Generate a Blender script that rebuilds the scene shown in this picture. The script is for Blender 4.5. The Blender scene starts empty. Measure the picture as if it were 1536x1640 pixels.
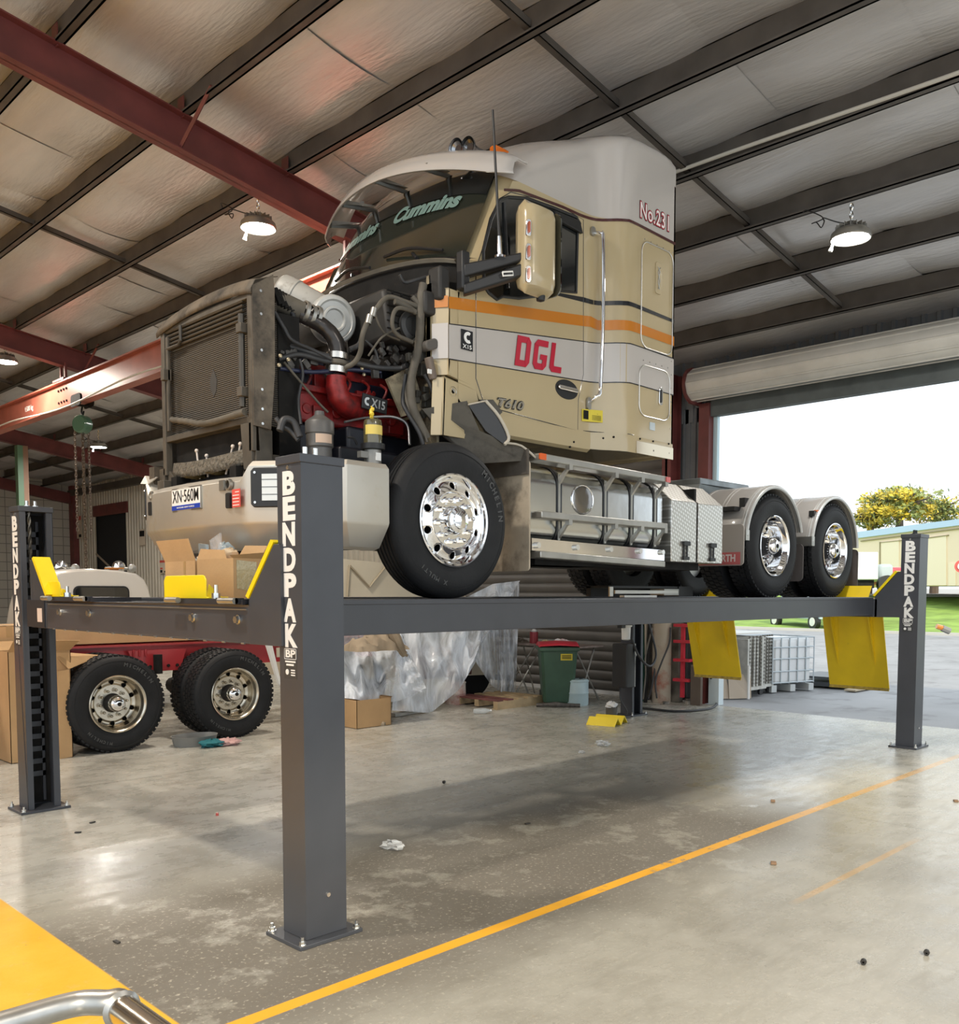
import bpy, bmesh, math, random
from mathutils import Vector, Matrix
random.seed(7)
PI=math.pi
SC=bpy.context.scene; COL=SC.collection
# ------------------------------------------------------------------ camera
CP=Vector((-2.4608,-3.7259,1.7196)); YAW,PIT,ROL=0.8007,-0.065,0.0022
FPX,PCX,PCY=1461.93,806.78,1044.65
_f=Vector((math.sin(YAW)*math.cos(PIT),math.cos(YAW)*math.cos(PIT),math.sin(PIT)))
_r=Vector((math.cos(YAW),-math.sin(YAW),0)); _u=_r.cross(_f)
CR=math.cos(ROL)*_r+math.sin(ROL)*_u; CU=-math.sin(ROL)*_r+math.cos(ROL)*_u; CF=_f
cam=bpy.data.cameras.new('camera'); co=bpy.data.objects.new('camera',cam); COL.objects.link(co)
cam.sensor_fit='HORIZONTAL'; cam.sensor_width=36; cam.lens=FPX*36/1536
cam.shift_x=-(PCX-768)/1536; cam.shift_y=(PCY-820)/1536; cam.clip_end=600; cam.clip_start=.05
m=Matrix((CR,CU,-CF)).transposed().to_4x4(); m.translation=CP; co.matrix_world=m
SC.camera=co
# ------------------------------------------------------------------ world, sun, exposure
SC.view_settings.view_transform='Standard'; SC.view_settings.look='None'
SC.view_settings.gamma=1; SC.view_settings.use_curve_mapping=False
SC.view_settings.exposure=0.22
W=bpy.data.worlds.new('world'); SC.world=W; W.use_nodes=True
WN=W.node_tree; bg=WN.nodes['Background']
bg.inputs[0].default_value=(.85,.935,1,1); bg.inputs[1].default_value=1.35
sun=bpy.data.lights.new('sun','SUN'); so=bpy.data.objects.new('sun',sun); COL.objects.link(so)
sun.energy=2.6; sun.angle=math.radians(1.5); sun.color=(1,.86,.62)
so.rotation_euler=Vector((.5,.72,-.55)).to_track_quat('-Z','Y').to_euler()
LAMP_W=120.0
LAMP_C=(1.0,.90,.77)

# ------------------------------------------------------------------ helpers
def ray(px,py): return CF+(px-PCX)/FPX*CR-(py-PCY)/FPX*CU
def at(px,py,ax,v):
    "the point of a world plane (axis ax = v) that is seen at a pixel of the photograph"
    d=ray(px,py); return CP+d*((v-CP[ax])/d[ax])
def AX(px,py,v): return at(px,py,0,v)
def AY(px,py,v): return at(px,py,1,v)
def AZ(px,py,v=0.0): return at(px,py,2,v)
MATS={}
def mat(name,col,rough=.5,metal=0.,var=.0,scale=6.,bump=0.,bscale=40.,dirt=None,coat=0.,spec=.5,emis=None,estr=0.,alpha=1.,trans=0.,stretch=(1,1,1)):
    if name in MATS: return MATS[name]
    m=bpy.data.materials.new(name); m.use_nodes=True; N=m.node_tree; L=N.links
    b=N.nodes['Principled BSDF']
    b.inputs['Base Color'].default_value=(*col,1); b.inputs['Roughness'].default_value=rough
    b.inputs['Metallic'].default_value=metal; b.inputs['Coat Weight'].default_value=coat
    b.inputs['Coat Roughness'].default_value=.08
    b.inputs['Specular IOR Level'].default_value=spec
    b.inputs['Alpha'].default_value=alpha; b.inputs['Transmission Weight'].default_value=trans
    if emis: b.inputs['Emission Color'].default_value=(*emis,1); b.inputs['Emission Strength'].default_value=estr
    if var or bump or dirt:
        tc=N.nodes.new('ShaderNodeTexCoord'); mp=N.nodes.new('ShaderNodeMapping'); mp.inputs['Scale'].default_value=stretch
        L.new(tc.outputs['Object'],mp.inputs[0])
    src=None
    if var:
        n=N.nodes.new('ShaderNodeTexNoise'); n.inputs['Scale'].default_value=scale; n.inputs['Detail'].default_value=6
        L.new(mp.outputs[0],n.inputs['Vector'])
        r=N.nodes.new('ShaderNodeValToRGB'); r.color_ramp.elements[0].position=.3; r.color_ramp.elements[1].position=.7
        r.color_ramp.elements[0].color=(*[max(0,c*(1-var)) for c in col],1); r.color_ramp.elements[1].color=(*[min(1,c*(1+var)) for c in col],1)
        L.new(n.outputs['Fac'],r.inputs[0]); src=r.outputs[0]
    if dirt:
        dc,amt,ds=dirt
        n=N.nodes.new('ShaderNodeTexNoise'); n.inputs['Scale'].default_value=ds; n.inputs['Detail'].default_value=8; n.inputs['Roughness'].default_value=.65
        L.new(mp.outputs[0],n.inputs['Vector'])
        r=N.nodes.new('ShaderNodeValToRGB'); r.color_ramp.elements[0].position=1-amt-.12; r.color_ramp.elements[1].position=1-amt+.12
        L.new(n.outputs['Fac'],r.inputs[0])
        mx=N.nodes.new('ShaderNodeMix'); mx.data_type='RGBA'
        L.new(r.outputs[0],mx.inputs[0]); mx.inputs[7].default_value=(*dc,1)
        if src: L.new(src,mx.inputs[6])
        else: mx.inputs[6].default_value=(*col,1)
        src=mx.outputs[2]
        mr=N.nodes.new('ShaderNodeMapRange'); mr.inputs[3].default_value=rough; mr.inputs[4].default_value=min(1,rough+.3)
        L.new(r.outputs[0],mr.inputs[0]); L.new(mr.outputs[0],b.inputs['Roughness'])
    if src: L.new(src,b.inputs['Base Color'])
    if bump:
        n=N.nodes.new('ShaderNodeTexNoise'); n.inputs['Scale'].default_value=bscale; n.inputs['Detail'].default_value=4
        L.new(mp.outputs[0],n.inputs['Vector'])
        bp=N.nodes.new('ShaderNodeBump'); bp.inputs['Strength'].default_value=bump; bp.inputs['Distance'].default_value=.02
        L.new(n.outputs['Fac'],bp.inputs['Height']); L.new(bp.outputs[0],b.inputs['Normal'])
    MATS[name]=m; return m

class MB:
    def __init__(s): s.v=[]; s.f=[]; s.sm=[]
    def add(s,vs,fs,smooth=False):
        o=len(s.v); s.v+= [Vector(v) for v in vs]
        for f in fs: s.f.append(tuple(i+o for i in f)); s.sm.append(smooth)
        return s
    def hexa(s,p):  # 8 points: bottom ring 0-3, top ring 4-7
        return s.add(p,[(0,3,2,1),(4,5,6,7),(0,1,5,4),(1,2,6,5),(2,3,7,6),(3,0,4,7)])
    def box(s,x0,x1,y0,y1,z0,z1):
        return s.hexa([(x0,y0,z0),(x1,y0,z0),(x1,y1,z0),(x0,y1,z0),(x0,y0,z1),(x1,y0,z1),(x1,y1,z1),(x0,y1,z1)])
    def cbox(s,c,d,R=None):
        hx,hy,hz=[k/2 for k in d]; c=Vector(c)
        P=[Vector(q) for q in ((-hx,-hy,-hz),(hx,-hy,-hz),(hx,hy,-hz),(-hx,hy,-hz),(-hx,-hy,hz),(hx,-hy,hz),(hx,hy,hz),(-hx,hy,hz))]
        if R: P=[R@q for q in P]
        return s.hexa([c+q for q in P])
    def rbox(s,c,d,r=.02,ax=2,n=4,R=None):
        "box with rounded corners about one axis"
        a=[i for i in range(3) if i!=ax]; pts=[]
        hx,hy=d[a[0]]/2,d[a[1]]/2; r=min(r,hx*.99,hy*.99)
        for (sx,sy,t0) in ((1,1,0),(-1,1,90),(-1,-1,180),(1,-1,270)):
            for k in range(n+1):
                t=math.radians(t0+90*k/n); pts.append((sx*(hx-r)+r*math.cos(t),sy*(hy-r)+r*math.sin(t)))
        return s.prism(pts,ax,c,d[ax],R)
    def prism(s,pts,ax,c,th,R=None):
        "polygon in the two other axes, extruded th along ax, centred on c"
        a=[i for i in range(3) if i!=ax]; c=Vector(c); n=len(pts); P=[]
        for h in (-th/2,th/2):
            for p in pts:
                v=Vector((0,0,0)); v[a[0]]=p[0]; v[a[1]]=p[1]; v[ax]=h
                if R: v=R@v
                P.append(c+v)
        return s.add(P,[tuple(range(n))[::-1],tuple(range(n,2*n))]+[(i,(i+1)%n,n+(i+1)%n,n+i) for i in range(n)])
    def slab(s,pts,off):
        "3-D polygon thickened by the vector off"
        off=Vector(off); n=len(pts); P=[Vector(p) for p in pts]; P+= [p+off for p in P]
        return s.add(P,[tuple(range(n))[::-1],tuple(range(n,2*n))]+[(i,(i+1)%n,n+(i+1)%n,n+i) for i in range(n)])
    def grid(s,rows,smooth=True,closed=False):
        nr=len(rows); nc=len(rows[0]); F=[]
        for i in range(nr-1):
            for j in range(nc if closed else nc-1):
                k=(j+1)%nc; F.append((i*nc+j,i*nc+k,(i+1)*nc+k,(i+1)*nc+j))
        return s.add([p for r in rows for p in r],F,smooth)
    def tube(s,pts,r,n=10,cap=True,smooth=True,sub=0):
        P=[Vector(p) for p in pts]
        if sub:
            Q=[]; E=[P[0]*2-P[1]]+P+[P[-1]*2-P[-2]]
            for i in range(1,len(E)-2):
                for k in range(sub):
                    t=k/sub; a,b,c,d=E[i-1],E[i],E[i+1],E[i+2]
                    Q.append(.5*((2*b)+(c-a)*t+(2*a-5*b+4*c-d)*t*t+(3*b-a-3*c+d)*t**3))
            P=Q+[P[-1]]
        m=len(P); R=r if isinstance(r,(list,tuple)) else [r]*m
        if len(R)!=m: R=[R[min(len(R)-1,int(i*len(R)/m))] for i in range(m)]
        t=(P[1]-P[0]).normalized(); up=Vector((0,0,1)) if abs(t.z)<.9 else Vector((1,0,0))
        u=t.cross(up).normalized(); rows=[]
        for i in range(m):
            t=(P[min(i+1,m-1)]-P[max(i-1,0)])
            t=t.normalized() if t.length>1e-9 else Vector((0,0,1))
            u=(u-t*u.dot(t)); u=u.normalized() if u.length>1e-6 else t.orthogonal().normalized()
            w=t.cross(u)
            rows.append([P[i]+R[i]*(math.cos(2*PI*k/n)*u+math.sin(2*PI*k/n)*w) for k in range(n)])
        o=len(s.v); s.grid(rows,smooth,True)
        if cap:
            s.f.append(tuple(o+k for k in range(n))[::-1]); s.sm.append(False)
            s.f.append(tuple(o+(m-1)*n+k for k in range(n))); s.sm.append(False)
        return s
    def cyl(s,a,b,r,r2=None,n=20,smooth=True): return s.tube([a,b],[r,r if r2 is None else r2],n,True,smooth)
    def lathe(s,prof,c,d,n=48,smooth=True,closed=False):
        "profile of (radius, distance along d) turned about the axis d through c"
        c=Vector(c); d=Vector(d).normalized(); u=d.orthogonal().normalized(); w=d.cross(u)
        rows=[[c+d*h+r*(math.cos(2*PI*k/n)*u+math.sin(2*PI*k/n)*w) for k in range(n)] for r,h in prof]
        if closed: rows.append(rows[0])
        return s.grid(rows,smooth,True)
    def ball(s,c,r,n=12,sq=(1,1,1)):
        c=Vector(c); rows=[]
        for i in range(n//2+1):
            a=PI*i/(n//2); rows.append([c+Vector((sq[0]*r*math.sin(a)*math.cos(2*PI*k/n),sq[1]*r*math.sin(a)*math.sin(2*PI*k/n),sq[2]*r*math.cos(a))) for k in range(n)])
        return s.grid(rows,True,True)
    def build(s,name,mt,parent=None,bevel=0,sub=0,solid=0,wn=False):
        me=bpy.data.meshes.new(name); me.from_pydata([tuple(v) for v in s.v],[],s.f)
        me.polygons.foreach_set('use_smooth',s.sm); me.update()
        bm=bmesh.new(); bm.from_mesh(me); bmesh.ops.remove_doubles(bm,verts=bm.verts,dist=1e-6); bmesh.ops.recalc_face_normals(bm,faces=bm.faces); bm.to_mesh(me); bm.free()
        me.set_sharp_from_angle(angle=math.radians(38))
        if isinstance(mt,(list,tuple)):
            for q in mt: me.materials.append(q)
        else: me.materials.append(mt)
        o=bpy.data.objects.new(name,me); COL.objects.link(o)
        if solid: q=o.modifiers.new('solid','SOLIDIFY'); q.thickness=solid
        if bevel: q=o.modifiers.new('bevel','BEVEL'); q.width=bevel; q.segments=2; q.limit_method='ANGLE'; q.angle_limit=math.radians(40)
        if sub: q=o.modifiers.new('sub','SUBSURF'); q.levels=sub; q.render_levels=sub
        if parent: setpar(o,parent)
        return o
def wloc(o):
    v=Vector(o.location); p=o.parent
    while p: v+=Vector(p.location); p=None
    return v
def setpar(o,p):
    o.parent=p
    if p.type=='EMPTY': o.matrix_parent_inverse=Matrix.Translation(-Vector(p.location))
def thing(name,label,cat,loc=(0,0,0),group=None):
    o=bpy.data.objects.new(name,None); o.empty_display_size=.1; COL.objects.link(o); o.location=loc
    return tag(o,label,cat,group)
def tag(o,label,cat,group=None,kind=None):
    if label: o['label']=label
    if cat: o['category']=cat
    if group: o['group']=group
    if kind: o['kind']=kind
    return o
def struct(o,label=None):
    o['kind']='structure'
    if label: o['label']=label
    return o
def dup(root,off,label=None,rz=0):
    off=Vector(off)
    r=root.copy(); COL.objects.link(r); r.location=Vector(root.location)+off; r.rotation_euler[2]+=rz
    if label: r['label']=label
    for ch in list(root.children):
        c=ch.copy(); COL.objects.link(c); c.parent=r; c.matrix_parent_inverse=ch.matrix_parent_inverse.copy()
        for g in list(ch.children):
            d=g.copy(); COL.objects.link(d); d.parent=c; d.matrix_parent_inverse=g.matrix_parent_inverse.copy()
    return r
DG=None
def realise(o):
    "apply modifiers of a mesh object in place"
    dg=bpy.context.evaluated_depsgraph_get(); dg.update()
    me=bpy.data.meshes.new_from_object(o.evaluated_get(dg)); o.modifiers.clear(); o.data=me; return o
def text(name,body,h,mt,parent,M,ext=.002,bold=.0,shear=0,width=None,al='CENTER',sx=1.0,space=1.0):
    "lettering; h = cap height; M maps x right, y up, z out of the face"
    cu=bpy.data.curves.new('t','FONT'); cu.body=body; cu.align_x=al; cu.align_y='CENTER'; cu.size=1; cu.extrude=.002; cu.offset=bold; cu.shear=shear; cu.space_character=space; cu.resolution_u=4
    t=bpy.data.objects.new('t',cu); COL.objects.link(t)
    dg=bpy.context.evaluated_depsgraph_get(); dg.update()
    me=bpy.data.meshes.new_from_object(t.evaluated_get(dg)); bpy.data.objects.remove(t)
    xs=[v.co.x for v in me.vertices]; ys=[v.co.y for v in me.vertices]
    s=h/.72; w=max(xs)-min(xs); k=sx*s if width is None else width/w
    for v in me.vertices: v.co=M@Vector((v.co.x*k,v.co.y*s,ext if v.co.z>0 else 0))
    me.materials.append(mt); me.name=name
    o=bpy.data.objects.new(name,me); COL.objects.link(o)
    if parent: setpar(o,parent)
    return o
def MF(o,right,up):
    right=Vector(right).normalized(); up=Vector(up); up=(up-right*up.dot(right)).normalized(); n=right.cross(up)
    m=Matrix((right,up,n)).transposed().to_4x4(); m.translation=Vector(o); return m
def bolt(mb,c,d,r=.012,h=.01,n=6): 
    c=Vector(c); d=Vector(d).normalized(); return mb.cyl(c,c+d*h,r,r*.95,n,False)

# ------------------------------------------------------------------ materials
foil=mat('foil_insulation',(.70,.69,.695),.40,.50,var=.10,scale=2.2,bump=.36,bscale=14,stretch=(2.2,.35,1))
purl=mat('galvanised_brown',(.105,.092,.080),.55,.3,var=.25,scale=3)
redst=mat('red_oxide_steel',(.15,.036,.032),.5,.0,var=.25,scale=3)
redcr=mat('red_crane_paint',(.36,.11,.075),.4,.0,var=.15,scale=3)
lift=mat('graphite_powder_coat',(.056,.060,.071),.36,.0,var=.08,scale=4,bump=.05,bscale=300)
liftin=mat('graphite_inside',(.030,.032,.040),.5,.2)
zinc=mat('zinc_bolt',(.75,.75,.73),.25,1.)
yel=mat('yellow_paint',(.86,.60,.015),.38,var=.08,scale=3,dirt=((.35,.24,.03),.22,9))
yelb=mat('bright_yellow_paint',(.90,.68,.01),.4,var=.05,scale=3)
white=mat('white_sticker',(.86,.85,.82),.5)
cream=mat('cream_cab_paint',(.50,.40,.235),.22,.0,coat=.8,var=.02,scale=2)
wpaint=mat('white_cab_paint',(.53,.49,.455),.25,coat=.7,var=.02,scale=2)
orange=mat('orange_stripe',(.58,.20,.02),.25,coat=.6)
maroon=mat('maroon_stripe',(.07,.018,.018),.25,coat=.6)
blk=mat('black_stripe',(.015,.017,.02),.25,coat=.5)
redp=mat('red_lettering',(.48,.01,.035),.35)
blackp=mat('black_plastic',(.014,.014,.015),.45,var=.2,scale=8)
dark=mat('dirty_black',(.014,.013,.012),.75,spec=.2,var=.35,scale=9,dirt=((.040,.034,.027),.30,12))
grime=mat('grimy_shroud',(.125,.10,.072),.6,.15,var=.25,scale=5,dirt=((.045,.04,.035),.42,6))
glass=mat('tinted_glass',(.010,.012,.013),.05,.0,coat=1,spec=.8)
wglass=mat('windscreen_glass',(.022,.024,.018),.07,.0,coat=.25,spec=.5)
chrome=mat('chrome',(.86,.86,.87),.07,1.)
alu=mat('brushed_aluminium',(.62,.60,.56),.36,1.,var=.10,scale=3,bump=.08,bscale=60,stretch=(1,1,8))
tankm=mat('polished_tank',(.66,.68,.68),.20,1.,var=.10,scale=2,bump=.05,bscale=8)
alud=mat('dull_aluminium',(.42,.41,.38),.42,.9,var=.15,scale=5)
tyre=mat('tyre_rubber',(.014,.0145,.016),.62,spec=.3,var=.2,scale=6,bump=.1,bscale=60)
tyrel=mat('tyre_lettering',(.075,.076,.076),.6)
engred=mat('engine_red',(.27,.013,.012),.38,var=.3,scale=7,dirt=((.03,.006,.006),.42,9))
hose=mat('rubber_hose',(.035,.035,.037),.5,var=.2,scale=10)
hosed=mat('dusty_hose',(.105,.092,.072),.7,var=.25,scale=10)
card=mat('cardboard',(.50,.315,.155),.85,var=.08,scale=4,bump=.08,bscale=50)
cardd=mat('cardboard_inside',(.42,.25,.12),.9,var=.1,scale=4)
conc=None
amber=mat('amber_lens',(.75,.16,.01),.25,coat=.6)
redl=mat('red_lens',(.6,.06,.04),.25,coat=.6)
clear=mat('clear_lens',(.7,.7,.66),.12,.3,coat=.8)
blue=mat('plate_blue',(.015,.05,.42),.4)
grey=mat('mid_grey_plastic',(.22,.22,.21),.55)
rimd=mat('worn_alloy_rim',(.60,.55,.46),.24,1.,var=.18,scale=8)
# ================================================================== SETTING
def floor_mat():
    m=bpy.data.materials.new('workshop_concrete'); m.use_nodes=True; N=m.node_tree; L=N.links; b=N.nodes['Principled BSDF']
    tc=N.nodes.new('ShaderNodeTexCoord'); P=tc.outputs['Object']
    sep=N.nodes.new('ShaderNodeSeparateXYZ'); L.new(P,sep.inputs[0])
    def noise(sc,det=6,ro=.55,src=P,stretch=None):
        n=N.nodes.new('ShaderNodeTexNoise'); n.inputs['Scale'].default_value=sc; n.inputs['Detail'].default_value=det; n.inputs['Roughness'].default_value=ro
        if stretch:
            mp=N.nodes.new('ShaderNodeMapping'); mp.inputs['Scale'].default_value=stretch; mp.inputs['Rotation'].default_value=(0,0,.35); L.new(src,mp.inputs[0]); L.new(mp.outputs[0],n.inputs['Vector'])
        else: L.new(src,n.inputs['Vector'])
        return n.outputs['Fac']
    def rng(v,a,b_,c=0.,d=1.):
        r=N.nodes.new('ShaderNodeMapRange'); L.new(v,r.inputs[0]); r.inputs[1].default_value=a; r.inputs[2].default_value=b_; r.inputs[3].default_value=c; r.inputs[4].default_value=d; return r.outputs[0]
    def mth(op,a,b_):
        r=N.nodes.new('ShaderNodeMath'); r.operation=op
        for i,q in enumerate((a,b_)):
            if isinstance(q,(int,float)): r.inputs[i].default_value=q
            else: L.new(q,r.inputs[i])
        return r.outputs[0]
    def mix(f,a,b_):
        r=N.nodes.new('ShaderNodeMix'); r.data_type='RGBA'
        if isinstance(f,float): r.inputs[0].default_value=f
        else: L.new(f,r.inputs[0])
        for i,q in ((6,a),(7,b_)):
            if isinstance(q,tuple): r.inputs[i].default_value=(*q,1)
            else: L.new(q,r.inputs[i])
        return r.outputs[2]
    X_,Y_=sep.outputs[0],sep.outputs[1]
    big=noise(.8,5); mid=noise(4,8,.65); fine=noise(45,5,.6); streak=noise(2.2,7,.65,stretch=(1,5,1))
    base=mix(rng(mid,.25,.75),(.41,.395,.345),(.55,.54,.485))
    base=mix(rng(streak,.52,.72,0,.42),base,(.24,.225,.185))
    base=mix(rng(big,.48,.62,0,.35),base,(.27,.255,.215))
    # worn-through band with exposed aggregate along the near side of the slab
    band=mth('MULTIPLY',mth('MULTIPLY',rng(Y_,1.9,.9),rng(Y_,-1.0,-.45,.35,1)),rng(X_,5.2,3.6)); band=mth('MULTIPLY',band,rng(mth('ADD',mid,mth('MULTIPLY',big,.6)),.56,.76,.15,1))
    agg=mix(rng(fine,.58,.67),(.105,.090,.072),(.38,.35,.29))
    base=mix(mth('MULTIPLY',band,.85),base,agg)
    # fine pits
    base=mix(rng(noise(16,3,.7),.68,.74,0,.75),base,(.12,.11,.09))
    # saw joints
    def line(v,c,w): return rng(mth('ABSOLUTE',mth('SUBTRACT',v,c),0.0),w,w*.4)
    j=mth('MAXIMUM',line(Y_,4.5,.008),line(X_,4.4,.004)); base=mix(mth('MULTIPLY',j,.8),base,(.08,.075,.06))
    # painted markings
    wear=rng(noise(9,8,.7),.66,.58)
    wy=mth('ADD',Y_,mth('MULTIPLY',noise(1.2,2),.0))
    ln=mth('MULTIPLY',rng(mth('ABSOLUTE',mth('ADD',wy,.505),0.0),.042,.036),rng(X_,9.0,2.0,.25,1))
    ln=mth('MULTIPLY',ln,mth('MAXIMUM',wear,rng(X_,2.8,1.2)))
    l2=mth('MULTIPLY',rng(mth('ABSOLUTE',mth('ADD',Y_,1.42),0.0),.028,.02),mth('MULTIPLY',rng(X_,2.2,2.5,0,.32),rng(X_,4.2,3.7)))
    ln=mth('MAXIMUM',ln,mth('MULTIPLY',l2,wear))
    pad=mth('MULTIPLY',rng(X_,-.815,-.825),rng(Y_,-1.1,-1.0))
    pc=mix(rng(mid,.3,.7),(.70,.36,.012),(.78,.43,.04)); pc=mix(rng(noise(11,9,.75),.56,.70,0,.6),pc,(.62,.44,.15))
    base=mix(ln,base,(.74,.37,.025)); base=mix(mth('MULTIPLY',pad,rng(noise(14,6,.7),.75,.66)),base,pc)
    L.new(base,b.inputs['Base Color'])
    rough=rng(mth('ADD',mth('MULTIPLY',mid,.7),mth('MULTIPLY',streak,.5)),.42,.78,.16,.42)
    rough=mth('MAXIMUM',rough,mth('MULTIPLY',band,.6)); rough=mth('MAXIMUM',rough,mth('MULTIPLY',pad,.5))
    L.new(rough,b.inputs['Roughness'])
    b.inputs['Specular IOR Level'].default_value=.55
    bp=N.nodes.new('ShaderNodeBump'); bp.inputs['Strength'].default_value=.35; bp.inputs['Distance'].default_value=.006
    L.new(mth('ADD',mth('MULTIPLY',fine,.5),mid),bp.inputs['Height']); L.new(bp.outputs[0],b.inputs['Normal'])
    return m
conc=floor_mat()
XW=10.0; YF=29.0; XL=-9.0; YN=-9.0
struct(MB().box(XL,XW-.15,YN,YF,-.15,0).build('floor',conc),'polished grey concrete workshop floor with a yellow line')
asph=mat('yard_asphalt',(.30,.30,.31),.55,var=.15,scale=.7,bump=.2,bscale=60,dirt=((.17,.165,.16),.35,1.3))
struct(MB().box(XW-.15,62,-60,95,-.16,-.02).build('yard',asph),'grey asphalt yard outside the roller door')
grass=mat('lawn_grass',(.24,.37,.07),.9,var=.35,scale=.9,bump=.6,bscale=30,dirt=((.33,.44,.06),.3,3))
g=MB(); rows=[]
for i in range(16):
    x=i/15; xx=38+26*x
    rows.append([(xx+(y-15)*-.11,y,-.02+1.62*(x**1.2)+.05*math.sin(y*.6+x*5)) for y in [-60+4*k for k in range(45)]])
g.grid(rows); struct(g.build('lawn',grass),'green grass bank beyond the yard')
struct(MB().hexa([(37.7,-60,-.03),(37.95,-60,-.03),(37.95,105,-.03),(37.7,105,-.03),(37.7,-60,.1),(37.95,-60,.1),(37.95,105,.1),(37.7,105,.1)]).build('kerb',mat('kerb_concrete',(.55,.54,.5),.8)) ,'pale concrete kerb at the lawn edge')
g=MB().hexa([(62.5,-80,1.2),(170,-80,1.2),(170,150,1.2),(62.5,150,1.2),(62.5,-80,1.66),(170,-80,2.6),(170,150,2.6),(62.5,150,1.66)])
struct(g.build('road',mat('road_grey',(.42,.41,.39),.9,var=.1,scale=1)),'grey street behind the lawn')
# ---- roof: underside plane of the purlins
TS=.155
def zr(x): return 5.1-TS*(x-10)
PX=[-7.32+1.165*k for k in range(16)]        # purlin lines; the one at 0.8 is the eighth
# foil blankets between the purlins, sagging, butt-jointed every 1.35 m
g=MB(); rnd=random.Random(3)
for i in range(len(PX)-1):
    xa,xb=PX[i],PX[i+1]; y=YN
    while y<YF:
        y1=min(YF,y+1.35); off=.004*rnd.random(); ph=rnd.random()*6
        rows=[]
        for a in range(9):
            u=a/8; x=xa+(xb-xa)*u
            r=[]
            for b_ in range(7):
                v=b_/6; yy=y+(y1-y+.02)*v
                sg=.055+.03*math.sin(yy*.8+i*1.7)+.012*math.sin(yy*2.3+i); z=zr(x)+.255-off-sg*math.sin(PI*u)**.8-.012*math.sin(PI*v)-.008*math.sin(7*v+ph+3*u)
                r.append((x,yy,z))
            rows.append(r)
        g.grid(rows); y=y1
struct(g.build('ceiling',foil),'silver foil insulation blankets sagging between roof purlins')
struct(MB().hexa([(XL,YN,zr(XL)+.265),(XW+.3,YN,zr(XW+.3)+.265),(XW+.3,YF,zr(XW+.3)+.265),(XL,YF,zr(XL)+.265),(XL,YN,zr(XL)+.30),(XW+.3,YN,zr(XW+.3)+.30),(XW+.3,YF,zr(XW+.3)+.30),(XL,YF,zr(XL)+.30)]).build('roof_sheet',mat('roof_sheet_metal',(.5,.5,.5),.5,.6)))
for x in PX:
    if x>9.6: continue
    z=zr(x); q=MB()
    q.box(x-.010,x+.010,YN,YF,z,z+.25).box(x-.075,x+.01,YN,YF,z,z+.012).box(x-.01,x+.075,YN,YF,z+.24,z+.25).box(x-.075,x-.065,YN,YF,z,z+.03)
    struct(q.build('roof_purlin',purl))
# sag rods / bridging at mid bay
for yb in (1.45,9.0,17.2,25.2,-6.6):
    for i in range(len(PX)-1):
        xa,xb=PX[i]+.02,PX[i+1]-.02
        if xb>9.6: continue
        q=MB(); 
        for (dy,w) in ((0,.03),):
            q.hexa([(xa,yb-w,zr(xa)+.06),(xb,yb-w,zr(xb)+.06),(xb,yb+w,zr(xb)+.06),(xa,yb+w,zr(xa)+.06),(xa,yb-w,zr(xa)+.07),(xb,yb-w,zr(xb)+.07),(xb,yb+w,zr(xb)+.07),(xa,yb+w,zr(xa)+.07)])
            q.hexa([(xa,yb-w,zr(xa)+.06),(xb,yb-w,zr(xb)+.06),(xb,yb-w+.006,zr(xb)+.06),(xa,yb-w+.006,zr(xa)+.06),(xa,yb-w,zr(xa)+.13),(xb,yb-w,zr(xb)+.13),(xb,yb-w+.006,zr(xb)+.13),(xa,yb-w+.006,zr(xa)+.13)])
        struct(q.build('purlin_bridging',purl))
# rafters (red I-beams)
def ibeam(q,xa,xb,y,dz,h,w=.15,t=.014):
    def H(y0,y1,a,b_): q.hexa([(xa,y0,zr(xa)+a),(xb,y0,zr(xb)+a),(xb,y1,zr(xb)+a),(xa,y1,zr(xa)+a),(xa,y0,zr(xa)+b_),(xb,y0,zr(xb)+b_),(xb,y1,zr(xb)+b_),(xa,y1,zr(xa)+b_)])
    H(y-.006,y+.006,dz-h,dz); H(y-w/2,y+w/2,dz-h,dz-h+t); H(y-w/2,y+w/2,dz-t,dz)
for yr in (-3.5,4.95,13.3,21.3):
    q=MB(); ibeam(q,XL,XW-.02,yr,0.0,.36,.17)
    for x in PX:
        if x<9.5: q.box(x-.05,x-.04,yr-.06,yr+.06,zr(x)-.02,zr(x)+.18)
    o=q.build('roof_rafter',redst); struct(o)
# fly braces from rafter to purlin
for yr in (4.95,13.3):
    for x in (1.965,4.295,6.6):
        q=MB().tube([(x-.05,yr-.02,zr(x)-.34),(x-.02,yr-.62,zr(x)+.05)],.022,4,True,False); struct(q.build('fly_brace',redst))
# ---- walls
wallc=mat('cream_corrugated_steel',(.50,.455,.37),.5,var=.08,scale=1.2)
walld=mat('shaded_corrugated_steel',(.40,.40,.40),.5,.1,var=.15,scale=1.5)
block=mat('painted_block_wall',(.46,.43,.37),.8,var=.06,scale=2)
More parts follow.
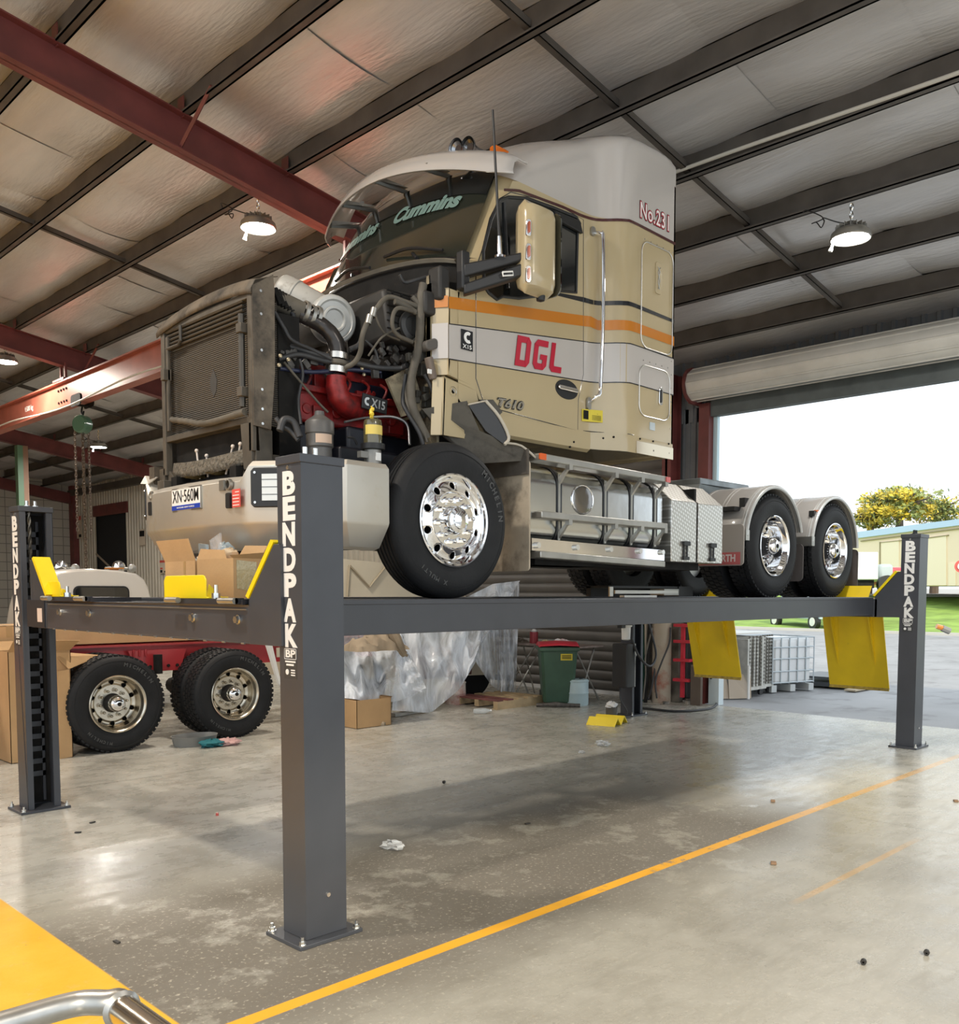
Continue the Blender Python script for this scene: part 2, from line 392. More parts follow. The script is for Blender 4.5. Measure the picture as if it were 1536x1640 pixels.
# block wall with mortar grid
m=block; N=m.node_tree; b=N.nodes['Principled BSDF']
tc=N.nodes.new('ShaderNodeTexCoord'); mp=N.nodes.new('ShaderNodeMapping'); mp.inputs['Rotation'].default_value=(PI/2,0,0)
br=N.nodes.new('ShaderNodeTexBrick'); br.inputs['Scale'].default_value=1; br.inputs['Brick Width'].default_value=.6; br.inputs['Row Height'].default_value=.3; br.offset=0; br.inputs['Mortar Size'].default_value=.012
br.inputs['Color1'].default_value=(.47,.44,.38,1); br.inputs['Color2'].default_value=(.44,.41,.355,1); br.inputs['Mortar'].default_value=(.2,.19,.17,1)
N.links.new(tc.outputs['Object'],mp.inputs[0]); N.links.new(mp.outputs[0],br.inputs[0]); N.links.new(br.outputs[0],b.inputs['Base Color'])
def corr_y(q,x,y0,y1,z0,zt,p=.19,d=.035,horiz=False):
    "corrugated sheet in the plane x, ribs vertical (or horizontal)"
    if not horiz:
        n=int((y1-y0)/p); r0=[];r1=[]
        for i in range(n):
            for (a,dd) in ((0,0),(.55,0),(.65,-d),(.9,-d),(1,0)):
                yy=y0+(y1-y0)*(i+a)/n; r0.append((x+dd,yy,z0)); r1.append((x+dd,yy,zt))
        q.grid([r0,r1],False)
    else:
        n=int((zt-z0)/p); rows=[]
        for i in range(n):
            for k in range(6):
                a=k/6; zz=z0+(zt-z0)*(i+a)/n; dd=-d*abs(math.sin(PI*a))**.7; rows.append([(x+dd,y0,zz),(x+dd,y1,zz)])
        q.grid(rows,True)
ZE=zr(XW)+.30
q=MB(); corr_y(q,XW,27.2,YF,0,ZE); corr_y(q,XW,9.5,24.85,0,ZE); corr_y(q,XW,24.75,27.3,4.45,ZE)
corr_y(q,XW,YN,-3.6,0,ZE)
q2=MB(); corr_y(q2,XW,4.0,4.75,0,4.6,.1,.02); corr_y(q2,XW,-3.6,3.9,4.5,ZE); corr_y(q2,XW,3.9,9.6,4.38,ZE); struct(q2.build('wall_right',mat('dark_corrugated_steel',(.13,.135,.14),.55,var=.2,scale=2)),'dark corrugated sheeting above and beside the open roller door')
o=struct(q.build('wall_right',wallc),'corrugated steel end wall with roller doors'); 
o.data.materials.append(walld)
q=MB().box(XL,XW,YF,YF+.15,0,7.8); struct(q.build('wall_back',block),'pale block wall at the far end')
q=MB().box(XL-.15,XL,6,YF,0,8.2); struct(q.build('wall_left',wallc))
# dark doorway far left
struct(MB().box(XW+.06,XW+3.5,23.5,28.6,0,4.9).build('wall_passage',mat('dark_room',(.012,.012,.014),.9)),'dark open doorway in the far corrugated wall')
struct(MB().box(XW-.06,XW+.02,24.7,27.3,4.2,4.55).build('trim_1',redst))
# far eave red beam and wall plate
struct(MB().hexa([(XL,YF-.25,zr(XL)-.4),(XW,YF-.25,zr(XW)-.4),(XW,YF,zr(XW)-.4),(XL,YF,zr(XL)-.4),(XL,YF-.25,zr(XL)-.05),(XW,YF-.25,zr(XW)-.05),(XW,YF,zr(XW)-.05),(XL,YF,zr(XL)-.05)]).build('trim_2',redst))
struct(MB().box(XW-.2,XW-.02,28.6,28.95,0,ZE).build('trim_3',redst))
struct(MB().box(XW-.22,XW-.03,4.95,YF,zr(XW)-.12,zr(XW)+.08).build('trim_4',purl))
# closed roller door, behind the truck
rollc=mat('closed_roller_door',(.125,.115,.103),.5,.1,var=.15,scale=2)
q=MB(); corr_y(q,XW-.02,4.7,9.55,.05,4.4,.165,.035,True)
struct(q.build('door_1',rollc),'closed dark horizontally ribbed roller door')
struct(MB().box(XW-.1,XW+.02,9.5,9.65,0,4.45).build('trim_5',redst))
struct(MB().box(XW-.03,XW+.03,4.7,9.55,-.02,.05).build('underdoor_daylight',mat('painted_daylight',(.8,.8,.78),.5)))  # white strip painted as the daylight showing under the closed door
# red columns round the open door
q=MB(); q.box(9.66,9.94,4.48,4.52,0,zr(9.8)).box(9.66,9.68,4.42,4.58,0,zr(9.7)).box(9.92,9.94,4.42,4.58,0,zr(9.9)); struct(q.build('trim_7',redst),'red steel portal column beside the open door')
struct(MB().box(9.86,10.02,3.87,4.05,0,4.62).build('trim_8',redst),'dark red door jamb')
struct(MB().box(9.86,10.02,-3.75,-3.6,0,4.62).build('trim_9',redst))
struct(MB().box(9.90,10.04,-3.6,3.87,4.42,4.72).build('trim_10',mat('lintel_green_grey',(.09,.105,.105),.6,var=.2,scale=4)),'dark lintel over the open doorway')
struct(MB().box(9.99,10.06,3.80,3.87,0,4.42).build('trim_11',mat('pale_weather_strip',(.55,.72,.78),.5)))
# rolled-up door drum
drum=mat('cream_roller_curtain',(.60,.58,.53),.45,.1,var=.08,scale=3)
q=MB(); pts=[]; nn=10
for k in range(nn):
    a=2*PI*k/nn; pts.append((.24*math.cos(a),.24*math.sin(a)))
q.prism([(9.66+p[0],4.86+p[1]) for p in pts],1,(0,.15,0),7.75)
for k in range(nn):
    a=2*PI*k/nn; q.cyl((9.66+.235*math.cos(a),-3.7,4.86+.235*math.sin(a)),(9.66+.235*math.cos(a),4.0,4.86+.235*math.sin(a)),.016,n=6)
t=thing('roller_door','cream rolled-up roller door drum above the open doorway','roller door',(9.66,.15,4.4))
q.build('curtain_roll',drum,t)
MB().cyl((9.66,4.02,4.86),(9.66,4.06,4.86),.27,n=24).box(9.62,9.94,4.05,4.09,4.6,5.05).build('end_bracket',redst,t)
MB().cyl((9.66,-3.76,4.86),(9.66,-3.80,4.86),.27,n=24).build('end_bracket',redst,t)
MB().box(9.62,9.70,-3.7,4.0,4.63,4.67).build('bottom_rail',alud,t)

# ---- crane beam, chain hoist
t=thing('crane_beam','long red overhead crane beam running towards the far wall','crane beam',(3.9,14,5.0))
q=MB(); q.box(3.89,3.91,4.7,27,4.97,5.40).box(3.81,3.99,4.7,27,4.95,4.975).box(3.81,3.99,4.7,27,5.395,5.42)
q.build('beam',redcr,t)
q=MB()
for yy in (4.95,13.3-.1,13.3+.1,21.3):
    q.box(3.88,3.92,yy-.02,yy+.02,5.42,zr(3.9)-.3)
q.box(3.8,4.0,13.05,13.55,5.42,5.46).build('hanger',redst,t)
q=MB()
for i in range(4):
    for zz in (5.08,5.29): bolt(q,(3.89,13.15+.12*i,zz),(-1,0,0),.022,.02)
q.build('splice_bolt',dark,t)
text('load_marking','1500 kg',.10,white,t,MF((3.885,15.0,5.19),(0,-1,0),(0,0,1)))
t=thing('chain_hoist','green chain hoist with long load chain hanging from the red crane beam','chain hoist',(3.9,12.5,4.6))
q=MB()
for dy in (-.12,.12):
    for dx in (-.07,.07): q.cyl((3.9+dx,12.5+dy,5.02),(3.9+dx*1.5,12.5+dy,5.02),.06,n=14)
for dx in (-.11,.11): q.rbox((3.9+dx,12.5,4.98),(.015,.42,.2),.06,0)
q.cyl((3.78,12.5,4.90),(4.02,12.5,4.90),.02).build('trolley',dark,t)
q=MB(); q.tube([(3.9,12.5,4.9),(3.9,12.55,4.8),(3.9,12.5,4.74),(3.9,12.45,4.8)],.016,8,sub=4).build('top_hook',dark,t)
green=mat('hoist_green',(.045,.12,.07),.35,coat=.4)
q=MB().lathe([(.001,-.1),(.13,-.1),(.155,-.07),(.155,.06),(.13,.09),(.001,.09)],(3.88,12.48,4.58),(-1,-.5,0),28).build('gear_housing',green,t)
def chain(q,x,y,z0,z1,r=.014,link=.045):
    z=z1; k=0
    while z>z0:
        pts=[]
        for i in range(8):
            a=2*PI*i/8; du=.6*link*math.cos(a)*.55; dz=link*.62*math.sin(a)
            pts.append((x+(du if k%2 else 0),y+(0 if k%2 else du),z+dz))
        pts.append(pts[0]); q.tube(pts,r*.5,4,False,True); z-=link*.85; k+=1
q=MB(); chain(q,3.87,12.45,2.05,4.48,.02,.07); q.build('load_chain',mat('rusty_chain',(.10,.075,.055),.5,.6,var=.3,scale=20),t)
q=MB(); chain(q,3.99,12.5,2.7,4.48,.014,.06); chain(q,3.80,12.6,2.75,4.48,.014,.06); chain(q,3.94,12.62,2.2,4.48,.014,.06); q.build('hand_chain',mat('hand_chain_steel',(.16,.13,.11),.4,.7),t)
q=MB(); q.tube([(3.87,12.45,2.06),(3.87,12.45,1.97),(3.84,12.5,1.9),(3.87,12.56,1.86),(3.9,12.5,1.86),(3.91,12.45,1.92)],[.02,.022,.026,.028,.024,.012],8,sub=4)
q.cyl((3.87,12.45,2.0),(3.87,12.45,2.06),.035,n=10).build('bottom_hook',dark,t)

# ---- hanging lamps
def lamp(x,y,z,top,label,power=1.,vis=True):
    t=thing('high_bay_lamp',label,'lamp',(x,y,z),'hanging high bay lamps')
    q=MB().lathe([(.001,.16),(.05,.16),(.07,.12),(.09,.10),(.15,.085),(.19,.05),(.20,.0),(.19,-.01),(.185,.0),(.001,.01)],(x,y,z),(0,0,1),32)
    for k in range(16):
        a=2*PI*k/16; q.cbox((x+.10*math.cos(a),y+.10*math.sin(a),z+.105),(.10,.006,.05),Matrix.Rotation(a,3,'Z'))
    q.build('housing',alud,t)
    MB().lathe([(.001,-.012),(.15,-.012),(.175,-.004),(.18,.004)],(x,y,z),(0,0,1),32).build('light_panel',mat('lamp_glow',(1,1,1),.5,emis=(1,.97,.90),estr=28),t)
    q=MB(); chain(q,x,y,z+.2,top,.014,.05); q.tube([(x-.02,y,z+.16),(x,y,z+.2),(x+.02,y,z+.16)],.006,6); q.build('hanging_chain',zinc,t)
    q=MB(); q.tube([(x,y,z+.14),(x-.1,y+.1,z+.16),(x-.2,y+.2,z+.2),(x-.28,y+.15,z+.13),(x-.2,y+.22,z+.11),(x-.14,y+.3,z+.2),(x-.24,y+.3,z+.16),(x-.2,y+.2,z+.2),(x-.25,y+.35,z+.3),(x-.2,y+.42,top)],.006,6,sub=4); q.build('cable',blackp,t)
    MB().cyl((x-.06,y+.16,z-.03),(x-.07,y+.18,z-.10),.012,.022,10).build('sensor_plug',white,t)
    l=bpy.data.lights.new('bulb','AREA'); l.shape='DISK'; l.size=.34; l.energy=LAMP_W*power; l.color=LAMP_C if x<5 else (1,.96,.90); l.spread=math.radians(178)
    lo=bpy.data.objects.new('bulb',l); COL.objects.link(lo); lo.location=(x,y,z-.03); setpar(lo,t)
    return t
lamp(6.75,.35,5.29,zr(6.75),'lit high bay lamp on a chain at the right, near the open door',.55)
lamp(3.15,5.55,5.78,zr(3.15)-.1,'brightest lit high bay lamp beside the red rafter above the radiator',1.3)
a=AX(158,716,6.75); lamp(a.x,a.y,a.z,zr(6.75),'small far lit lamp seen behind the hoist chains',1.5)
for x,y,p in ((-2.0,1.2,1.6),(-2.5,8.5,1.3),(1.2,-6.3,1.4),(3.15,13.9,1.2),(-3,17,1),(6.75,11.5,.6)):  # mostly extra lamps out of view, added to light the hall
    lamp(x,y,zr(x)-.42,zr(x),'lit high bay lamp out of frame',p)
# ================================================================== LIFT
CA,CB,CH=.24,.20,2.37
LX,LY=7.926,3.816
def column(x,y,side,label,front=True):
    "side=+1 opens to +Y (near row), -1 opens to -Y (far row)"
    t=thing('lift_column',label,'lift column',(x+CA/2,y+CB/2,0),'graphite columns of the vehicle lift')
    yo=y if side>0 else y+CB           # closed web side
    yi=y+CB if side>0 else y           # open side
    th=.008; q=MB()
    def B(x0,x1,ya,yb,z0=.02,z1=CH): q.box(x0,x1,min(ya,yb),max(ya,yb),z0,z1)
    s=side
    B(x,x+CA,yo,yo+s*th); B(x,x+th,yo,yi); B(x+CA-th,x+CA,yo,yi)
    B(x,x+.045,yi-s*th,yi); B(x+CA-.045,x+CA,yi-s*th,yi)
    B(x+.04,x+.045,yi-s*.03,yi); B(x+CA-.045,x+CA-.04,yi-s*.03,yi)
    q.build('post',lift,t,bevel=.006)
    # ladder with safety slots inside
    q=MB(); lx0,lx1=x+.055,x+.19; ya,yb=yo+s*.022,yo+s*.040
    z=.25
    B(lx0,lx0+.02,ya,yb,.05,CH-.1); B(lx1-.02,lx1,ya,yb,.05,CH-.1)
    while z<CH-.2: B(lx0,lx1,ya,yb,z,z+.040); z+=.10
    q.build('safety_ladder',lift,t)
    q=MB(); B(x+.01,x+CA-.01,yo+s*.012,yo+s*.020,.03,CH-.05); q.build('slot_shade_sheet',dark,t)  # dark sheet added to paint the shade inside the ladder slots
    q=MB(); q.box(x-.008,x+CA+.008,y-.008,y+CB+.008,CH-.035,CH+.006); q.build('top_cap',lift,t,bevel=.003)
    q=MB()
    for dx in (.09,.15): q.cyl((x+dx,y+CB*.5,CH),(x+dx,y+CB*.5,CH+.02),.022,n=6,smooth=False).cyl((x+dx,y+CB*.5,CH+.02),(x+dx,y+CB*.5,CH+.055),.013,n=10)
    q.box(x+.06,x+.18,y+CB*.5-.03,y+CB*.5+.03,CH+.004,CH+.012); q.build('cable_stud',zinc if front else blackp,t)
    q=MB().box(x-.07,x+CA+.06,y-.055,y+CB+.055,0,.02); bp=q.build('base_plate',lift,t,bevel=.003)
    for (bx,by) in ((x-.045,y-.035),(x-.045,y+CB+.035),(x+CA+.035,y-.035),(x+CA+.035,y+CB+.035)):
        q=MB().cyl((bx,by,.02),(bx,by,.024),.02,n=14); q.cyl((bx,by,.024),(bx,by,.04),.015,n=6,smooth=False).cyl((bx,by,.04),(bx,by,.06),.008,n=8); q.build('anchor_bolt',zinc,bp)
    # lettering down the -X face, stacked
    zt=2.292 ; hh=.106; pitch=.1225
    F=lambda yy,zz: MF((x-.001,yy,zz),(0,-1,0),(0,0,1))
    ym=y+CB*.5+.006
    for i,ch in enumerate('BENDPAK'):
        text('letter',ch,hh,white,t,F(ym,zt-i*pitch-hh/2),bold=.05,width=.108,ext=.0015)
    z0=zt-7*pitch+.012
    MB().box(x-.0015,x,ym-.055,ym+.055,z0-.148,z0).build('emblem_sticker',mat('sticker_dark',(.045,.047,.05),.5),t)
    text('emblem_letters','BP',.036,white,t,F(ym,z0-.027).copy()@Matrix.Translation((0,0,.0012)),bold=.035,width=.085,ext=.001)
    q=MB(); X1=x-.003
    q.box(X1,x,ym-.052,ym+.052,z0-.053,z0-.050).box(X1,x,ym-.052,ym+.052,z0-.003,z0).box(X1,x,ym+.049,ym+.052,z0-.053,z0).box(X1,x,ym-.052,ym-.049,z0-.053,z0)
    q.box(X1,x,ym-.045,ym+.045,z0-.068,z0-.060).box(X1,x,ym-.03,ym+.035,z0-.084,z0-.075)
    q.cyl((X1,ym+.028,z0-.115),(x,ym+.028,z0-.115),.014,n=14)
    for k in range(3): q.box(X1,x,ym-.04,ym-.005,z0-.108-.012*k,z0-.102-.012*k)
    q.build('emblem_marks',white,t)
    q=MB(); q.cyl((x-.006,ym-.0,CH-.052),(x,ym,CH-.052),.011,n=12); q.build('rivet',zinc,t)
    q=MB(); q.cyl((x+.13,yo-s*.006,.22),(x+.13,yo,.22),.011,n=12); q.build('rivet',zinc,t)
    return t
column(0,0,1,'nearest graphite lift column with white lettering, front left of the truck')
column(0,LY,-1,'far left lift column with open slotted channel, beside the tall carton')
column(LX,0,1,'right lift column standing near the open roller door',False)
c4=column(LX-.03,LY,-1,'lift column at the back carrying the power unit, behind the yellow angles',False)
# lifting cable inside the far-left column
tw=mat('wire_rope',(.16,.15,.13),.4,.7,var=.4,scale=60)
P=LIFTP=thing('lift_platform','graphite drive-on lift platform carrying the truck, with yellow stops and ramps','vehicle lift',(4,1.8,1.45))
XF=-.02; ZD=1.68
# front crossbeam
q=MB()
q.box(XF,XF+.012,.45,3.25,1.462,1.655).box(XF,XF+.26,.45,3.25,1.455,1.466).box(XF+.248,XF+.26,.2,3.8,1.46,1.66).box(XF+.0,XF+.26,.45,3.5,1.64,1.655)
fc=q.build('crossbeam',lift,P,bevel=.004)
q=MB(); q.box(XF-.006,XF,.47,3.2,1.628,1.634); 
for k in range(14): q.box(XF-.004,XF+.004,.5+.2*k,.53+.2*k,1.452,1.460)
q.build('edge_strip',alud,fc)
for y in (.558,1.042,2.47,2.982):
    q=MB().cyl((XF-.006,y,1.578),(XF,y,1.578),.026,n=18); bolt(q,(XF-.006,y,1.578),(-1,0,0),.021,.016); q.build('bolt',zinc,fc)
def gusset(x,ys,s,parent,hz=.26):
    "end plate of a crossbeam, s=+1 for the near column, -1 for the far one; ys = column side"
    q=MB(); pts=[(ys,1.455),(ys,1.955),(ys+s*.06,1.955),(ys+s*.30,1.68),(ys+s*.30,1.455)]
    for xx in (x,x+hz-.015):
        q.slab([(xx,a,b) for a,b in pts],(.012,0,0))
    q.box(x,x+hz-.003,min(ys,ys+s*.012),max(ys,ys+s*.012),1.455,1.955)
    g=q.build('end_gusset',lift,parent,bevel=.003)
    e=MB().slab([(x-.004,ys+s*.055,1.965),(x-.004,ys+s*.30,1.688),(x-.004,ys+s*.325,1.700),(x-.004,ys+s*.08,1.978)],(hz,0,0)); e.build('hazard_edge',yelb,g)
    q=MB().lathe([(.035,0),(.042,-.006),(.030,-.008),(.024,-.002),(.001,-.002)],(x,ys+s*.05,1.735),(-1,0,0),20); q.build('sheave_pin',alud if x>1 else lift,g)
gusset(XF,.155,1,P); gusset(XF,3.56,-1,P,.12)
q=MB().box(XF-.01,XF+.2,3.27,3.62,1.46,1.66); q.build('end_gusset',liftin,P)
MB().box(XF-.013,XF-.0105,3.31,3.40,1.50,1.60).build('warning_sticker',mat('sticker_pale',(.75,.62,.55),.5),P)
# rear crossbeam
XR=LX
q=MB().box(XR,XR+.26,.45,3.5,1.455,1.66); q.build('crossbeam',lift,P,bevel=.004)
gusset(XR,.18,1,P); gusset(XR,3.62,-1,P)
# runways
for (y0,y1,nm) in ((.5,1.2,'near'),(2.42,3.12,'far')):
    q=MB(); x0,x1=.26,XR
    q.box(x0,x1,y0,y0+.012,1.482,ZD-.003).box(x0,x1,y1-.012,y1,1.482,ZD-.003).box(x0,x1,y0,y1,ZD-.012,ZD).box(x0,x1,y0,y0+.05,1.475,1.486).box(x0,x1,y1-.05,y1,1.475,1.486)
    q.box(x0,x1,y0-.006,y0,ZD-.03,ZD-.004)
    r=q.build('runway',lift,P,bevel=.003)
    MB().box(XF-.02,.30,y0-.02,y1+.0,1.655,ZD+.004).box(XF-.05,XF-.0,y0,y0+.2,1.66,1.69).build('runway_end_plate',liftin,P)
    q=MB().cyl((XF-.05,y0+.0,1.675),(XF-.05,y0+.16,1.675),.017,n=14).cyl((XF-.05,y1-.08,1.675),(XF-.05,y1+.06,1.675),.017,n=14); q.build('hinge_tube',alud,P)
# wheel stops at the front
def stop(y0,y1,z1):
    q=MB(); x=.02; th=.008
    pts=[(0,.0),(0,.09),(.01,z1-.03),(.03,z1)]
    q.slab([(x,y0,ZD+.01),(x,y1,ZD+.01),(x,y1,ZD+z1-.03),(x,y1-.02,ZD+z1-.005),(x,y1-.04,ZD+z1),(x,y0+.04,ZD+z1),(x,y0+.02,ZD+z1-.005),(x,y0,ZD+z1-.03)],(th,0,0))
    q.slab([(x,y0,ZD+.01),(x+.10,y0,ZD+.01),(x+.02,y0,ZD+z1-.05)],(0,th,0)); q.slab([(x,y1-th,ZD+.01),(x+.10,y1-th,ZD+.01),(x,y1-th,ZD+z1-.05)],(0,th,0))
    q.box(x,x+.12,y0-.03,y1,ZD+.004,ZD+.014)
    s=q.build('wheel_stop',yelb,P,bevel=.003)
    q=MB().cyl((x+.03,y0-.055,ZD),(x+.03,y0-.055,ZD+.08),.012,n=10).cyl((x+.03,y0-.055,ZD),(x+.03,y0-.055,ZD+.035),.024,n=6,smooth=False); q.build('stop_bolt',zinc,s)
a=AX(262,918,.02); b=AX(330,950,.02); stop(b.y,a.y,.135)
a=AX(57,918,.02); b=AX(96,950,.02)
stop(b.y,a.y,.115)
# ramps hanging at the back
for (ya,yb) in ((.49,1.22),(2.44,3.16)):
    X0,X1=XR+.27,XR+.52; Z0,Z1=1.46,.60
    q=MB(); q.slab([(X0,ya,Z0),(X0,yb,Z0),(X1,yb,Z1),(X1,ya,Z1)],(.012,0,.004))
    for u in (.22,.80):
        y=ya+(yb-ya)*u
        q.slab([(X0-.02,y-.045,Z0),(X0-.02,y+.045,Z0),(X1-.005,y,Z1+.08)],(.03,0,.01))
    q.slab([(X0-.09,ya+.13,Z0),(X0,ya+.15,Z0),(X1,ya+.14,Z1+.08)],(0,.01,0)); q.slab([(X0-.09,yb-.14,Z0),(X0,yb-.14,Z0),(X1,yb-.14,Z1+.08)],(0,.01,0))
    r=q.build('approach_ramp',yel,P)
    MB().slab([(X1,ya,Z1),(X1,yb,Z1),(X1-.015,yb,Z1-.035),(X1-.015,ya,Z1-.035)],(.02,0,0)).build('ramp_lip',mat('worn_ramp_lip',(.50,.36,.08),.6,var=.3,scale=20),r)
# rear wheel stops / upturned lips (yellow), seen behind the drive tyres
for (y0,y1) in ((.56,1.2),(2.46,3.1)):
    q=MB().slab([(XR+.02,y0,ZD),(XR+.02,y1,ZD),(XR+.10,y1,ZD+.13),(XR+.10,y0,ZD+.13)],(.012,0,0)).box(XR,XR+.26,y0,y1,ZD-.02,ZD-.005); q.build('wheel_stop',yel,P)
# bridge jack
t=thing('bridge_jack','silver sliding bridge jack lying across the runways under the truck','jack',(4.6,1.6,1.69))
q=MB().box(4.0,5.15,1.25,1.50,1.765,1.785).box(4.0,5.15,1.45,1.50,1.69,1.78).box(5.1,5.35,1.24,1.5,1.69,1.785); q.build('frame',blackp,t)
MB().box(4.0,4.05,1.235,1.25,1.69,1.775).box(4.08,5.08,1.235,1.25,1.715,1.745).build('rail',alu,t)
MB().box(4.85,5.10,1.24,1.4,1.70,1.76).build('carriage',alud,t)
MB().box(4.1,4.6,1.15,1.2,1.681,1.70).build('foot_bar',alu,t)
# power unit on the back column
t=thing('power_unit','black hydraulic power unit with white reservoir, mounted on the back column','power unit',(7.6,3.75,.4))
x0=c4.location.x-.12
MB().box(x0-.02,x0+.0,LY-.05,LY+.19,.42,1.02).build('back_plate',alud,t)
q=MB().rbox((x0-.14,LY+.05,.72),(.20,.26,.60),.02,2); q.build('control_box',blackp,t,bevel=.008)
a=AY(983,1030,LY-.02)
q=MB().lathe([(.001,-.18),(.045,-.18),(.06,-.17),(.06,-.15),(.065,.0),(.085,.01),(.085,.04),(.001,.04)],(x0-.12,LY+.03,1.25),(0,0,1),24); q.build('reservoir',white,t)
q=MB().cyl((x0-.12,LY+.03,1.28),(x0-.12,LY+.03,1.42),.11,n=24).box(x0-.28,x0-.2,LY-.02,LY+.06,1.24,1.36); q.build('motor',blackp,t)
q=MB().lathe([(.03,0),(.04,.012),(.02,.02),(.001,.02)],(x0-.03,LY-.055,.88),(0,-1,0),16); q.build('release_knob',alud,t)
q=MB().tube([(x0-.1,LY-.05,1.1),(x0-.02,LY-.12,.85),(x0+.2,LY-.15,.7),(x0+.42,LY-.1,.85),(x0+.35,LY-.05,1.2),(x0+.3,LY,1.46)],.016,8,sub=5); q.build('hydraulic_hose',hose,t)
tag(MB().tube([(x0-.15,LY+.1,.45),(x0-.2,LY+.05,.25),(x0-.12,LY,.05),(x0-.35,LY+.15,.015),(x0-.5,LY-.05,.015),(x0-.15,LY-.08,.015)],.012,8,sub=5).build('power_cable',hose),'thin dark cable looping on the floor beside the back column','cable')
q=MB().lathe([(.001,0),(.07,0),(.08,.19),(.075,.19),(.068,.01)],(7.30,3.72,0),(0,0,1),20)
t=thing('small_bucket','small dark bucket topped with crumpled white rag by the back column','bucket',(7.30,3.72,0)); q.build('pail',mat('dirty_bucket',(.08,.075,.07),.6,var=.4,scale=9),t)
def crumple(c,r,n,name,mt,parent=None,flat=.5,seed=1,rag=.35):
    rr=random.Random(seed); rows=[]
    for i in range(9):
        a=PI*i/8; row=[]
        for k in range(n):
            s=1+rag*(rr.random()-.5)*2
            row.append((c[0]+r*s*math.sin(a)*math.cos(2*PI*k/n),c[1]+r*s*math.sin(a)*math.sin(2*PI*k/n),max(c[2]-r*flat*.98,c[2]+r*flat*s*math.cos(a))))
        rows.append(row)
    return MB().grid(rows,False,True).build(name,mt,parent)
rag=mat('white_rag',(.72,.72,.72),.8)
crumple((7.30,3.72,.22),.075,12,'rag',rag,t,.6,4)
# yellow folded angles on the floor
def angle(c,rz,label):
    t=MB(); R=Matrix.Rotation(rz,3,'Z'); w,h,l=.11,.10,.20; C=Vector(c)
    for s in (-1,1):
        t.hexa([C+R@Vector(p) for p in ((-l,s*w,0),(l,s*w,0),(l,s*(w-.012),0),(-l,s*(w-.012),0),(-l,s*.012,h),(l,s*.012,h),(l,0,h-.012),(-l,0,h-.012))])
    return tag(t.build('angle_block',yelb),label,'folded steel angle','yellow folded angles on the floor')
angle((6.95,3.58,.001),-1.32,'yellow folded steel angle on the floor, nearest to the viewer of the two')
angle((7.20,3.66,.001),-1.32,'yellow folded steel angle on the floor, the one nearer the back column')
# ================================================================== TRUCK
YC=2.0
T=thing('truck','cream prime mover with its bonnet removed, standing up on the lift','truck',(1.73,YC,ZD))
def yn(x):
    "near side of the cab body at x (distance from the centre line is YC - yn)"
    K=[(1.6,1.0),(1.9,1.0),(2.1,1.0),(3.30,1.0),(3.42,.99),(3.50,.96),(3.62,.885),(3.72,.855),(3.80,.85),(4.6,.85)]
    if x<=K[0][0]: return K[0][1]
    for (a,b),(c,d) in zip(K,K[1:]):
        if x<=c: return b+(d-b)*(x-a)/(c-a)
    return K[-1][1]
def side(px,py):
    y=1.0
    for _ in range(12):
        p=AY(px,py,y); y=.5*y+.5*yn(p.x)
    return AY(px,py,yn(p.x))
def zs(x): # where side panel turns into the roof
    return 4.02 if x<2.13 else (4.02+(x-2.13)*1.84 if x<2.51 else min(5.34,4.72+(x-2.51)*.50))
def zc(x): # crown height
    K=[(2.13,4.09),(2.51,4.84),(2.60,4.99),(2.8,5.16),(3.1,5.34),(3.5,5.49),(3.9,5.57),(4.2,5.60),(4.32,5.57),(4.37,5.48),(4.42,5.45)]
    if x<=K[0][0]: return K[0][1]
    for (a,b),(c,d) in zip(K,K[1:]):
        if x<=c: return b+(d-b)*(x-a)/(c-a)
    return K[-1][1]
def bul(x): # forward bulge of the front
    return .20 if x<2.6 else .20*max(0,1-(x-2.6)/.7)
def skin(x,u,off=0.):
    "u in [-1,1] across; u=-1 is the near side"
    h=YC-yn(x); n=2.7 if x>2.53 else 5.0
    a=max(0.,1-abs(u)**n)**(1/n) if x>2.53 else 1-abs(u)**n
    z=zs(x)+(zc(x)-zs(x))*a+off
    return Vector((x-bul(x)*(1-u*u)-off*(1.2 if x<2.5 else 0),YC+h*u,z))
US=[-1,-.995,-.98,-.95,-.9,-.83,-.74,-.62,-.48,-.32,-.16,0,.16,.32,.48,.62,.74,.83,.9,.95,.98,.995,1]
XS=[2.51,2.55,2.6,2.75,2.9,3.05,3.2,3.35,3.42,3.5,3.56,3.62,3.68,3.75,3.85,4.0,4.15,4.25,4.32,4.37]
# lower cab side stations: (x, zbottom)
def zb(x):
    return 2.93 if x>2.05 else 3.08
ZM=4.725
def side_wall(q,mir,x0,x1,za,zb_,n=24,off=0.):
    rows=[]
    for i in range(n+1):
        x=x0+(x1-x0)*i/n; y=yn(x)-off; y=2*YC-y if mir else y
        a=za(x) if callable(za) else za; b=zb_(x) if callable(zb_) else zb_
        rows.append([(x,y,a+(b-a)*k/6) for k in range(7)])
    q.grid(rows)
q=MB()
for mir in (0,1):
    side_wall(q,mir,1.95,4.37,lambda x:2.93 if x<3.3 else 2.905,lambda x:min(ZM,zs(x)+.02),40)
# back, floor, firewall
q.slab([(4.37,YC-1.15,2.9),(4.37,YC+1.15,2.9),(4.37,YC+1.15,5.2),(4.37,YC-1.15,5.2)],(-.02,0,0))
q.slab([(1.97,YC-1,3.0),(3.4,YC-1,2.95),(4.36,YC-1.14,2.92),(4.36,YC+1.14,2.92),(3.4,YC+1,2.95),(1.97,YC+1,3.0)],(0,0,.02))
body=q.build('cab_body',cream,T)
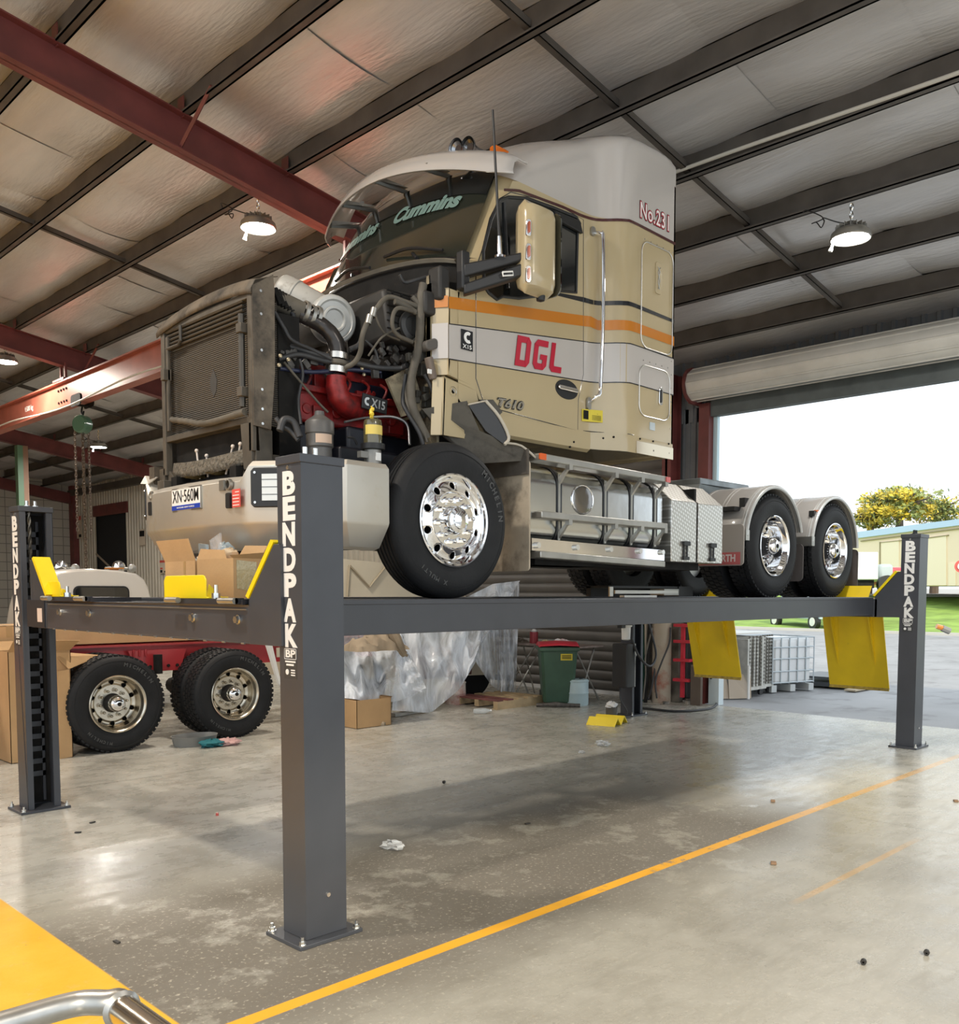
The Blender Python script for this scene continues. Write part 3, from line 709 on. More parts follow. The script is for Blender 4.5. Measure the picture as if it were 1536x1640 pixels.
# inner liner so that nothing shows through
MB().hexa([(2.05,YC-.95,2.97),(4.33,YC-1.0,2.97),(4.33,YC+1.0,2.97),(2.05,YC+.95,2.97),(2.75,YC-.8,4.6),(4.33,YC-1.0,4.75),(4.33,YC+1.0,4.75),(2.75,YC+.8,4.6)]).build('cab_interior',mat('interior_dark',(.02,.02,.02),.9),T)
# roof (white), upper side panels + dome
q=MB(); rows=[]
for x in XS:
    row=[]
    for mir in (0,):
        row.append(Vector((x,yn(x),min(ZM,zs(x))))); 
    row+= [skin(x,u) for u in US]
    row.append(Vector((x,2*YC-yn(x),min(ZM,zs(x)))))
    rows.append(row)
q.grid(rows)
# rear closing panel
r=rows[-1]; q.add(r,[tuple(range(len(r)))])
q.build('roof_cap',wpaint,T)
# windscreen surround (cream pillars) as part of skin between x=1.95 and 2.42
q=MB(); rows=[]
for i in range(9):
    x=2.08+.46*i/8; rows.append([skin(x,u,-.022) for u in US])
q.grid(rows); q.build('windscreen_surround',cream,T)
q=MB(); rows=[]
for i in range(11):
    x=2.15+.375*i/10; row=[]
    ul=.90-.03*(i/10); 
    for k in range(25):
        u=-ul+2*ul*k/24; row.append(skin(x,u,.008))
    rows.append(row)
q.grid(rows); wsc=q.build('windscreen',wglass,T)
# dark ceramic border and shade band along the top of the screen
q=MB(); rows=[]
for i in range(5):
    x=2.415+.11*i/4; rows.append([skin(x,-.87+1.74*k/24,.012) for k in range(25)])
q.grid(rows)
q.build('shade_band',glass,wsc)
def on_screen(u0,x0,du,dx,M=None): pass
def screen_text(body,u0,u1,xlo,h):
    cu=bpy.data.curves.new('t','FONT'); cu.body=body; cu.align_x='LEFT'; cu.size=1; cu.offset=.05; cu.shear=.25
    t=bpy.data.objects.new('t',cu); COL.objects.link(t); dg=bpy.context.evaluated_depsgraph_get(); dg.update()
    me=bpy.data.meshes.new_from_object(t.evaluated_get(dg)); bpy.data.objects.remove(t)
    bm=bmesh.new(); bm.from_mesh(me); bmesh.ops.subdivide_edges(bm,edges=[e for e in bm.edges if e.calc_length()>.15],cuts=2); bm.to_mesh(me); bm.free()
    w=max(v.co.x for v in me.vertices)
    for v in me.vertices:
        u=u1+(u0-u1)*(v.co.x/w); x=xlo+v.co.y/.72*h
        v.co=skin(x,u,.017)
    me.materials.append(mat('screen_lettering',(.17,.26,.23),.5)); me.name='screen_lettering'
    o=bpy.data.objects.new('screen_lettering',me); COL.objects.link(o); o.parent=wsc
screen_text('Cummins',-.70,-.04,2.36,.062)
screen_text('Cummins',.16,.84,2.36,.062)
# wipers and cowl
q=MB()
for (u0,u1) in ((-.75,-.15),(-.05,.55)):
    a=skin(2.16,u0,.03); b=skin(2.20,u1,.02); q.tube([a,(a+b)/2+Vector((-.03,0,.03)),b],.012,6,sub=4)
    q.tube([skin(2.14,(u0+u1)/2-.1,.03),(a+b)/2],.014,6)
q.build('wiper',blackp,T)
rows=[]
for k in range(25):
    u=-.98+1.96*k/24; a=skin(2.13,u)
    rows.append([a+Vector((.03,0,.05)),a+Vector((-.03,0,.035)),a+Vector((-.09,0,-.02)),a+Vector((-.12,0,-.12)),a+Vector((-.10,0,-.30))])
MB().grid(rows).build('cowl',dark,T)
rows=[]
for k in range(25):
    u=-.95+1.90*k/24; a=skin(2.13,u)+Vector((-.13,0,-.03)); rows.append([a,a+Vector((-.02,0,.02)),a+Vector((0,0,.03)),a+Vector((.02,0,.01))])
MB().grid(rows).build('cowl_seal',mat('dusty_seal',(.20,.175,.135),.7,var=.2,scale=6),T)
# firewall
q=MB(); rows=[]
for k in range(13):
    u=-1+2*k/12; a=skin(2.13,u); rows.append([(a.x+.0,a.y,a.z-.03),(a.x+.0,a.y,3.7),(a.x+.06,a.y,3.2),(a.x+.06,a.y,2.5)])
q.grid(rows); q.build('firewall',dark,T)
# ---- sun visor
rows=[]
for k in range(33):
    u=-1+2*k/32; w=1-u*u; sk=-.05*(1+u); e=max(0,(abs(u)-.9)/.1)
    lo=Vector((2.37-.33*w+sk+.07*e,YC+1.06*u,4.70+.14*w+.03*e)); up=Vector((2.56-.30*w+sk-.03*e,YC+1.06*u,4.90+.14*w-.05*e))
    mid=(lo+up)/2+Vector((-.03,0,.03))
    rows.append([lo+Vector((.012,0,-.004)),lo,lo*.75+mid*.25+Vector((-.008,0,0)),mid,mid*.3+up*.7+Vector((-.01,0,.008)),up,up+Vector((.06,0,.0))])
vis=MB().grid(rows).build('sun_visor',wpaint,T,solid=.014)
for u in (-.45,.0,.45,.75): 
    q=MB()
    a=skin(2.53,u); w=1-u*u; b=Vector((2.37-.33*w-.05*(1+u)+.03,YC+1.06*u,4.72+.14*w)); q.tube([a,b],.018,6); q.slab([a+Vector((0,-.02,.03)),b+Vector((0,-.02,.0)),b+Vector((0,-.02,.04))],(0,.04,0)); q.build('visor_bracket',alud,vis)
q=MB()
for k,(u,x) in enumerate(((.52,2.2),(.60,2.2))): pass
# horns on the roof
for px,py in ((729,238),(748,235)):
    c=AY(px,py,1.42); q=MB().lathe([(.075,0),(.07,.02),(.04,.05),(.028,.10),(.02,.20),(.016,.45)],c,(.93,0,.05),24).lathe([(.001,.03),(.035,.03),(.055,.012)],c,(.93,0,.05),20)
    q.cyl(c+Vector((.25,0,.01)),c+Vector((.25,0,-.12)),.012,n=8); q.build('air_horn',mat('horn_steel',(.35,.36,.38),.25,1.),T)
c=AY(800,243,1.25); MB().rbox((c.x,c.y,c.z-.01),(.16,.07,.06),.02,2).build('roof_marker_lamp',amber,T,bevel=.01)
c=AY(285,0,2)
c=AY(556,320,2.85); MB().rbox((c.x+.12,c.y,c.z),(.1,.06,.06),.02,2).build('roof_marker_lamp',grey,T,bevel=.01)
# ---- stripes that follow the body side
def stripe(name,mt,top,bot,off,mir=True,x0=None,x1=None,parent=None):
    "top and bot: pixel polylines measured on the side of the cab"
    def tab(pl): 
        p=[side(*v) for v in pl]; return [(v.x,v.z) for v in p]
    A_,B_=tab(top),tab(bot)
    def f(tb,x):
        if x<=tb[0][0]: 
            (a,b),(c,d)=tb[0],tb[1]; return b+(d-b)*(x-a)/(c-a)
        for (a,b),(c,d) in zip(tb,tb[1:]):
            if x<=c: return b+(d-b)*(x-a)/(c-a)
        return tb[-1][1]
    xa=A_[0][0] if x0 is None else x0; xb=4.372 if x1 is None else x1
    for m_ in ((0,1) if mir else (0,)):
        q=MB(); rows=[]; n=36
        for i in range(n+1):
            x=xa+(xb-xa)*i/n; y=yn(x)-off; y=2*YC-y if m_ else y
            z0,z1=f(B_,x),f(A_,x); rows.append([(x,y,z0),(x,y,z1)])
        q.grid(rows); q.build(name,mt,parent or T)
stripe('orange_stripe',orange,[(727,476),(950,507),(957,513),(1007,513),(1081,540)],[(727,495),(950,524),(957,529),(1007,529),(1081,555)],.003,x0=1.862)
stripe('black_stripe',blk,[(878,466),(934,476),(957,482),(1007,482.5),(1081,513)],[(878,470),(934,484),(957,489),(1007,489.5),(1081,518)],.003)
stripe('white_band',wpaint,[(727,520),(934,547),(957,550),(1007,550),(1081,575.5)],[(727,576),(934,610),(957,613),(1007,613),(1081,634)],.002,x0=1.862)
for nm,pl in (('t',[(727,519),(934,546),(957,549),(1007,549),(1081,574.5)]),('b',[(727,575.5),(934,609.5),(957,612),(1007,612),(1081,633)])):
    stripe('pinstripe',blk,pl,[(x,y+1.6) for x,y in pl],.004,x0=1.862)
pl=[(806,302),(830,303),(900,329),(933,344),(957,350),(1007,351),(1082,389)]
stripe('maroon_stripe',maroon,pl,[(x,y+4.5) for x,y in pl],.004,x0=2.40)
# door seam lines
def seam(pts,name='panel_seam',r=.004,mt=None,parent=None,off=.0):
    q=MB(); P=[side(*p) for p in pts]
    for p in P: p.y-=off
    q.tube(P,r,6); return q.build(name,mt or blk,parent or T)
# fine door leaf as a real panel
dl=[(762,430),(762,606),(776,650),(925,690),(926,640),(934,600),(934,352),(905,335),(860,318),(818,308),(800,318),(784,350),(772,400)]
q=MB(); P=[side(*p) for p in dl]
for p in P: p.y=yn(max(p.x,1.9))-.0015
q.slab(P,(0,.01,0)); door=q.build('door',cream,T)
seam(dl+[dl[0]],'door_gap',.0035,parent=door,off=.001)
# the parts of the stripes stay above the door leaf; side glass
win=[(799,321),(813,316),(843,318),(885,333),(922,348),(928,358),(924,375),(922,469),(881,465),(862,474),(830,478),(804,475),(795,480),(782,470),(774,458),(773,403),(785,355)]
P=[side(*p) for p in win]
q=MB().slab([(p.x,p.y-.004,p.z) for p in P],(0,.004,0)); q.build('door_window',glass,door)
wc=sum((p for p in P),Vector())/len(P)
q=MB().tube([(p.x,p.y-.006,p.z) for p in P]+[(P[0].x,P[0].y-.006,P[0].z)],.012,6); q.build('window_rubber',blackp,door)
q=MB(); a,b=side(890,350),side(924,372); q.slab([side(884,338)+Vector((0,-.03,0)),side(925,355)+Vector((0,-.03,0)),side(928,376)+Vector((0,-.04,0)),side(884,352)+Vector((0,-.04,0))],(0,.03,0)); q.build('window_weather_shield',blackp,door,bevel=.006)
q=MB(); a,b=side(806,325),side(812,462); q.tube([(a.x,a.y-.01,a.z),(b.x,b.y-.01,b.z)],.012,6); q.build('quarter_window_bar',blackp,door)
# mirrored far side glass so the cab looks right from the other side
q=MB().slab([(p.x,2*YC-p.y,p.z) for p in P],(0,.006,0)); q.build('far_door_window',glass,T)
# door handle
c=side(907,624); q=MB()
pts=[(.135*math.cos(2*PI*k/28)*(1 if math.cos(2*PI*k/28)>0 else 1),.075*math.sin(2*PI*k/28)) for k in range(28)]
q.prism(pts,1,(c.x,c.y-.004,c.z),.008); dh=q.build('handle_recess',blackp,door,bevel=.003)
q=MB().rbox((c.x,c.y-.022,c.z+.003),(.235,.02,.032),.015,1); q.build('door_handle',chrome,dh,bevel=.006)
# lower sill & corner panels (cream, below the door)
q=MB(); rows=[]
for i in range(13):
    x=2.25+1.15*i/12; y=yn(x); rows.append([(x,y-.004,3.02),(x,y-.008,2.95),(x,y-.002,2.88),(x,y+.03,2.86)])
q.grid(rows,False); q.build('sill_panel',cream,T)
q=MB(); rows=[]
for i in range(13):
    x=3.4+.97*i/12; y=yn(x); rows.append([(x,y-.003,3.02),(x,y-.006,2.95),(x,y-.003,2.885)])
q.grid(rows,False); q.build('sleeper_skirt',cream,T)
seam([(934,690),(957,692),(1007,695),(1015,697)],'panel_seam',.003)
q=MB()
for (px,py) in ((965,702),(982,700),(1024,703),(1045,707),(1070,711),(1045,722),(1070,726),(918,708),(912,716)):
    p=side(px,py); q.cyl((p.x,p.y-.012,p.z),(p.x,p.y,p.z),.008,n=8)
q.build('skirt_screw',dark,T)
# front cowl-side panel in front of the door
q=MB(); fr=[(700,470),(727,470),(762,480),(762,606),(712,600),(700,560)]
P=[]; 
for p in ((1.80,4.0),(1.80,3.24),(2.12,3.17),(2.12,4.05)): P.append((p[0],1.005,p[1]))
q.slab([(1.86,1.0,3.80),(1.86,1.0,3.215),(2.10,1.0,3.17),(2.10,1.0,4.0),(1.98,1.0,4.02),(1.96,1.0,3.80)],(0,.03,0))
q.slab([(1.86,1.0,3.80),(1.86,1.0,3.215),(1.80,1.10,3.215),(1.80,1.10,3.80)],(.02,0,0))
q.slab([(1.80,1.10,3.85),(1.80,1.10,3.20),(1.80,1.17,3.20),(1.80,1.17,3.85)],(.02,0,0))
q.build('cowl_side_panel',cream,T,bevel=.006)
q=MB(); q.slab([(1.82,1.0,3.20),(2.13,1.0,3.155),(2.24,1.0,2.92),(2.24,1.0,2.80),(1.80,1.0,2.80)],(0,.03,0)).slab([(1.82,1.0,3.20),(1.80,1.0,2.80),(1.76,1.08,2.80),(1.78,1.08,3.20)],(.02,0,0))
q.build('lower_cowl_panel',cream,T,bevel=.006)
c=AY(726,627,.998); MB().lathe([(.034,0),(.03,-.006),(.014,-.002),(.001,-.002)],(c.x,.998,c.z),(0,-1,0),20).build('panel_grommet',alud,T)
for nm,mt_,za,zb2 in (('orange_stripe',orange,3.748,3.672),('white_band',wpaint,3.565,3.328)):
    MB().slab([(1.857,.999,zb2),(1.857,.999,za),(1.797,1.099,za),(1.797,1.099,zb2)],(-.003,-.002,0)).build(nm,mt_,T)
# cummins X15 badge on the panel
c=AY(748,545,.992); MB().box(c.x-.055,c.x+.055,.990,.997,c.z-.068,c.z+.068).build('engine_badge',blk,T)
text('engine_badge_letters','X15',.028,white,T,MF((c.x,.989,c.z-.047),(1,0,0),(0,0,1)),bold=.01,width=.085)
q=MB()
for k in range(10):
    a0=math.radians(60+24*k); 
C0=(c.x+.008,c.z+.018); arc=[]
for k in range(13):
    a=math.radians(55+250*k/12); arc.append((C0[0]+.040*math.cos(a),C0[1]+.040*math.sin(a)))
for k in range(13):
    a=math.radians(305-250*k/12); arc.append((C0[0]+.018*math.cos(a),C0[1]+.018*math.sin(a)))
q.prism(arc,1,(0,.9885,0),.003); q.build('engine_badge_symbol',white,T)
# DGL lettering: chunky slanted capitals
def dgl():
    cw,chh,st=.152,.225,.047
    A=AY(824,535,.993)
    L={}
    L['D']=[[(0,0),(cw*.75,0),(cw,.05),(cw,chh-.05),(cw*.75,chh),(0,chh)],[(st,st),(st,chh-st),(cw*.66,chh-st),(cw-st,chh-.075),(cw-st,.075),(cw*.66,st)]]
    # G, L as stroke boxes
    def rects(name):
        if name=='D': return [(0,0,st,chh),(0,chh-st,cw*.8,chh),(0,0,cw*.8,st),(cw-st,.035,cw,chh-.035)],[((cw*.8,chh),(cw,chh-.035),(cw-st,chh-.035-.02),(cw*.8-.02,chh-st)),((cw*.8,0),(cw,.035),(cw-st,.055),(cw*.8-.02,st))]
        if name=='G': return [(0,.035,st,chh-.035),(.03,chh-st,cw,chh),(.03,0,cw-.035,st),(cw-st,.035,cw,chh*.52),(cw*.5,chh*.52-st*.85,cw,chh*.52)],[((.03,chh),(0,chh-.035),(st,chh-.055),(.05,chh-st)),((.03,0),(0,.035),(st,.055),(.05,st)),((cw-.035,0),(cw,.035),(cw-st,.055),(cw-.055,st))]
        if name=='L': return [(0,.03,st,chh),(.03,0,cw*.92,st)],[((.03,0),(0,.03),(st,.06),(.05,st))]
    ox=0
    for ch in 'DGL':
        q=MB(); R_,Q_=rects(ch)
        # slanted, on the side plane
        def M_(x,z): return Vector((A.x+ox+x+.16*(z-0)*1.0-.0,.9925,A.z-.225+z+.055*(ox+x)))
        eps=0
        for (a,b,c_,d) in R_: q.slab([M_(a,b),M_(c_,b),M_(c_,d),M_(a,d)],(0,-.002-eps,0)); eps+=.0003
        for P4 in Q_: q.slab([M_(*p) for p in P4],(0,-.002-eps,0)); eps+=.0003
        q.build('side_lettering',redp,T); ox+=cw+.040
dgl()
c=AY(815,648,.994); text('model_badge_outline','T610',.066,blk,T,MF((c.x,c.y,c.z),(1,0,.04),(0,0,1)),shear=.3,width=.285,bold=.05,ext=.004); text('model_badge','T610',.060,chrome,T,MF((c.x,c.y,c.z),(1,0,.04),(0,0,1)),shear=.3,width=.27,bold=.01,ext=.012)
c=side(1049,349); c=Vector((c.x,c.y-.004,c.z))
FK=dict(h=.125,sx=.76,space=1.12); text('fleet_number','No.231',FK['h'],maroon,T,MF(c,(1,0,0),(0,0,1)),bold=.075,sx=.76,ext=.001,space=1.12)
text('fleet_number_outline','No.231',.125,redp,T,MF(c+Vector((0,-.0012,0)),(1,0,0),(0,0,1)),bold=.05,sx=.76,ext=.001,space=1.12)
text('fleet_number_letters','No.231',.125,white,T,MF(c+Vector((0,-.0024,0)),(1,0,0),(0,0,1)),bold=.008,sx=.76,ext=.001,space=1.12)
# warning sticker
a,b=side(931,655),side(964,677); 
def ysr(x): return yn(x)-.006
q=MB().slab([(a.x,ysr(a.x),a.z),(b.x,ysr(b.x),a.z+.01),(b.x,ysr(b.x),b.z),(a.x,ysr(a.x),b.z-.01)],(0,-.002,0)); st=q.build('warning_sticker',mat('sticker_yellow',(.72,.58,.05),.5),T)
q=MB(); w=b.x-a.x; h=a.z-b.z
def sp(u,v,k=.0): x=a.x+w*u; return Vector((x,ysr(x)-.012-k,b.z+h*v))
q.slab([sp(.04,.1),sp(.3,.1),sp(.3,.9),sp(.04,.9)],(0,-.001,0))
for k in range(5): q.slab([sp(.42,.12+.1*k),sp(.9,.12+.1*k),sp(.9,.15+.1*k),sp(.42,.15+.1*k)],(0,-.001,0))
q.slab([sp(.58,.7),sp(.76,.7),sp(.67,.93)],(0,-.001,0)); q.build('sticker_print',dark,st)
# grab rail
g0,g1=side(951,372),side(948,632)
q=MB().tube([(g0.x,g0.y+.01,g0.z),(g0.x,g0.y-.07,g0.z-.03),(g0.x+.01,g0.y-.085,g0.z-.08),(g0.x+.02,g0.y-.085,(g0.z+g1.z)/2),(g1.x+.0,g0.y-.085,g1.z+.05),(g1.x-.03,g0.y-.07,g1.z-.03),(g1.x-.05,g0.y+.01,g1.z-.08)],.016,12,sub=4); gr=q.build('grab_rail',chrome,T)
MB().rbox((g0.x-.02,g0.y-.008,g0.z),(.05,.016,.07),.02,1).rbox((g1.x-.05,g0.y-.008,g1.z-.08),(.045,.016,.10),.02,1).build('rail_foot',alud,gr)
# toolbox doors on the sleeper side
def rframe(pxs,r,name,mt,off,rad=.07):
    P=[side(*p) for p in pxs]; x0=min(p.x for p in P); x1=max(p.x for p in P)
    return P
def locker(tl,tr,br,bl,name,lab=None):
    P=[side(*p) for p in (tl,tr,br,bl)]; xa=(P[0].x+P[3].x)/2; xb=(P[1].x+P[2].x)/2; za=(P[2].z+P[3].z)/2; zt=(P[0].z+P[1].z)/2
    cx,cz=(xa+xb)/2,(za+zt)/2; w,h=xb-xa,zt-za; y=.85; r=.09
    pts=[]
    for (sx,sy,t0) in ((1,1,0),(-1,1,90),(-1,-1,180),(1,-1,270)):
        for k in range(7):
            t=math.radians(t0+90*k/6); pts.append((cx+sx*(w/2-r)+r*math.cos(t),cz+sy*(h/2-r)+r*math.sin(t)))
    o=None
    q=MB().tube([(p[0],y-.005,p[1]) for p in pts]+[(pts[0][0],y-.005,pts[0][1])],.006,6); rim=q.build(name,alu,T)
    return rim,(cx,cz,w,h)
r1,d1=locker((1026,383),(1079,408),(1074,570),(1027,556),'locker_door')
r2,d2=locker((1025,582),(1072,598),(1071,672),(1021,668),'locker_door')
cx,cz,w,h=d2
c=side(1057,635); q=MB().rbox((c.x,.842,c.z),(.052,.012,.15),.02,1); hh_=q.build('locker_handle',chrome,r2,bevel=.003)
MB().rbox((c.x-.005,.835,c.z+.0),(.026,.008,.11),.01,1).build('latch_paddle',blackp,r2)
c=side(1054,446); MB().rbox((c.x,.846,c.z),(.085,.008,.26),.02,1).build('vent_badge',cream,T,bevel=.003)
q=MB().tube([(c.x-.015,.840,c.z+.09),(c.x+.012,.840,c.z+.05),(c.x-.012,.840,c.z-.02),(c.x+.01,.840,c.z-.09)],.004,6,sub=4).tube([(c.x+.02,.840,c.z+.09),(c.x-.012,.840,c.z+.05),(c.x+.012,.840,c.z-.02),(c.x-.01,.840,c.z-.09)],.004,6,sub=4); q.build('badge_ornament',alud,T)
c=side(1044,683); MB().rbox((c.x,.846,c.z),(.075,.006,.065),.004,1).build('reflector',mat('pale_reflector',(.6,.66,.68),.2,.3),T)
q=MB()
for i in range(14):
    for xx in (4.335,): q.cyl((xx,.846,3.15+.115*i),(xx,.851,3.15+.115*i),.006,n=6)
for i in range(5): q.cyl((3.92+.09*i,.846,4.645),(3.92+.09*i,.851,4.645),.006,n=6); q.cyl((3.92+.09*i,.846,3.66),(3.92+.09*i,.851,3.66),.006,n=6)
q.build('rivet_row',zinc,T)
# polished corner panel low at the back
MB().slab([(3.83,.842,2.985),(4.368,.842,2.985),(4.368,.842,2.885),(3.83,.842,2.885)],(0,-.004,0)).build('corner_guard',mat('polished_cream',(.66,.58,.44),.10,.6),T)
# ---- mirror
m0=AY(855,400,.70)
q=MB(); x0,x1,z0,z1=2.24,2.64,3.82,4.46
rows=[]
for i in range(15):
    t=i/14; z=z0+(z1-z0)*t; e=min(t,1-t)*2; s=min(1,(1-(1-min(1,e*3.2))**2)**.5) if e<.3125 else 1
    s=max(.02,s); row=[]
    for k in range(28):
        a=2*PI*k/28; ca,sa=math.cos(a),math.sin(a)
        ex=abs(ca)**.6*(1 if ca>0 else -1); ey=abs(sa)**.8*(1 if sa>0 else -1)
        row.append((2.44+.155*ex*(.75+.25*s)+.02,.74+.10*ey*s*(.8+.2*s),z))
    rows.append(row)
q.grid(rows,True,True); n=len(q.v); q.f.append(tuple(range(28))[::-1]); q.sm.append(False); q.f.append(tuple(n-28+k for k in range(28))); q.sm.append(False)
mh=q.build('mirror_housing',cream,T)
q=MB().rbox((2.628,.74,4.14),(.012,.19,.58),.06,0); q.build('mirror_glass',mat('mirror_face',(.25,.27,.28),.05,1.),mh)
for py in (361,400,436):
    c=AY(841,py,.66); q=MB().rbox((2.31,.672,c.z),(.036,.02,.115),.017,1,R=Matrix.Rotation(-.5,3,'Z')); l=q.build('marker_surround',chrome,mh,bevel=.003)
for py in (361,400,436):
    c=AY(841,py,.66); MB().rbox((2.305,.662,c.z),(.016,.022,.075),.007,1,R=Matrix.Rotation(-.5,3,'Z')).build('marker_lens',mat('dark_amber',(.38,.06,.01),.2,coat=.6),mh)
c=AY(866,468,.74); MB().lathe([(.001,-.07),(.03,-.06),(.035,-.02),(.05,.0),(.05,.04)],(c.x,.74,c.z+.0),(0,0,1),14).build('mirror_foot',blackp,mh)
q=MB()
def arm(pa,pb,y0,y1,wa,wb):
    a=AY(*pa,y0); b=AY(*pb,y1); q.hexa([a+Vector((-.0,-.03,-wa)),a+Vector((.05,.03,-wa)),b+Vector((.03,.03,-wb)),b+Vector((-.02,-.03,-wb)),a+Vector((-.0,-.03,wa)),a+Vector((.05,.03,wa)),b+Vector((.03,.03,wb)),b+Vector((-.02,-.03,wb))])
arm((738,434),(835,413),.96,.76,.045,.03); arm((738,464),(835,434),.96,.76,.035,.045)
q.box(1.93,2.0,.93,1.0,3.80,4.06)
ar=q.build('mirror_arm',blackp,T,bevel=.012)
c=AY(808,437,.80); MB().tube([(c.x-.045,.775,c.z-.012),(c.x+.045,.765,c.z+.012),(c.x+.05,.765,c.z-.012),(c.x-.04,.775,c.z-.036),(c.x-.045,.775,c.z-.012)],.006,6).build('arm_badge',white,ar)
# antenna
a,b=AY(789,176,.80),AY(801,410,.80)
q=MB().cyl(a,b,.0075,.011,8); an=q.build('antenna_whip',blackp,T)
MB().cyl(b,b+(a-b).normalized()*.13,.016,.014,12).cyl(b,b-Vector((0,0,.015)),.04,n=14).build('antenna_spring',chrome,an)

# ---- wheels
RT=.522
def wheel(c,s,kind,parent,tread='rib',rimmat=chrome,w=.29,nuts=True,letters=True,dual=False):
    "c = centre of the outer face; s = -1 when that face looks towards -Y"
    c=Vector(c); ax=(0,-s,0)   # profile distance runs inboard
    pr=[(.292,.035),(.300,.018),(.33,.006),(.37,-.002),(.41,-.004),(.44,-.002),(.455,.003),(.458,.000),(.475,.006),(.497,.020),(.512,.038),(.519,.052)]
    ys=.06; 
    for k in range(5):
        y0=.058+k*(w-.116)/5; y1=y0+(w-.116)/5
        pr+=[(.522,y0+.002),(.522,y1-.012),(.494,y1-.010),(.494,y1-.003)]
    inner=[(.519,w-.052),(.512,w-.038),(.497,w-.02),(.46,w-.002),(.41,w+.004),(.33,w-.006),(.292,w-.035),(.285,w*.5)]
    q=MB().lathe(pr+inner,c,ax,72,closed=True)
    if tread=='lug':
        nb=56
        for k in range(nb):
            a=2*PI*k/nb
            for (ya,yb,da) in ((.03,.085,0),(.09,.145,.5),(.15,.205,0),(.21,.26,.5)):
                aa=a+da*2*PI/nb; R=Matrix.Rotation(aa,3,'Y'); ctr=c+R@Vector((0,0,.519))+Vector((0,-s*(ya+yb)/2,0))
                q.cbox(ctr,(.038,(yb-ya)*.9,.018),R)
    t=q.build('tyre',tyre,parent)
    if letters:
        for word,a0,h in (('MICHELIN',-62,.042),('X MULTI',152,.030)) if kind=='front' else (('MICHELIN',-35,.040),('MICHELIN',150,.03)):
            q=MB(); step=math.radians(6.6 if h>.035 else 5.0)
            objs=[]
            for i,chh in enumerate(word):
                if chh==' ': continue
                a=math.radians(a0)+0; ang=-(a)-step*(i-len(word)/2)+PI/2 if False else math.radians(90-(-a0))-step*(i-(len(word)-1)/2)
                rr=.425
                dx,dz=math.cos(ang),math.sin(ang)
                if s>0: dx=-dx
                pos=c+Vector((dx*rr,s*.0005,dz*rr)); up=Vector((dx,0,dz)); right=up.cross(Vector((0,s,0)))
                # right x up = outward normal (0,s,0)
                M=Matrix((right,up,Vector((0,s,0)))).transposed().to_4x4(); M.translation=pos+Vector((0,s*.003,0))
                o=text('sidewall_lettering',chh,h,tyrel,None,M,bold=.03,ext=.0025)
                objs.append(o)
            vs=[];fs=[]
            for o in objs:
                k0=len(vs); vs+=[v.co.copy() for v in o.data.vertices]; fs+=[tuple(i+k0 for i in p.vertices) for p in o.data.polygons]
                bpy.data.objects.remove(o)
            q=MB(); q.add(vs,fs); q.build('sidewall_lettering',tyrel,t)
    # rim
    if kind=='front':
        pr=[(.292,.060),(.300,.030),(.312,.012),(.312,.002),(.303,-.002),(.290,.004),(.283,.018),(.276,.034),(.262,.040),(.240,.034),(.215,.022),(.198,.010),(.190,.012),(.183,.020),(.150,.020),(.105,.020),(.100,.02),(.06,.02),(.06,.04),(.20,.05),(.27,.06)]
        hole_r,hd=.232,.03
    else:
        pr=[(.292,.060),(.300,.030),(.310,.012),(.310,.000),(.300,-.004),(.288,.004),(.280,.020),(.270,.050),(.262,.060),(.262,.135),(.250,.160),(.225,.172),(.205,.168),(.195,.158),(.150,.158),(.11,.158),(.06,.158),(.06,.175),(.20,.19),(.275,.19),(.285,.10)]
        hole_r,hd=.225,.170
    q=MB().lathe(pr,c,ax,72,closed=True); rim=q.build('rim',rimmat,parent)
    # hand holes
    cut=MB()
    for k in range(10):
        a=2*PI*(k+.5)/10; cc=c+Vector((hole_r*math.cos(a),-s*hd,hole_r*math.sin(a)))
        q=MB(); rr=.025
        ro=[]
        base=cc+Vector((0,s*.09,0)); end=cc-Vector((0,s*.09,0)); cut.cyl(base,end,rr,n=16)
    co_=cut.build('cutter',rimmat,None); md=rim.modifiers.new('holes','BOOLEAN'); md.operation='DIFFERENCE'; md.solver='EXACT'; md.object=co_
    realise(rim); bpy.data.objects.remove(co_)
    # brake drum behind (dark)
    MB().lathe([(.001,.09),(.25,.09),(.25,.25),(.001,.25)] if kind=='front' else [(.001,.215),(.25,.215),(.25,.28),(.001,.28)],c,ax,32).build('brake_drum',dark,parent)
    yb=.020 if kind=='front' else .158
    if nuts:
        for k in range(10):
            a=2*PI*k/10+.12; p=c+Vector((.143*math.cos(a),-s*yb,.143*math.sin(a)))
            q=MB().cyl(p,p+Vector((0,s*.012,0)),.026,n=14).cyl(p+Vector((0,s*.010,0)),p+Vector((0,s*.038,0)),.017,n=6,smooth=False).lathe([(.0155,0),(.013,.012),(.006,.018),(.0005,.019)],p+Vector((0,s*.038,0)),(0,s,0),12)
            q.build('wheel_nut',rimmat if kind!='front' else chrome,rim)
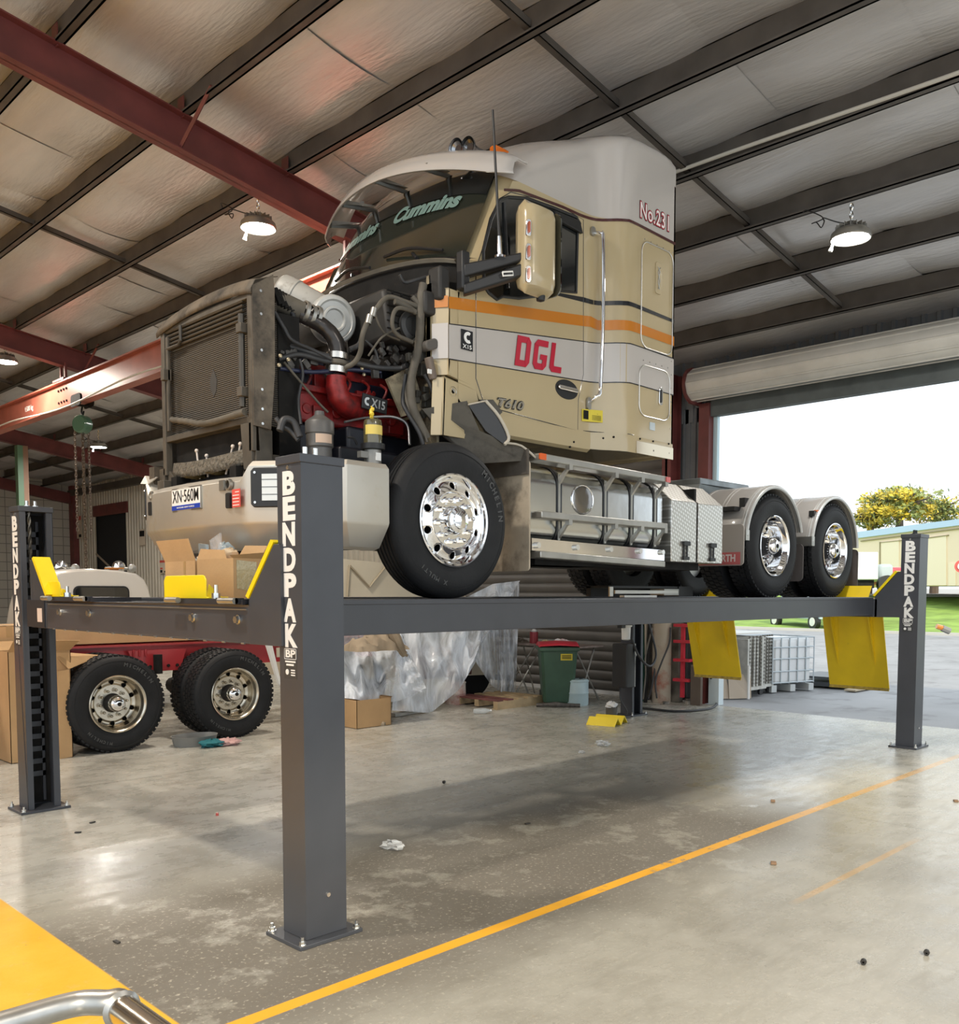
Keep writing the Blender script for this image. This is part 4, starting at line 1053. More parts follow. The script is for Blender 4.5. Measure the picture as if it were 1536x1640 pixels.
    if kind=='front':
        MB().lathe([(.098,0),(.095,.030),(.085,.055),(.060,.065),(.058,.075),(.03,.082),(.001,.083)],c-Vector((0,s*yb,0)),(0,s,0),32).build('hub_cap',chrome,rim)
    else:
        hc=mat('hub_casting',(.13,.03,.03) if rimmat is rimd else (.03,.03,.032),.5,.2)
        MB().lathe([(.105,0),(.098,.02),(.088,.05),(.085,.11),(.001,.11)],c-Vector((0,s*yb,0)),(0,s,0),28).build('hub',hc,rim)
        MB().lathe([(.088,.10),(.088,.12),(.080,.15),(.060,.172),(.03,.18),(.001,.181)],c-Vector((0,s*yb,0)),(0,s,0),28).build('hub_cap',chrome,rim)
        MB().lathe([(.022,.178),(.022,.186),(.001,.187)],c-Vector((0,s*yb,0)),(0,s,0),16).build('hub_emblem',dark,rim)
ZW=ZD+RT
wheel((1.73,.79,ZW),-1,'front',T)
wheel((1.73,2*YC-.79,ZW),1,'front',T,letters=False,nuts=False)
def duals(x,parent,z=ZW,y0=.80,yfar=3.20,rm=chrome,far=True,letters=False):
    wheel((x,y0,z),-1,'drive',parent,'lug',rm,letters=letters)
    sides=[(y0+.33,-1)]+([(yfar,1),(yfar-.33,1)] if far else [])
    for (yy,s) in sides:
        q=MB().lathe([(.29,.0),(.33,.0),(.41,.0),(.46,.0),(.50,.02),(.52,.05),(.52,.24),(.50,.27),(.46,.29),(.41,.29),(.33,.29),(.29,.29)],(x,yy,z),(0,-s,0),64,closed=True)
        nb=56
        for k in range(nb):
            a=2*PI*k/nb
            for (ya,yb,da) in ((.03,.085,0),(.09,.145,.5),(.15,.205,0),(.21,.26,.5)):
                R=Matrix.Rotation(a+da*2*PI/nb,3,'Y'); q.cbox(Vector((x,yy-s*(ya+yb)/2,z))+R@Vector((0,0,.520)),(.038,(yb-ya)*.9,.018),R)
        q.build('tyre',tyre,parent)
        MB().lathe([(.30,.01),(.29,.02),(.26,.13),(.10,.15),(.10,.05),(.001,.05),(.001,.2),(.28,.2)],(x,yy,z),(0,-s,0),32).build('rim',alud,parent)
duals(6.18,T); duals(7.585,T)
q=MB().cyl((6.18,1.1,ZW),(6.18,2.9,ZW),.09,n=14).cyl((7.585,1.1,ZW),(7.585,2.9,ZW),.09,n=14).cyl((1.73,1.0,ZW-.1),(1.73,3.0,ZW-.1),.06,n=12).ball((6.18,2,ZW),.24).ball((7.585,2,ZW),.24).tube([(4.2,2.1,2.2),(6.0,2.0,2.2)],.06)
q.build('axle',dark,T)
# ---- chassis
q=MB()
for y in (1.56,2.36): q.box(.55,8.2,y,y+.08,2.25,2.52)
for x in (.6,2.4,4.4,5.4,6.9,8.1): q.box(x,x+.12,1.6,2.4,2.28,2.48)
q.box(5.6,8.1,1.5,1.56,2.1,2.3).box(5.6,8.1,2.44,2.5,2.1,2.3)
q.box(3.1,4.3,1.0,1.5,2.02,2.5).box(2.6,3.3,2.5,3.0,2.1,2.7).box(3.4,5.2,2.5,3.15,2.1,2.75)
q.build('chassis_rail',dark,T)
q=MB(); rows=[]
for k in range(25):
    a=2*PI*k/24; 
q.prism([(5.95,-.45+YC),(6.9,-.48+YC),(7.15,-.35+YC),(7.15,-.10+YC),(6.75,YC),(7.15,.10+YC),(7.15,.35+YC),(6.9,.48+YC),(5.95,.45+YC)],2,(0,0,2.90),.07)
q.hexa([(5.9,1.6,2.55),(6.5,1.6,2.55),(6.5,2.4,2.55),(5.9,2.4,2.55),(5.95,1.55,2.88),(6.7,1.55,2.88),(6.7,2.45,2.88),(5.95,2.45,2.88)])
q.build('fifth_wheel',mat('greasy_grey',(.16,.18,.19),.35,.5,var=.3,scale=5),T,bevel=.01)
# platform behind the cab (dark deck seen between boxes and mudguard)
# ---- rear mudguards
mg=mat('grey_mudguard',(.36,.345,.33),.42,var=.08,scale=3,coat=.2)
mge=mat('mudguard_edge',(.62,.63,.62),.3,.3)
def guard(x,a0,a1,label=None,flapr=True):
    R=.60; rows=[];n=28; ya,yb=.80,1.42
    def ring(R): return [(x-R*math.cos(math.radians(a0+(a1-a0)*k/n)),ZW+R*math.sin(math.radians(a0+(a1-a0)*k/n))) for k in range(n+1)]
    P=ring(R)
    q=MB()
    q.grid([[(p[0],y,p[1]) for y in (ya,ya+.001,yb)] for p in P]); g=q.build('mudguard',mg,T,solid=-.012)
    # ribs across
    q=MB()
    for yy in (ya+.06,ya+.30,ya+.34,ya+.58):
        q.tube([(p[0]-(.0),yy,p[1]) for p in ring(R+.006)],.010,5)
    q.build('mudguard_rib',mg,g)
    q=MB(); q.tube([(p[0],ya-.0,p[1]) for p in ring(R-.012)],.016,8); q.tube([(p[0],ya+.035,p[1]) for p in ring(R+.008)],.010,6); q.build('mudguard_edge',mge,g)
    p=P[0]; q=MB().box(p[0]-.02,p[0]+.05,ya-.01,yb,p[1]-.05,p[1]+.05); q.build('flap_bracket',alud,g)
    return g,P
g1_,P1=guard(6.18,8,188-24); g2_,P2=guard(7.585,8,175)
# valance in front of the guard with badge flap
q=MB().rbox((5.53,1.10,2.19),(.02,.62,.40),.04,0); fl=q.build('mud_flap',mat('taupe_flap',(.30,.27,.24),.6),T)
q=MB().box(5.513,5.519,.82,1.39,2.00,2.12).build('flap_badge',mat('flap_red',(.42,.10,.10),.5),fl)
text('flap_letters','KENWORTH',.07,mat('flap_letter_pale',(.6,.52,.5),.5),fl,MF((5.511,1.10,2.06),(0,-1,0),(0,0,1)),bold=.03,width=.46,ext=.001)
for x in (6.80,8.20): MB().rbox((x,1.10,2.05 if x<7 else 1.98),(.015,.60,.52 if x>7 else .40),.05,0).build('mud_flap',mat('dark_flap',(.10,.085,.08),.7,var=.2,scale=4),T)
for x in (5.72,7.10):
    c=(x,.97,2.62)
    q=MB().box(x-.02,x+.02,.90,.93,2.28,2.60).box(x-.03,x+.05,.88,.94,2.56,2.66).box(x-.16,x-.02,.92,1.3,2.53,2.57) if x<6 else MB().box(x-.02,x+.02,.84,.87,2.38,2.60).box(x-.03,x+.05,.82,.88,2.56,2.62)
    br_=q.build('marker_bracket',blackp,T)
    MB().rbox((x+.045,.885 if x<6 else .83,2.60),(.035,.05,.06),.015,2).build('marker_lamp',amber,br_)
# ---- fuel tank with straps and steps
q=MB(); x0,x1=2.53,4.235; pr=[]; cy,cz=1.13,2.375; hy,hz=.275,.305; rr=.16
for (sx,sy,t0) in ((1,1,0),(-1,1,90),(-1,-1,180),(1,-1,270)):
    for k in range(7):
        t=math.radians(t0+90*k/6); pr.append((cy+sx*(hy-rr)+rr*math.cos(t),cz+sy*(hz-rr)+rr*math.sin(t)))
rows=[[(x,p[0],p[1]) for p in pr] for x in (x0,x1)]
q.grid(rows,True,True); q.f+= [tuple(range(28)),tuple(range(28,56))]; q.sm+=[False,False]
tank=q.build('fuel_tank',tankm,T)
# recess dish
c=AY(933,800,.853)
q=MB(); pts=[(.13*math.cos(2*PI*k/32)*(1 if abs(math.cos(2*PI*k/32))<.9 else .98),.11*math.sin(2*PI*k/32)) for k in range(32)]
q.tube([(c.x+p[0],.852,c.z+p[1]) for p in pts]+[(c.x+pts[0][0],.852,c.z+pts[0][1])],.008,6); q.build('filler_recess_rim',chrome,tank)
q=MB().lathe([(.12,0),(.10,.004),(.05,.006),(.001,.006)],(c.x,.850,c.z),(0,-1,0),28); q.build('filler_recess',mat('dark_polished',(.25,.24,.23),.15,1.,bump=.3,bscale=6),tank)
xs=[AY(px,790,.85).x for px in (896,970,1012,1050)]
zt0,zb0=2.735,2.005
def step(pa,pb,name,h=.052,d=.14,y=.74):
    a,b=AY(*pa,y),AY(*pb,y)
    q=MB().hexa([a+Vector((0,0,-h)),b+Vector((0,0,-h)),b+Vector((0,d,-h)),a+Vector((0,d,-h)),a,b,b+Vector((0,d,0)),a+Vector((0,d,0))]); return q.build(name,alud,T,bevel=.008),a,b
s1,a1,b1=step((866,725),(1073,764),'side_step'); s2,a2,b2=step((868,818),(1070,838),'side_step'); s3,a3,b3=step((866,882),(1066,899),'side_step')
for (sx,(a,b)) in ((s1,(a1,b1)),(s2,(a2,b2))):
    for x in xs:
        z=a.z+(b.z-a.z)*(x-a.x)/(b.x-a.x)
        q=MB().hexa([(x-.012,.755,z-.07),(x+.012,.755,z-.07),(x+.012,.86,z-.20),(x-.012,.86,z-.20),(x-.012,.755,z-.05),(x+.012,.755,z-.05),(x+.012,.86,z-.14),(x-.012,.86,z-.14)]).box(x-.02,x+.02,.735,.775,z-.085,z-.045); q.build('step_bracket',alud,sx)
for x in xs:
    q=MB().tube([(x,pr[i][0] if 1 else 0,pr[i][1]) for i in range(7,21)],.001,4) if False else MB()
    rr_=[(p[0]+(p[0]-cy)*.025,p[1]+(p[1]-cz)*.025) for p in pr]
    rows=[[(x+dx,p[0],p[1]) for p in rr_] for dx in (-.028,.028)]; q.grid(rows,True,True); st_=q.build('tank_strap',mat('strap_black',(.03,.03,.032),.4,.3),tank,solid=.004)
    MB().box(x-.018,x+.006,.845,.851,2.12,2.62).build('strap_plate',alud,tank)
MB().rbox((a1.x+.02,.738,a1.z-.026),(.07,.012,.045),.006,1).build('step_lamp',mat('orange_red_lens',(.75,.12,.02),.25,coat=.5),s1)
MB().rbox((b1.x-.03,.738,b1.z-.026),(.06,.012,.045),.006,1).build('step_lamp',redl,s1)
q=MB().hexa([(2.5,.80,2.03),(4.2,.80,2.0),(4.2,.84,2.0),(2.5,.84,2.03),(2.5,.80,2.12),(4.2,.80,2.09),(4.2,.84,2.09),(2.5,.84,2.12)]); rl=q.build('tank_skirt',chrome,T)
q=MB()
for x in (2.55,3.0,3.42,3.82,4.15): q.cyl((x,.775,2.07),(x,.80,2.07),.022,n=12)
q.build('skirt_lamp',clear,rl)
# under-tank bracket
MB().box(2.5,4.9,.9,1.5,1.93,2.0).box(2.6,3.4,.86,1.2,1.93,1.99).build('under_frame',dark,T)
# ---- chequer plate tool boxes
def chequer():
    m=mat('chequer_plate',(.60,.585,.55),.33,.85); N=m.node_tree; L=N.links; b=N.nodes['Principled BSDF']
    tc=N.nodes.new('ShaderNodeTexCoord')
    def lens(rot,off):
        mp=N.nodes.new('ShaderNodeMapping'); mp.inputs['Rotation'].default_value=(0,rot,0); mp.inputs['Location'].default_value=off; L.new(tc.outputs['Object'],mp.inputs[0])
        sp=N.nodes.new('ShaderNodeSeparateXYZ'); L.new(mp.outputs[0],sp.inputs[0])
        def sinn(o,k):
            a=N.nodes.new('ShaderNodeMath'); a.operation='MULTIPLY'; L.new(o,a.inputs[0]); a.inputs[1].default_value=k
            s=N.nodes.new('ShaderNodeMath'); s.operation='SINE'; L.new(a.outputs[0],s.inputs[0]); return s.outputs[0]
        x=sinn(sp.outputs[0],170); z=sinn(sp.outputs[2],85)
        m_=N.nodes.new('ShaderNodeMath'); m_.operation='MULTIPLY'; L.new(x,m_.inputs[0]); L.new(z,m_.inputs[1]); return m_.outputs[0]
    a=lens(.785,(0,0,0)); 
    ad=a
    r=N.nodes.new('ShaderNodeMapRange'); r.inputs[1].default_value=.25; r.inputs[2].default_value=.45; L.new(ad,r.inputs[0])
    mx=N.nodes.new('ShaderNodeMix'); mx.data_type='RGBA'; mx.inputs[6].default_value=(.50,.48,.44,1); mx.inputs[7].default_value=(.80,.79,.76,1); L.new(r.outputs[0],mx.inputs[0]); L.new(mx.outputs[2],b.inputs['Base Color'])
    bp=N.nodes.new('ShaderNodeBump'); bp.inputs['Strength'].default_value=.5; bp.inputs['Distance'].default_value=.004; L.new(r.outputs[0],bp.inputs['Height']); L.new(bp.outputs[0],b.inputs['Normal'])
    return m
cheq=chequer()
for (xa,xb) in ((4.30,4.70),(4.735,5.15)):
    q=MB(); y=.80
    q.slab([(xa,y,1.995),(xa,y,2.53),(xa,y+.22,2.71),(xa,y+.62,2.71),(xa,y+.62,1.995)],(xb-xa,0,0))
    bx=q.build('tool_box',cheq,T,bevel=.006)
    c=(xa+xb)/2+.02
    q=MB().rbox((c,y-.012,2.16),(.10,.03,.04),.012,1).box(c-.035,c-.02,y-.012,y-.004,2.02,2.16).box(c+.015,c+.03,y-.012,y-.004,2.02,2.16).rbox((c,y-.01,2.03),(.09,.02,.03),.01,1); q.build('box_latch',blackp,bx)
MB().box(4.70,4.735,.83,1.4,2.0,2.66).build('box_gap_panel',dark,T)
# ---- mud flap and bracket behind the front wheel
q=MB().rbox((2.475,1.03,2.28),(.015,.46,.80),.03,0); ff=q.build('front_mud_flap',mat('dusty_flap',(.44,.37,.28),.8,var=.2,scale=4,dirt=((.06,.05,.04),.35,3)),T)
MB().box(2.45,2.465,.80,1.30,2.58,2.76).build('flap_hanger',mat('dirty_bracket',(.10,.085,.07),.7,var=.3,scale=8),ff)
# ---- inner guard hanging open in front of the door
ig=mat('inner_guard',(.085,.075,.06),.5,var=.25,scale=5,dirt=((.03,.026,.022),.4,5))
def PY(pts,ys): return [AY(px,py,y) for (px,py),y in zip(pts,ys)]
q=MB(); P=PY([(676,655),(748,642),(768,690),(812,708),(858,726),(838,738),(770,742),(740,722),(712,700)],[1.1,.95,.90,.88,.80,.86,.98,1.0,1.1])
q.slab(P,(.01,.02,0)); q.build('inner_guard',ig,T)
q=MB(); P2_=PY([(750,648),(778,642),(800,668),(815,700),(808,712),(778,690)],[.93,.90,.86,.84,.85,.90]); q.slab(P2_,(.05,.06,.0)); q.build('inner_guard',mat('guard_inside',(.03,.03,.032),.4),T)
q=MB(); q.tube(PY([(778,642),(800,668),(815,700),(808,712)],[.895,.855,.835,.845]),.012,8,sub=3); q.tube(PY([(750,648),(778,642)],[.925,.895]),.006,6); q.tube(PY([(808,709),(835,714),(860,735)],[.85,.83,.79]),.008,6,sub=3); q.build('guard_edge_trim',mat('pale_edge',(.5,.45,.37),.5),T)
q=MB(); q.slab(PY([(768,640),(790,640),(805,660),(800,665)],[.97,.97,.97,.97]),(.01,.02,0)); q.build('inner_guard',ig,T)

# ---- bumper
q=MB(); 
plan=[(1.17,.80),(.85,.80),(.49,1.30),(.44,1.6),(.42,2.0),(.44,2.4),(.50,2.72),(.85,3.20),(1.17,3.20)]
# more points per section with z profile
def secz(i):
    y=plan[i][1]; hi=abs(y-2)>.74
    return 2.515 if hi else 2.43
rows=[]
S=[]
for i,(x,y) in enumerate(plan):
    S.append((x,y,2.515 if (i<=2 or i>=6) else 2.43))
# insert rise points
S.insert(3,(.492,1.33,2.435)); S.insert(len(S)-3,(.492,2.67,2.435))
S[3]=(.485,1.39,2.43)
def inw(x,y,k): 
    v=Vector((x-.95,y-2,0)); d=Vector((.95-x,2-y,0)); d=d.normalized()*k if d.length>0 else d
    return d
for (x,y,zt) in S:
    s=abs(y-2)>1.15
    k=Vector((1,0,0)) if not s else Vector((0,1 if y<2 else -1,0))
    if abs(y-2)>1.15 and x<1: k=Vector((.7,.7 if y<2 else -.7,0))
    rows.append([Vector((x,y,zt))+k*.13+Vector((0,0,.0)),Vector((x,y,zt))+k*.03,Vector((x,y,zt-.03)),Vector((x,y,2.155)),Vector((x,y,2.135))+k*.008,Vector((x,y,2.005))+k*.10,Vector((x,y,1.99))+k*.16])
q.grid(rows,False); bump=q.build('bumper',mat('bumper_aluminium',(.60,.57,.51),.40,.62,var=.08,scale=2,dirt=((.48,.40,.26),.30,2.5)),T,solid=-.006,bevel=.006)
# number plate
def FX(px,py,v=.445): return AX(px,py,v)
a,b=FX(278,786,.43),FX(325,812,.43)
yc_,zc_=(a.y+b.y)/2,(a.z+b.z)/2-.002
pw,ph=.385,.135
MB().rbox((.425,yc_,zc_),(.012,pw+.02,ph+.02),.01,0).build('plate_frame',alud,bump)
MB().box(.414,.418,yc_-pw/2,yc_+pw/2,zc_-ph/2,zc_+ph/2).build('number_plate',white,bump)
MB().box(.412,.415,yc_-pw/2,yc_+pw/2,zc_-ph/2,zc_-ph/2+.03).build('plate_band',blue,bump)
text('plate_characters','XN·560M',.082,blackp,bump,MF((.4135,yc_,zc_+.016),(0,-1,0),(0,0,1)),width=.355,ext=.0015,bold=.004)
text('plate_small_print','NATIONAL HEAVY VEHICLE',.011,white,bump,MF((.4115,yc_,zc_-ph/2+.014),(0,-1,0),(0,0,1)),width=.24,ext=.001)
# lamp rings, slots, sticker
c=FX(367,776,.455); q=MB().lathe([(.028,0),(.03,-.03),(.022,-.032),(.020,-.01),(.001,-.01)],(.455,c.y,c.z),(-1,0,0),20).box(.42,.455,c.y+.03,c.y+.075,c.z-.03,c.z+.035); 
MB().lathe([(.036,0),(.036,.02),(.026,.022),(.024,.006),(.001,.006)],(.462,c.y,c.z),(-1,0,0),24).build('tow_hole_ring',alud,bump)
MB().cyl((.452,c.y,c.z),(.450,c.y,c.z),.026,n=20).build('tow_hole',dark,bump)
MB().box(.435,.47,c.y+.035,c.y+.09,c.z-.035,c.z+.03).build('sensor_block',alud,bump)
for (px,py,x) in ((368,802,.458),(243,815,.478)):
    c=FX(px,py,x); MB().rbox((x-.006,c.y,c.z),(.02,.05,.095),.012,0).build('bumper_slot',blackp,bump)
c=FX(243,794,.475); MB().lathe([(.032,0),(.032,.012),(.022,.014),(.02,.004),(.001,.004)],(.478,c.y,c.z),(-1,0,0),20).build('tow_hole_ring',alud,bump)
c=FX(380,798,.462); MB().box(.452,.456,c.y-.05,c.y+.045,c.z-.055,c.z+.055).build('red_sticker',mat('sticker_red',(.72,.10,.08),.5),bump)
q=MB()
for k in range(5): q.box(.450,.4525,c.y-.04,c.y+.035-(.03 if k==0 else 0),c.z+.035-.02*k,c.z+.04-.02*k)
q.build('sticker_lines',white,bump)
# headlights on the angled corners
for mir in (0,1):
    a=Vector((.49,1.30,0)); b=Vector((.85,.80,0)); d=(b-a).normalized(); nrm=Vector((d.y,-d.x,0))  # outward
    if nrm.x>0: nrm=-nrm
    def HP(u,z,o=0.):
        p=a+d*u+nrm*o; 
        return Vector((p.x,2*YC-p.y if mir else p.y,z))
    q=MB(); u0,u1,z0,z1=.015,.575,2.235,2.475
    q.slab([HP(u0,z0+.02),HP(u0+.02,z0),HP(u1-.02,z0),HP(u1,z0+.02),HP(u1,z1-.02),HP(u1-.02,z1),HP(u0+.02,z1),HP(u0,z1-.02)],nrm*.018 if not mir else Vector((nrm.x,-nrm.y,0))*.018)
    hl=q.build('headlight_frame',blackp,bump,bevel=.006)
    nn=Vector((nrm.x,-nrm.y if mir else nrm.y,0))
    q=MB().slab([HP(u0+.075,z0+.04,.019),HP(u1-.06,z0+.04,.019),HP(u1-.06,z1-.04,.019),HP(u0+.075,z1-.04,.019)],nn*.004); q.build('headlight_lens',clear,bump)
    q=MB()
    for k in range(3): q.slab([HP(u0+.075,z0+.075+.045*k,.024),HP(u1-.06,z0+.075+.045*k,.024),HP(u1-.06,z0+.078+.045*k,.024),HP(u0+.075,z0+.078+.045*k,.024)],nn*.002)
    q.build('lens_line',dark,bump)
    q=MB()
    for (uu,zz) in ((u0+.03,z0+.03),(u0+.03,z1-.03),(u1-.03,z0+.03),(u1-.03,z1-.03)): q.cyl(HP(uu,zz,.018),HP(uu,zz,.024),.008,n=8)
    q.build('frame_screw',zinc,bump)
# valves on the bumper top
for (px,py,px2,py2) in ((320,760,315,722),(333,757,331,730),(362,752,373,715),(378,750,385,711)):
    a=AX(px2,py2,.62); b=AX(px,py,.62); q=MB().cyl(b-Vector((0,0,.03)),a,.007,n=8).ball(a,.014,10); q.build('lamp_stalk',mat('pale_stalk',(.7,.62,.55),.4),bump)
for (px,py) in ((316,764),(350,757)):
    c=AX(px,py,.62); MB().lathe([(.001,.03),(.04,.03),(.06,.015),(.06,0),(.09,-.005),(.001,-.02)],c,(0,0,1),20).build('pipe_flange',mat('brass_dirty',(.35,.27,.13),.4,.7),bump)
# upturned tab at far end
c=AX(240,770,.5)
MB().slab([FX(225,775,.56),FX(238,775,.5),FX(252,764,.55),FX(232,762,.62)],(.01,0,0)).build('bumper_tab',bump.data.materials[0],bump)

# ---- radiator pack
RX=.60
def RP(px,py,x=RX): return AX(px,py,x)
y0r,y1r=1.40,2.62; z0r,z1r=2.79,3.60
q=MB()
q.box(RX+.02,RX+.20,y0r+.06,y1r-.06,2.78,3.56); rad=q.build('radiator_core',mat('radiator_fins',(.105,.095,.08),.6,.3,var=.2,scale=4),T)
N=rad.data.materials[0].node_tree; L=N.links; tc=N.nodes.new('ShaderNodeTexCoord'); wv=N.nodes.new('ShaderNodeTexWave'); wv.wave_type='BANDS'; wv.bands_direction='Z'; wv.inputs['Scale'].default_value=24
bp=N.nodes.new('ShaderNodeBump'); bp.inputs['Strength'].default_value=1; bp.inputs['Distance'].default_value=.01; L.new(tc.outputs['Object'],wv.inputs[0]); L.new(wv.outputs['Fac'],bp.inputs['Height']); L.new(bp.outputs[0],N.nodes['Principled BSDF'].inputs['Normal'])
rp=N.nodes.new('ShaderNodeValToRGB'); rp.color_ramp.elements[0].color=(.03,.028,.026,1); rp.color_ramp.elements[1].color=(.15,.13,.105,1); L.new(wv.outputs['Fac'],rp.inputs[0]); L.new(rp.outputs[0],N.nodes['Principled BSDF'].inputs['Base Color'])
fr=mat('dusty_frame',(.09,.077,.06),.6,.2,var=.25,scale=8)
q=MB(); yc0,yc1=1.52,2.50
q.box(RX-.02,RX+.03,y0r,y0r+.05,2.60,z1r-.02).box(RX-.02,RX+.03,y1r-.05,y1r,2.55,z1r-.02).box(RX-.015,RX+.03,y0r,y1r,z1r-.06,z1r-.02).box(RX-.015,RX+.03,y0r,y1r,2.78,2.82)
q.box(RX-.03,RX-.01,yc1,yc1+.03,2.85,3.5).box(RX-.04,RX-.01,yc0-.03,yc0-.005,2.9,3.42)
q.build('radiator_frame',fr,T,bevel=.004)
q=MB()
for k in range(5): q.tube([(RX-.005,yc0,3.54-.028*k),(RX-.005,yc1+.05,3.54-.028*k)],.008,6)
q.tube([(RX-.02,yc1+.03,3.42),(RX-.02,yc1-.15,3.42),(RX-.03,yc1-.2,3.44),(RX-.03,yc1-.2,3.54)],.012,8)
q.tube([(RX-.03,yc0-.018,2.88),(RX-.03,yc0-.018,3.45)],.02,8)
q.build('condenser_pipe',mat('condenser_dark',(.075,.068,.058),.5,.3),T)
for z in (2.97,3.36): MB().box(RX-.06,RX-.0,yc0-.06,yc0+.0,z-.03,z+.03).build('condenser_clip',fr,T,bevel=.005)
MB().box(RX-.06,RX,yc1+.0,yc1+.05,3.2,3.28).build('condenser_clip',fr,T,bevel=.005)
# worn diamond patch
a=RP(342,615,RX+.018); q=MB().slab([(RX+.017,a.y,a.z+.10),(RX+.017,a.y-.045,a.z+.02),(RX+.017,a.y-.035,a.z-.05),(RX+.017,a.y,a.z-.085),(RX+.017,a.y+.04,a.z-.03),(RX+.017,a.y+.045,a.z+.03)],(.003,0,0)); q.build('worn_patch',mat('patch_dark',(.04,.038,.036),.6),rad)
# curved top shroud
rows=[]
for i in range(17):
    v=i/16; y=y0r-.02+(y1r-y0r+.06)*v; arch=.0
    zt=3.60+.05*math.sin(PI*v)**.7-.03*v
    rows.append([(RX-.03,y,zt-.05),(RX-.035,y,zt-.02),(RX+.0,y,zt+.045),(RX+.08,y,zt+.075-.04*v),(RX+.16,y,zt+.10-.08*v+.01*math.sin(9*v))])
q=MB().grid(rows); q.build('top_shroud',grime,T,solid=.006)
# side shroud plate near side
q=MB(); q.slab([(RX-.02,1.385,3.60),(RX+.125,1.375,3.70),(RX+.13,1.37,3.60),(RX+.125,1.37,3.1),(RX+.095,1.375,2.74),(RX-.02,1.385,2.755)],(0,.008,0)); sh=q.build('side_shroud',grime,T)
for z in (3.58,3.44,3.22,2.98,2.86,2.77): MB().cyl((RX+.035,1.374,z),(RX+.035,1.384,z),.009,n=8).build('shroud_rivet',zinc,sh)
q=MB(); q.slab([(RX,2.64,3.58),(RX+.3,2.65,3.65),(RX+.3,2.65,2.6),(RX,2.64,2.5)],(0,.008,0)); q.box(RX-.02,RX+.05,2.60,2.68,2.3,2.6).box(RX-.05,RX+.1,2.70,2.78,2.35,2.62); q.build('side_shroud',grime,T)
# lower cooler and supports
q=MB().box(RX+.05,RX+.09,1.5,2.55,2.40,2.80); q.build('lower_screen',dark,T)
rows=[]
for i in range(13):
    v=i/12; y=1.5+1.0*v; dx=-.05*math.sin(PI*v); z=2.60-.03*math.sin(PI*v)+.0*v; rows.append([(RX+dx,y,z-.07),(RX+dx-.01,y,z-.035),(RX+dx,y,z+.03),(RX+dx+.04,y,z+.035)])
MB().grid(rows).build('foam_strip',mat('crumbling_foam',(.14,.125,.10),.9,var=.5,scale=40,bump=1,bscale=50),T,solid=.01)
q=MB()
q.slab([(RX-.02,1.42,2.78),(RX-.02,1.55,2.78),(RX-.02,1.52,2.50),(RX-.02,1.42,2.46)],(.03,0,0)).slab([(RX+.0,1.40,2.78),(RX+.12,1.40,2.74),(RX+.12,1.40,2.46),(RX+.0,1.40,2.50)],(0,.02,0))
q.slab([(RX,2.45,2.5),(RX,2.6,2.6),(RX,2.56,2.3),(RX,2.35,2.3)],(.04,0,0)).slab([(RX,1.55,2.42),(RX,1.62,2.42),(RX,1.45,2.6),(RX,1.42,2.55)],(.03,0,0))
q.build('radiator_bracket',fr,T,bevel=.004)
MB().box(.6,1.2,1.45,1.55,2.3,2.6).build('front_mount',fr,T,bevel=.004); MB().box(.5,1.1,2.45,2.55,2.2,2.5).build('front_mount',fr,T,bevel=.004)
q=MB().tube([RP(272,672),RP(300,675,RX-.03),RP(330,678,RX-.05),RP(392,660,RX-.03)],.022,10,sub=5); q.build('lower_hose',hosed,T)

# ---- engine bay
q=MB(); q.box(.98,2.05,1.62,2.45,2.83,3.28).box(1.0,1.9,1.55,1.70,2.86,3.1); q.build('engine_block',engred,T,bevel=.02)
q=MB()
for k in range(6): q.box(1.02+.155*k,1.15+.155*k,1.66,2.3,3.25,3.36)
q.box(1.0,1.95,1.56,1.62,3.05,3.2).build('rocker_cover',mat('rocker_dark_blue',(.012,.013,.026),.35,.2),T,bevel=.015)
q=MB()
rr2=random.Random(5)
for k in range(16):
    x=1.02+rr2.random()*.85; z=2.86+rr2.random()*.3; s=.03+rr2.random()*.05
    if rr2.random()<.5: q.cyl((x,1.5+rr2.random()*.06,z),(x,1.66,z),s*.6,n=12)
    else: q.cbox((x,1.58,z),(s*2,.10,s*1.4))
q.box(1.0,1.9,1.5,1.54,3.06,3.10)
for k in range(6): q.tube([(1.05+.16*k,1.52,3.08),(1.08+.16*k,1.50,3.16),(1.1+.16*k,1.6,3.22)],.012,6,sub=3)
q.build('engine_casting',engred,T,bevel=.006)
# red intake elbow
E1=lambda px,py,y:AY(px,py,y)
pipe=[E1(538,603,1.42),E1(539,620,1.42),E1(545,640,1.43),E1(560,652,1.46),E1(578,655,1.52)]
MB().tube(pipe,[.068,.072,.078,.080,.085],20,sub=6).build('intake_elbow',engred,T)
# black charge pipe over the top
pipe=[E1(478,503,1.50),E1(498,512,1.48),E1(516,522,1.46),E1(532,538,1.43),E1(541,560,1.42),E1(541,598,1.42)]
MB().tube(pipe,[.052,.052,.054,.056,.058,.060],20,sub=6).build('charge_pipe',mat('charge_pipe_black',(.035,.03,.028),.25,.3,var=.3,scale=8),T)
for (px,py) in ((541,572),(538,594)):
    c=E1(px,py,1.42); MB().lathe([(.066,-.022),(.078,-.02),(.078,.02),(.066,.022)],c,(0.05,0,1),24).build('hose_clamp',mat('clamp_steel',(.7,.66,.6),.25,1.),T)
c=E1(540,583,1.42); MB().lathe([(.066,-.02),(.082,-.012),(.086,0),(.082,.012),(.066,.02)],c,(.05,0,1),24).build('rubber_coupling',hosed,T)
a,b=E1(440,480,1.55),E1(484,500,1.50)
MB().tube([a,(a+b)/2,b],[.07,.068,.066],18).build('charge_pipe',hosed,T)
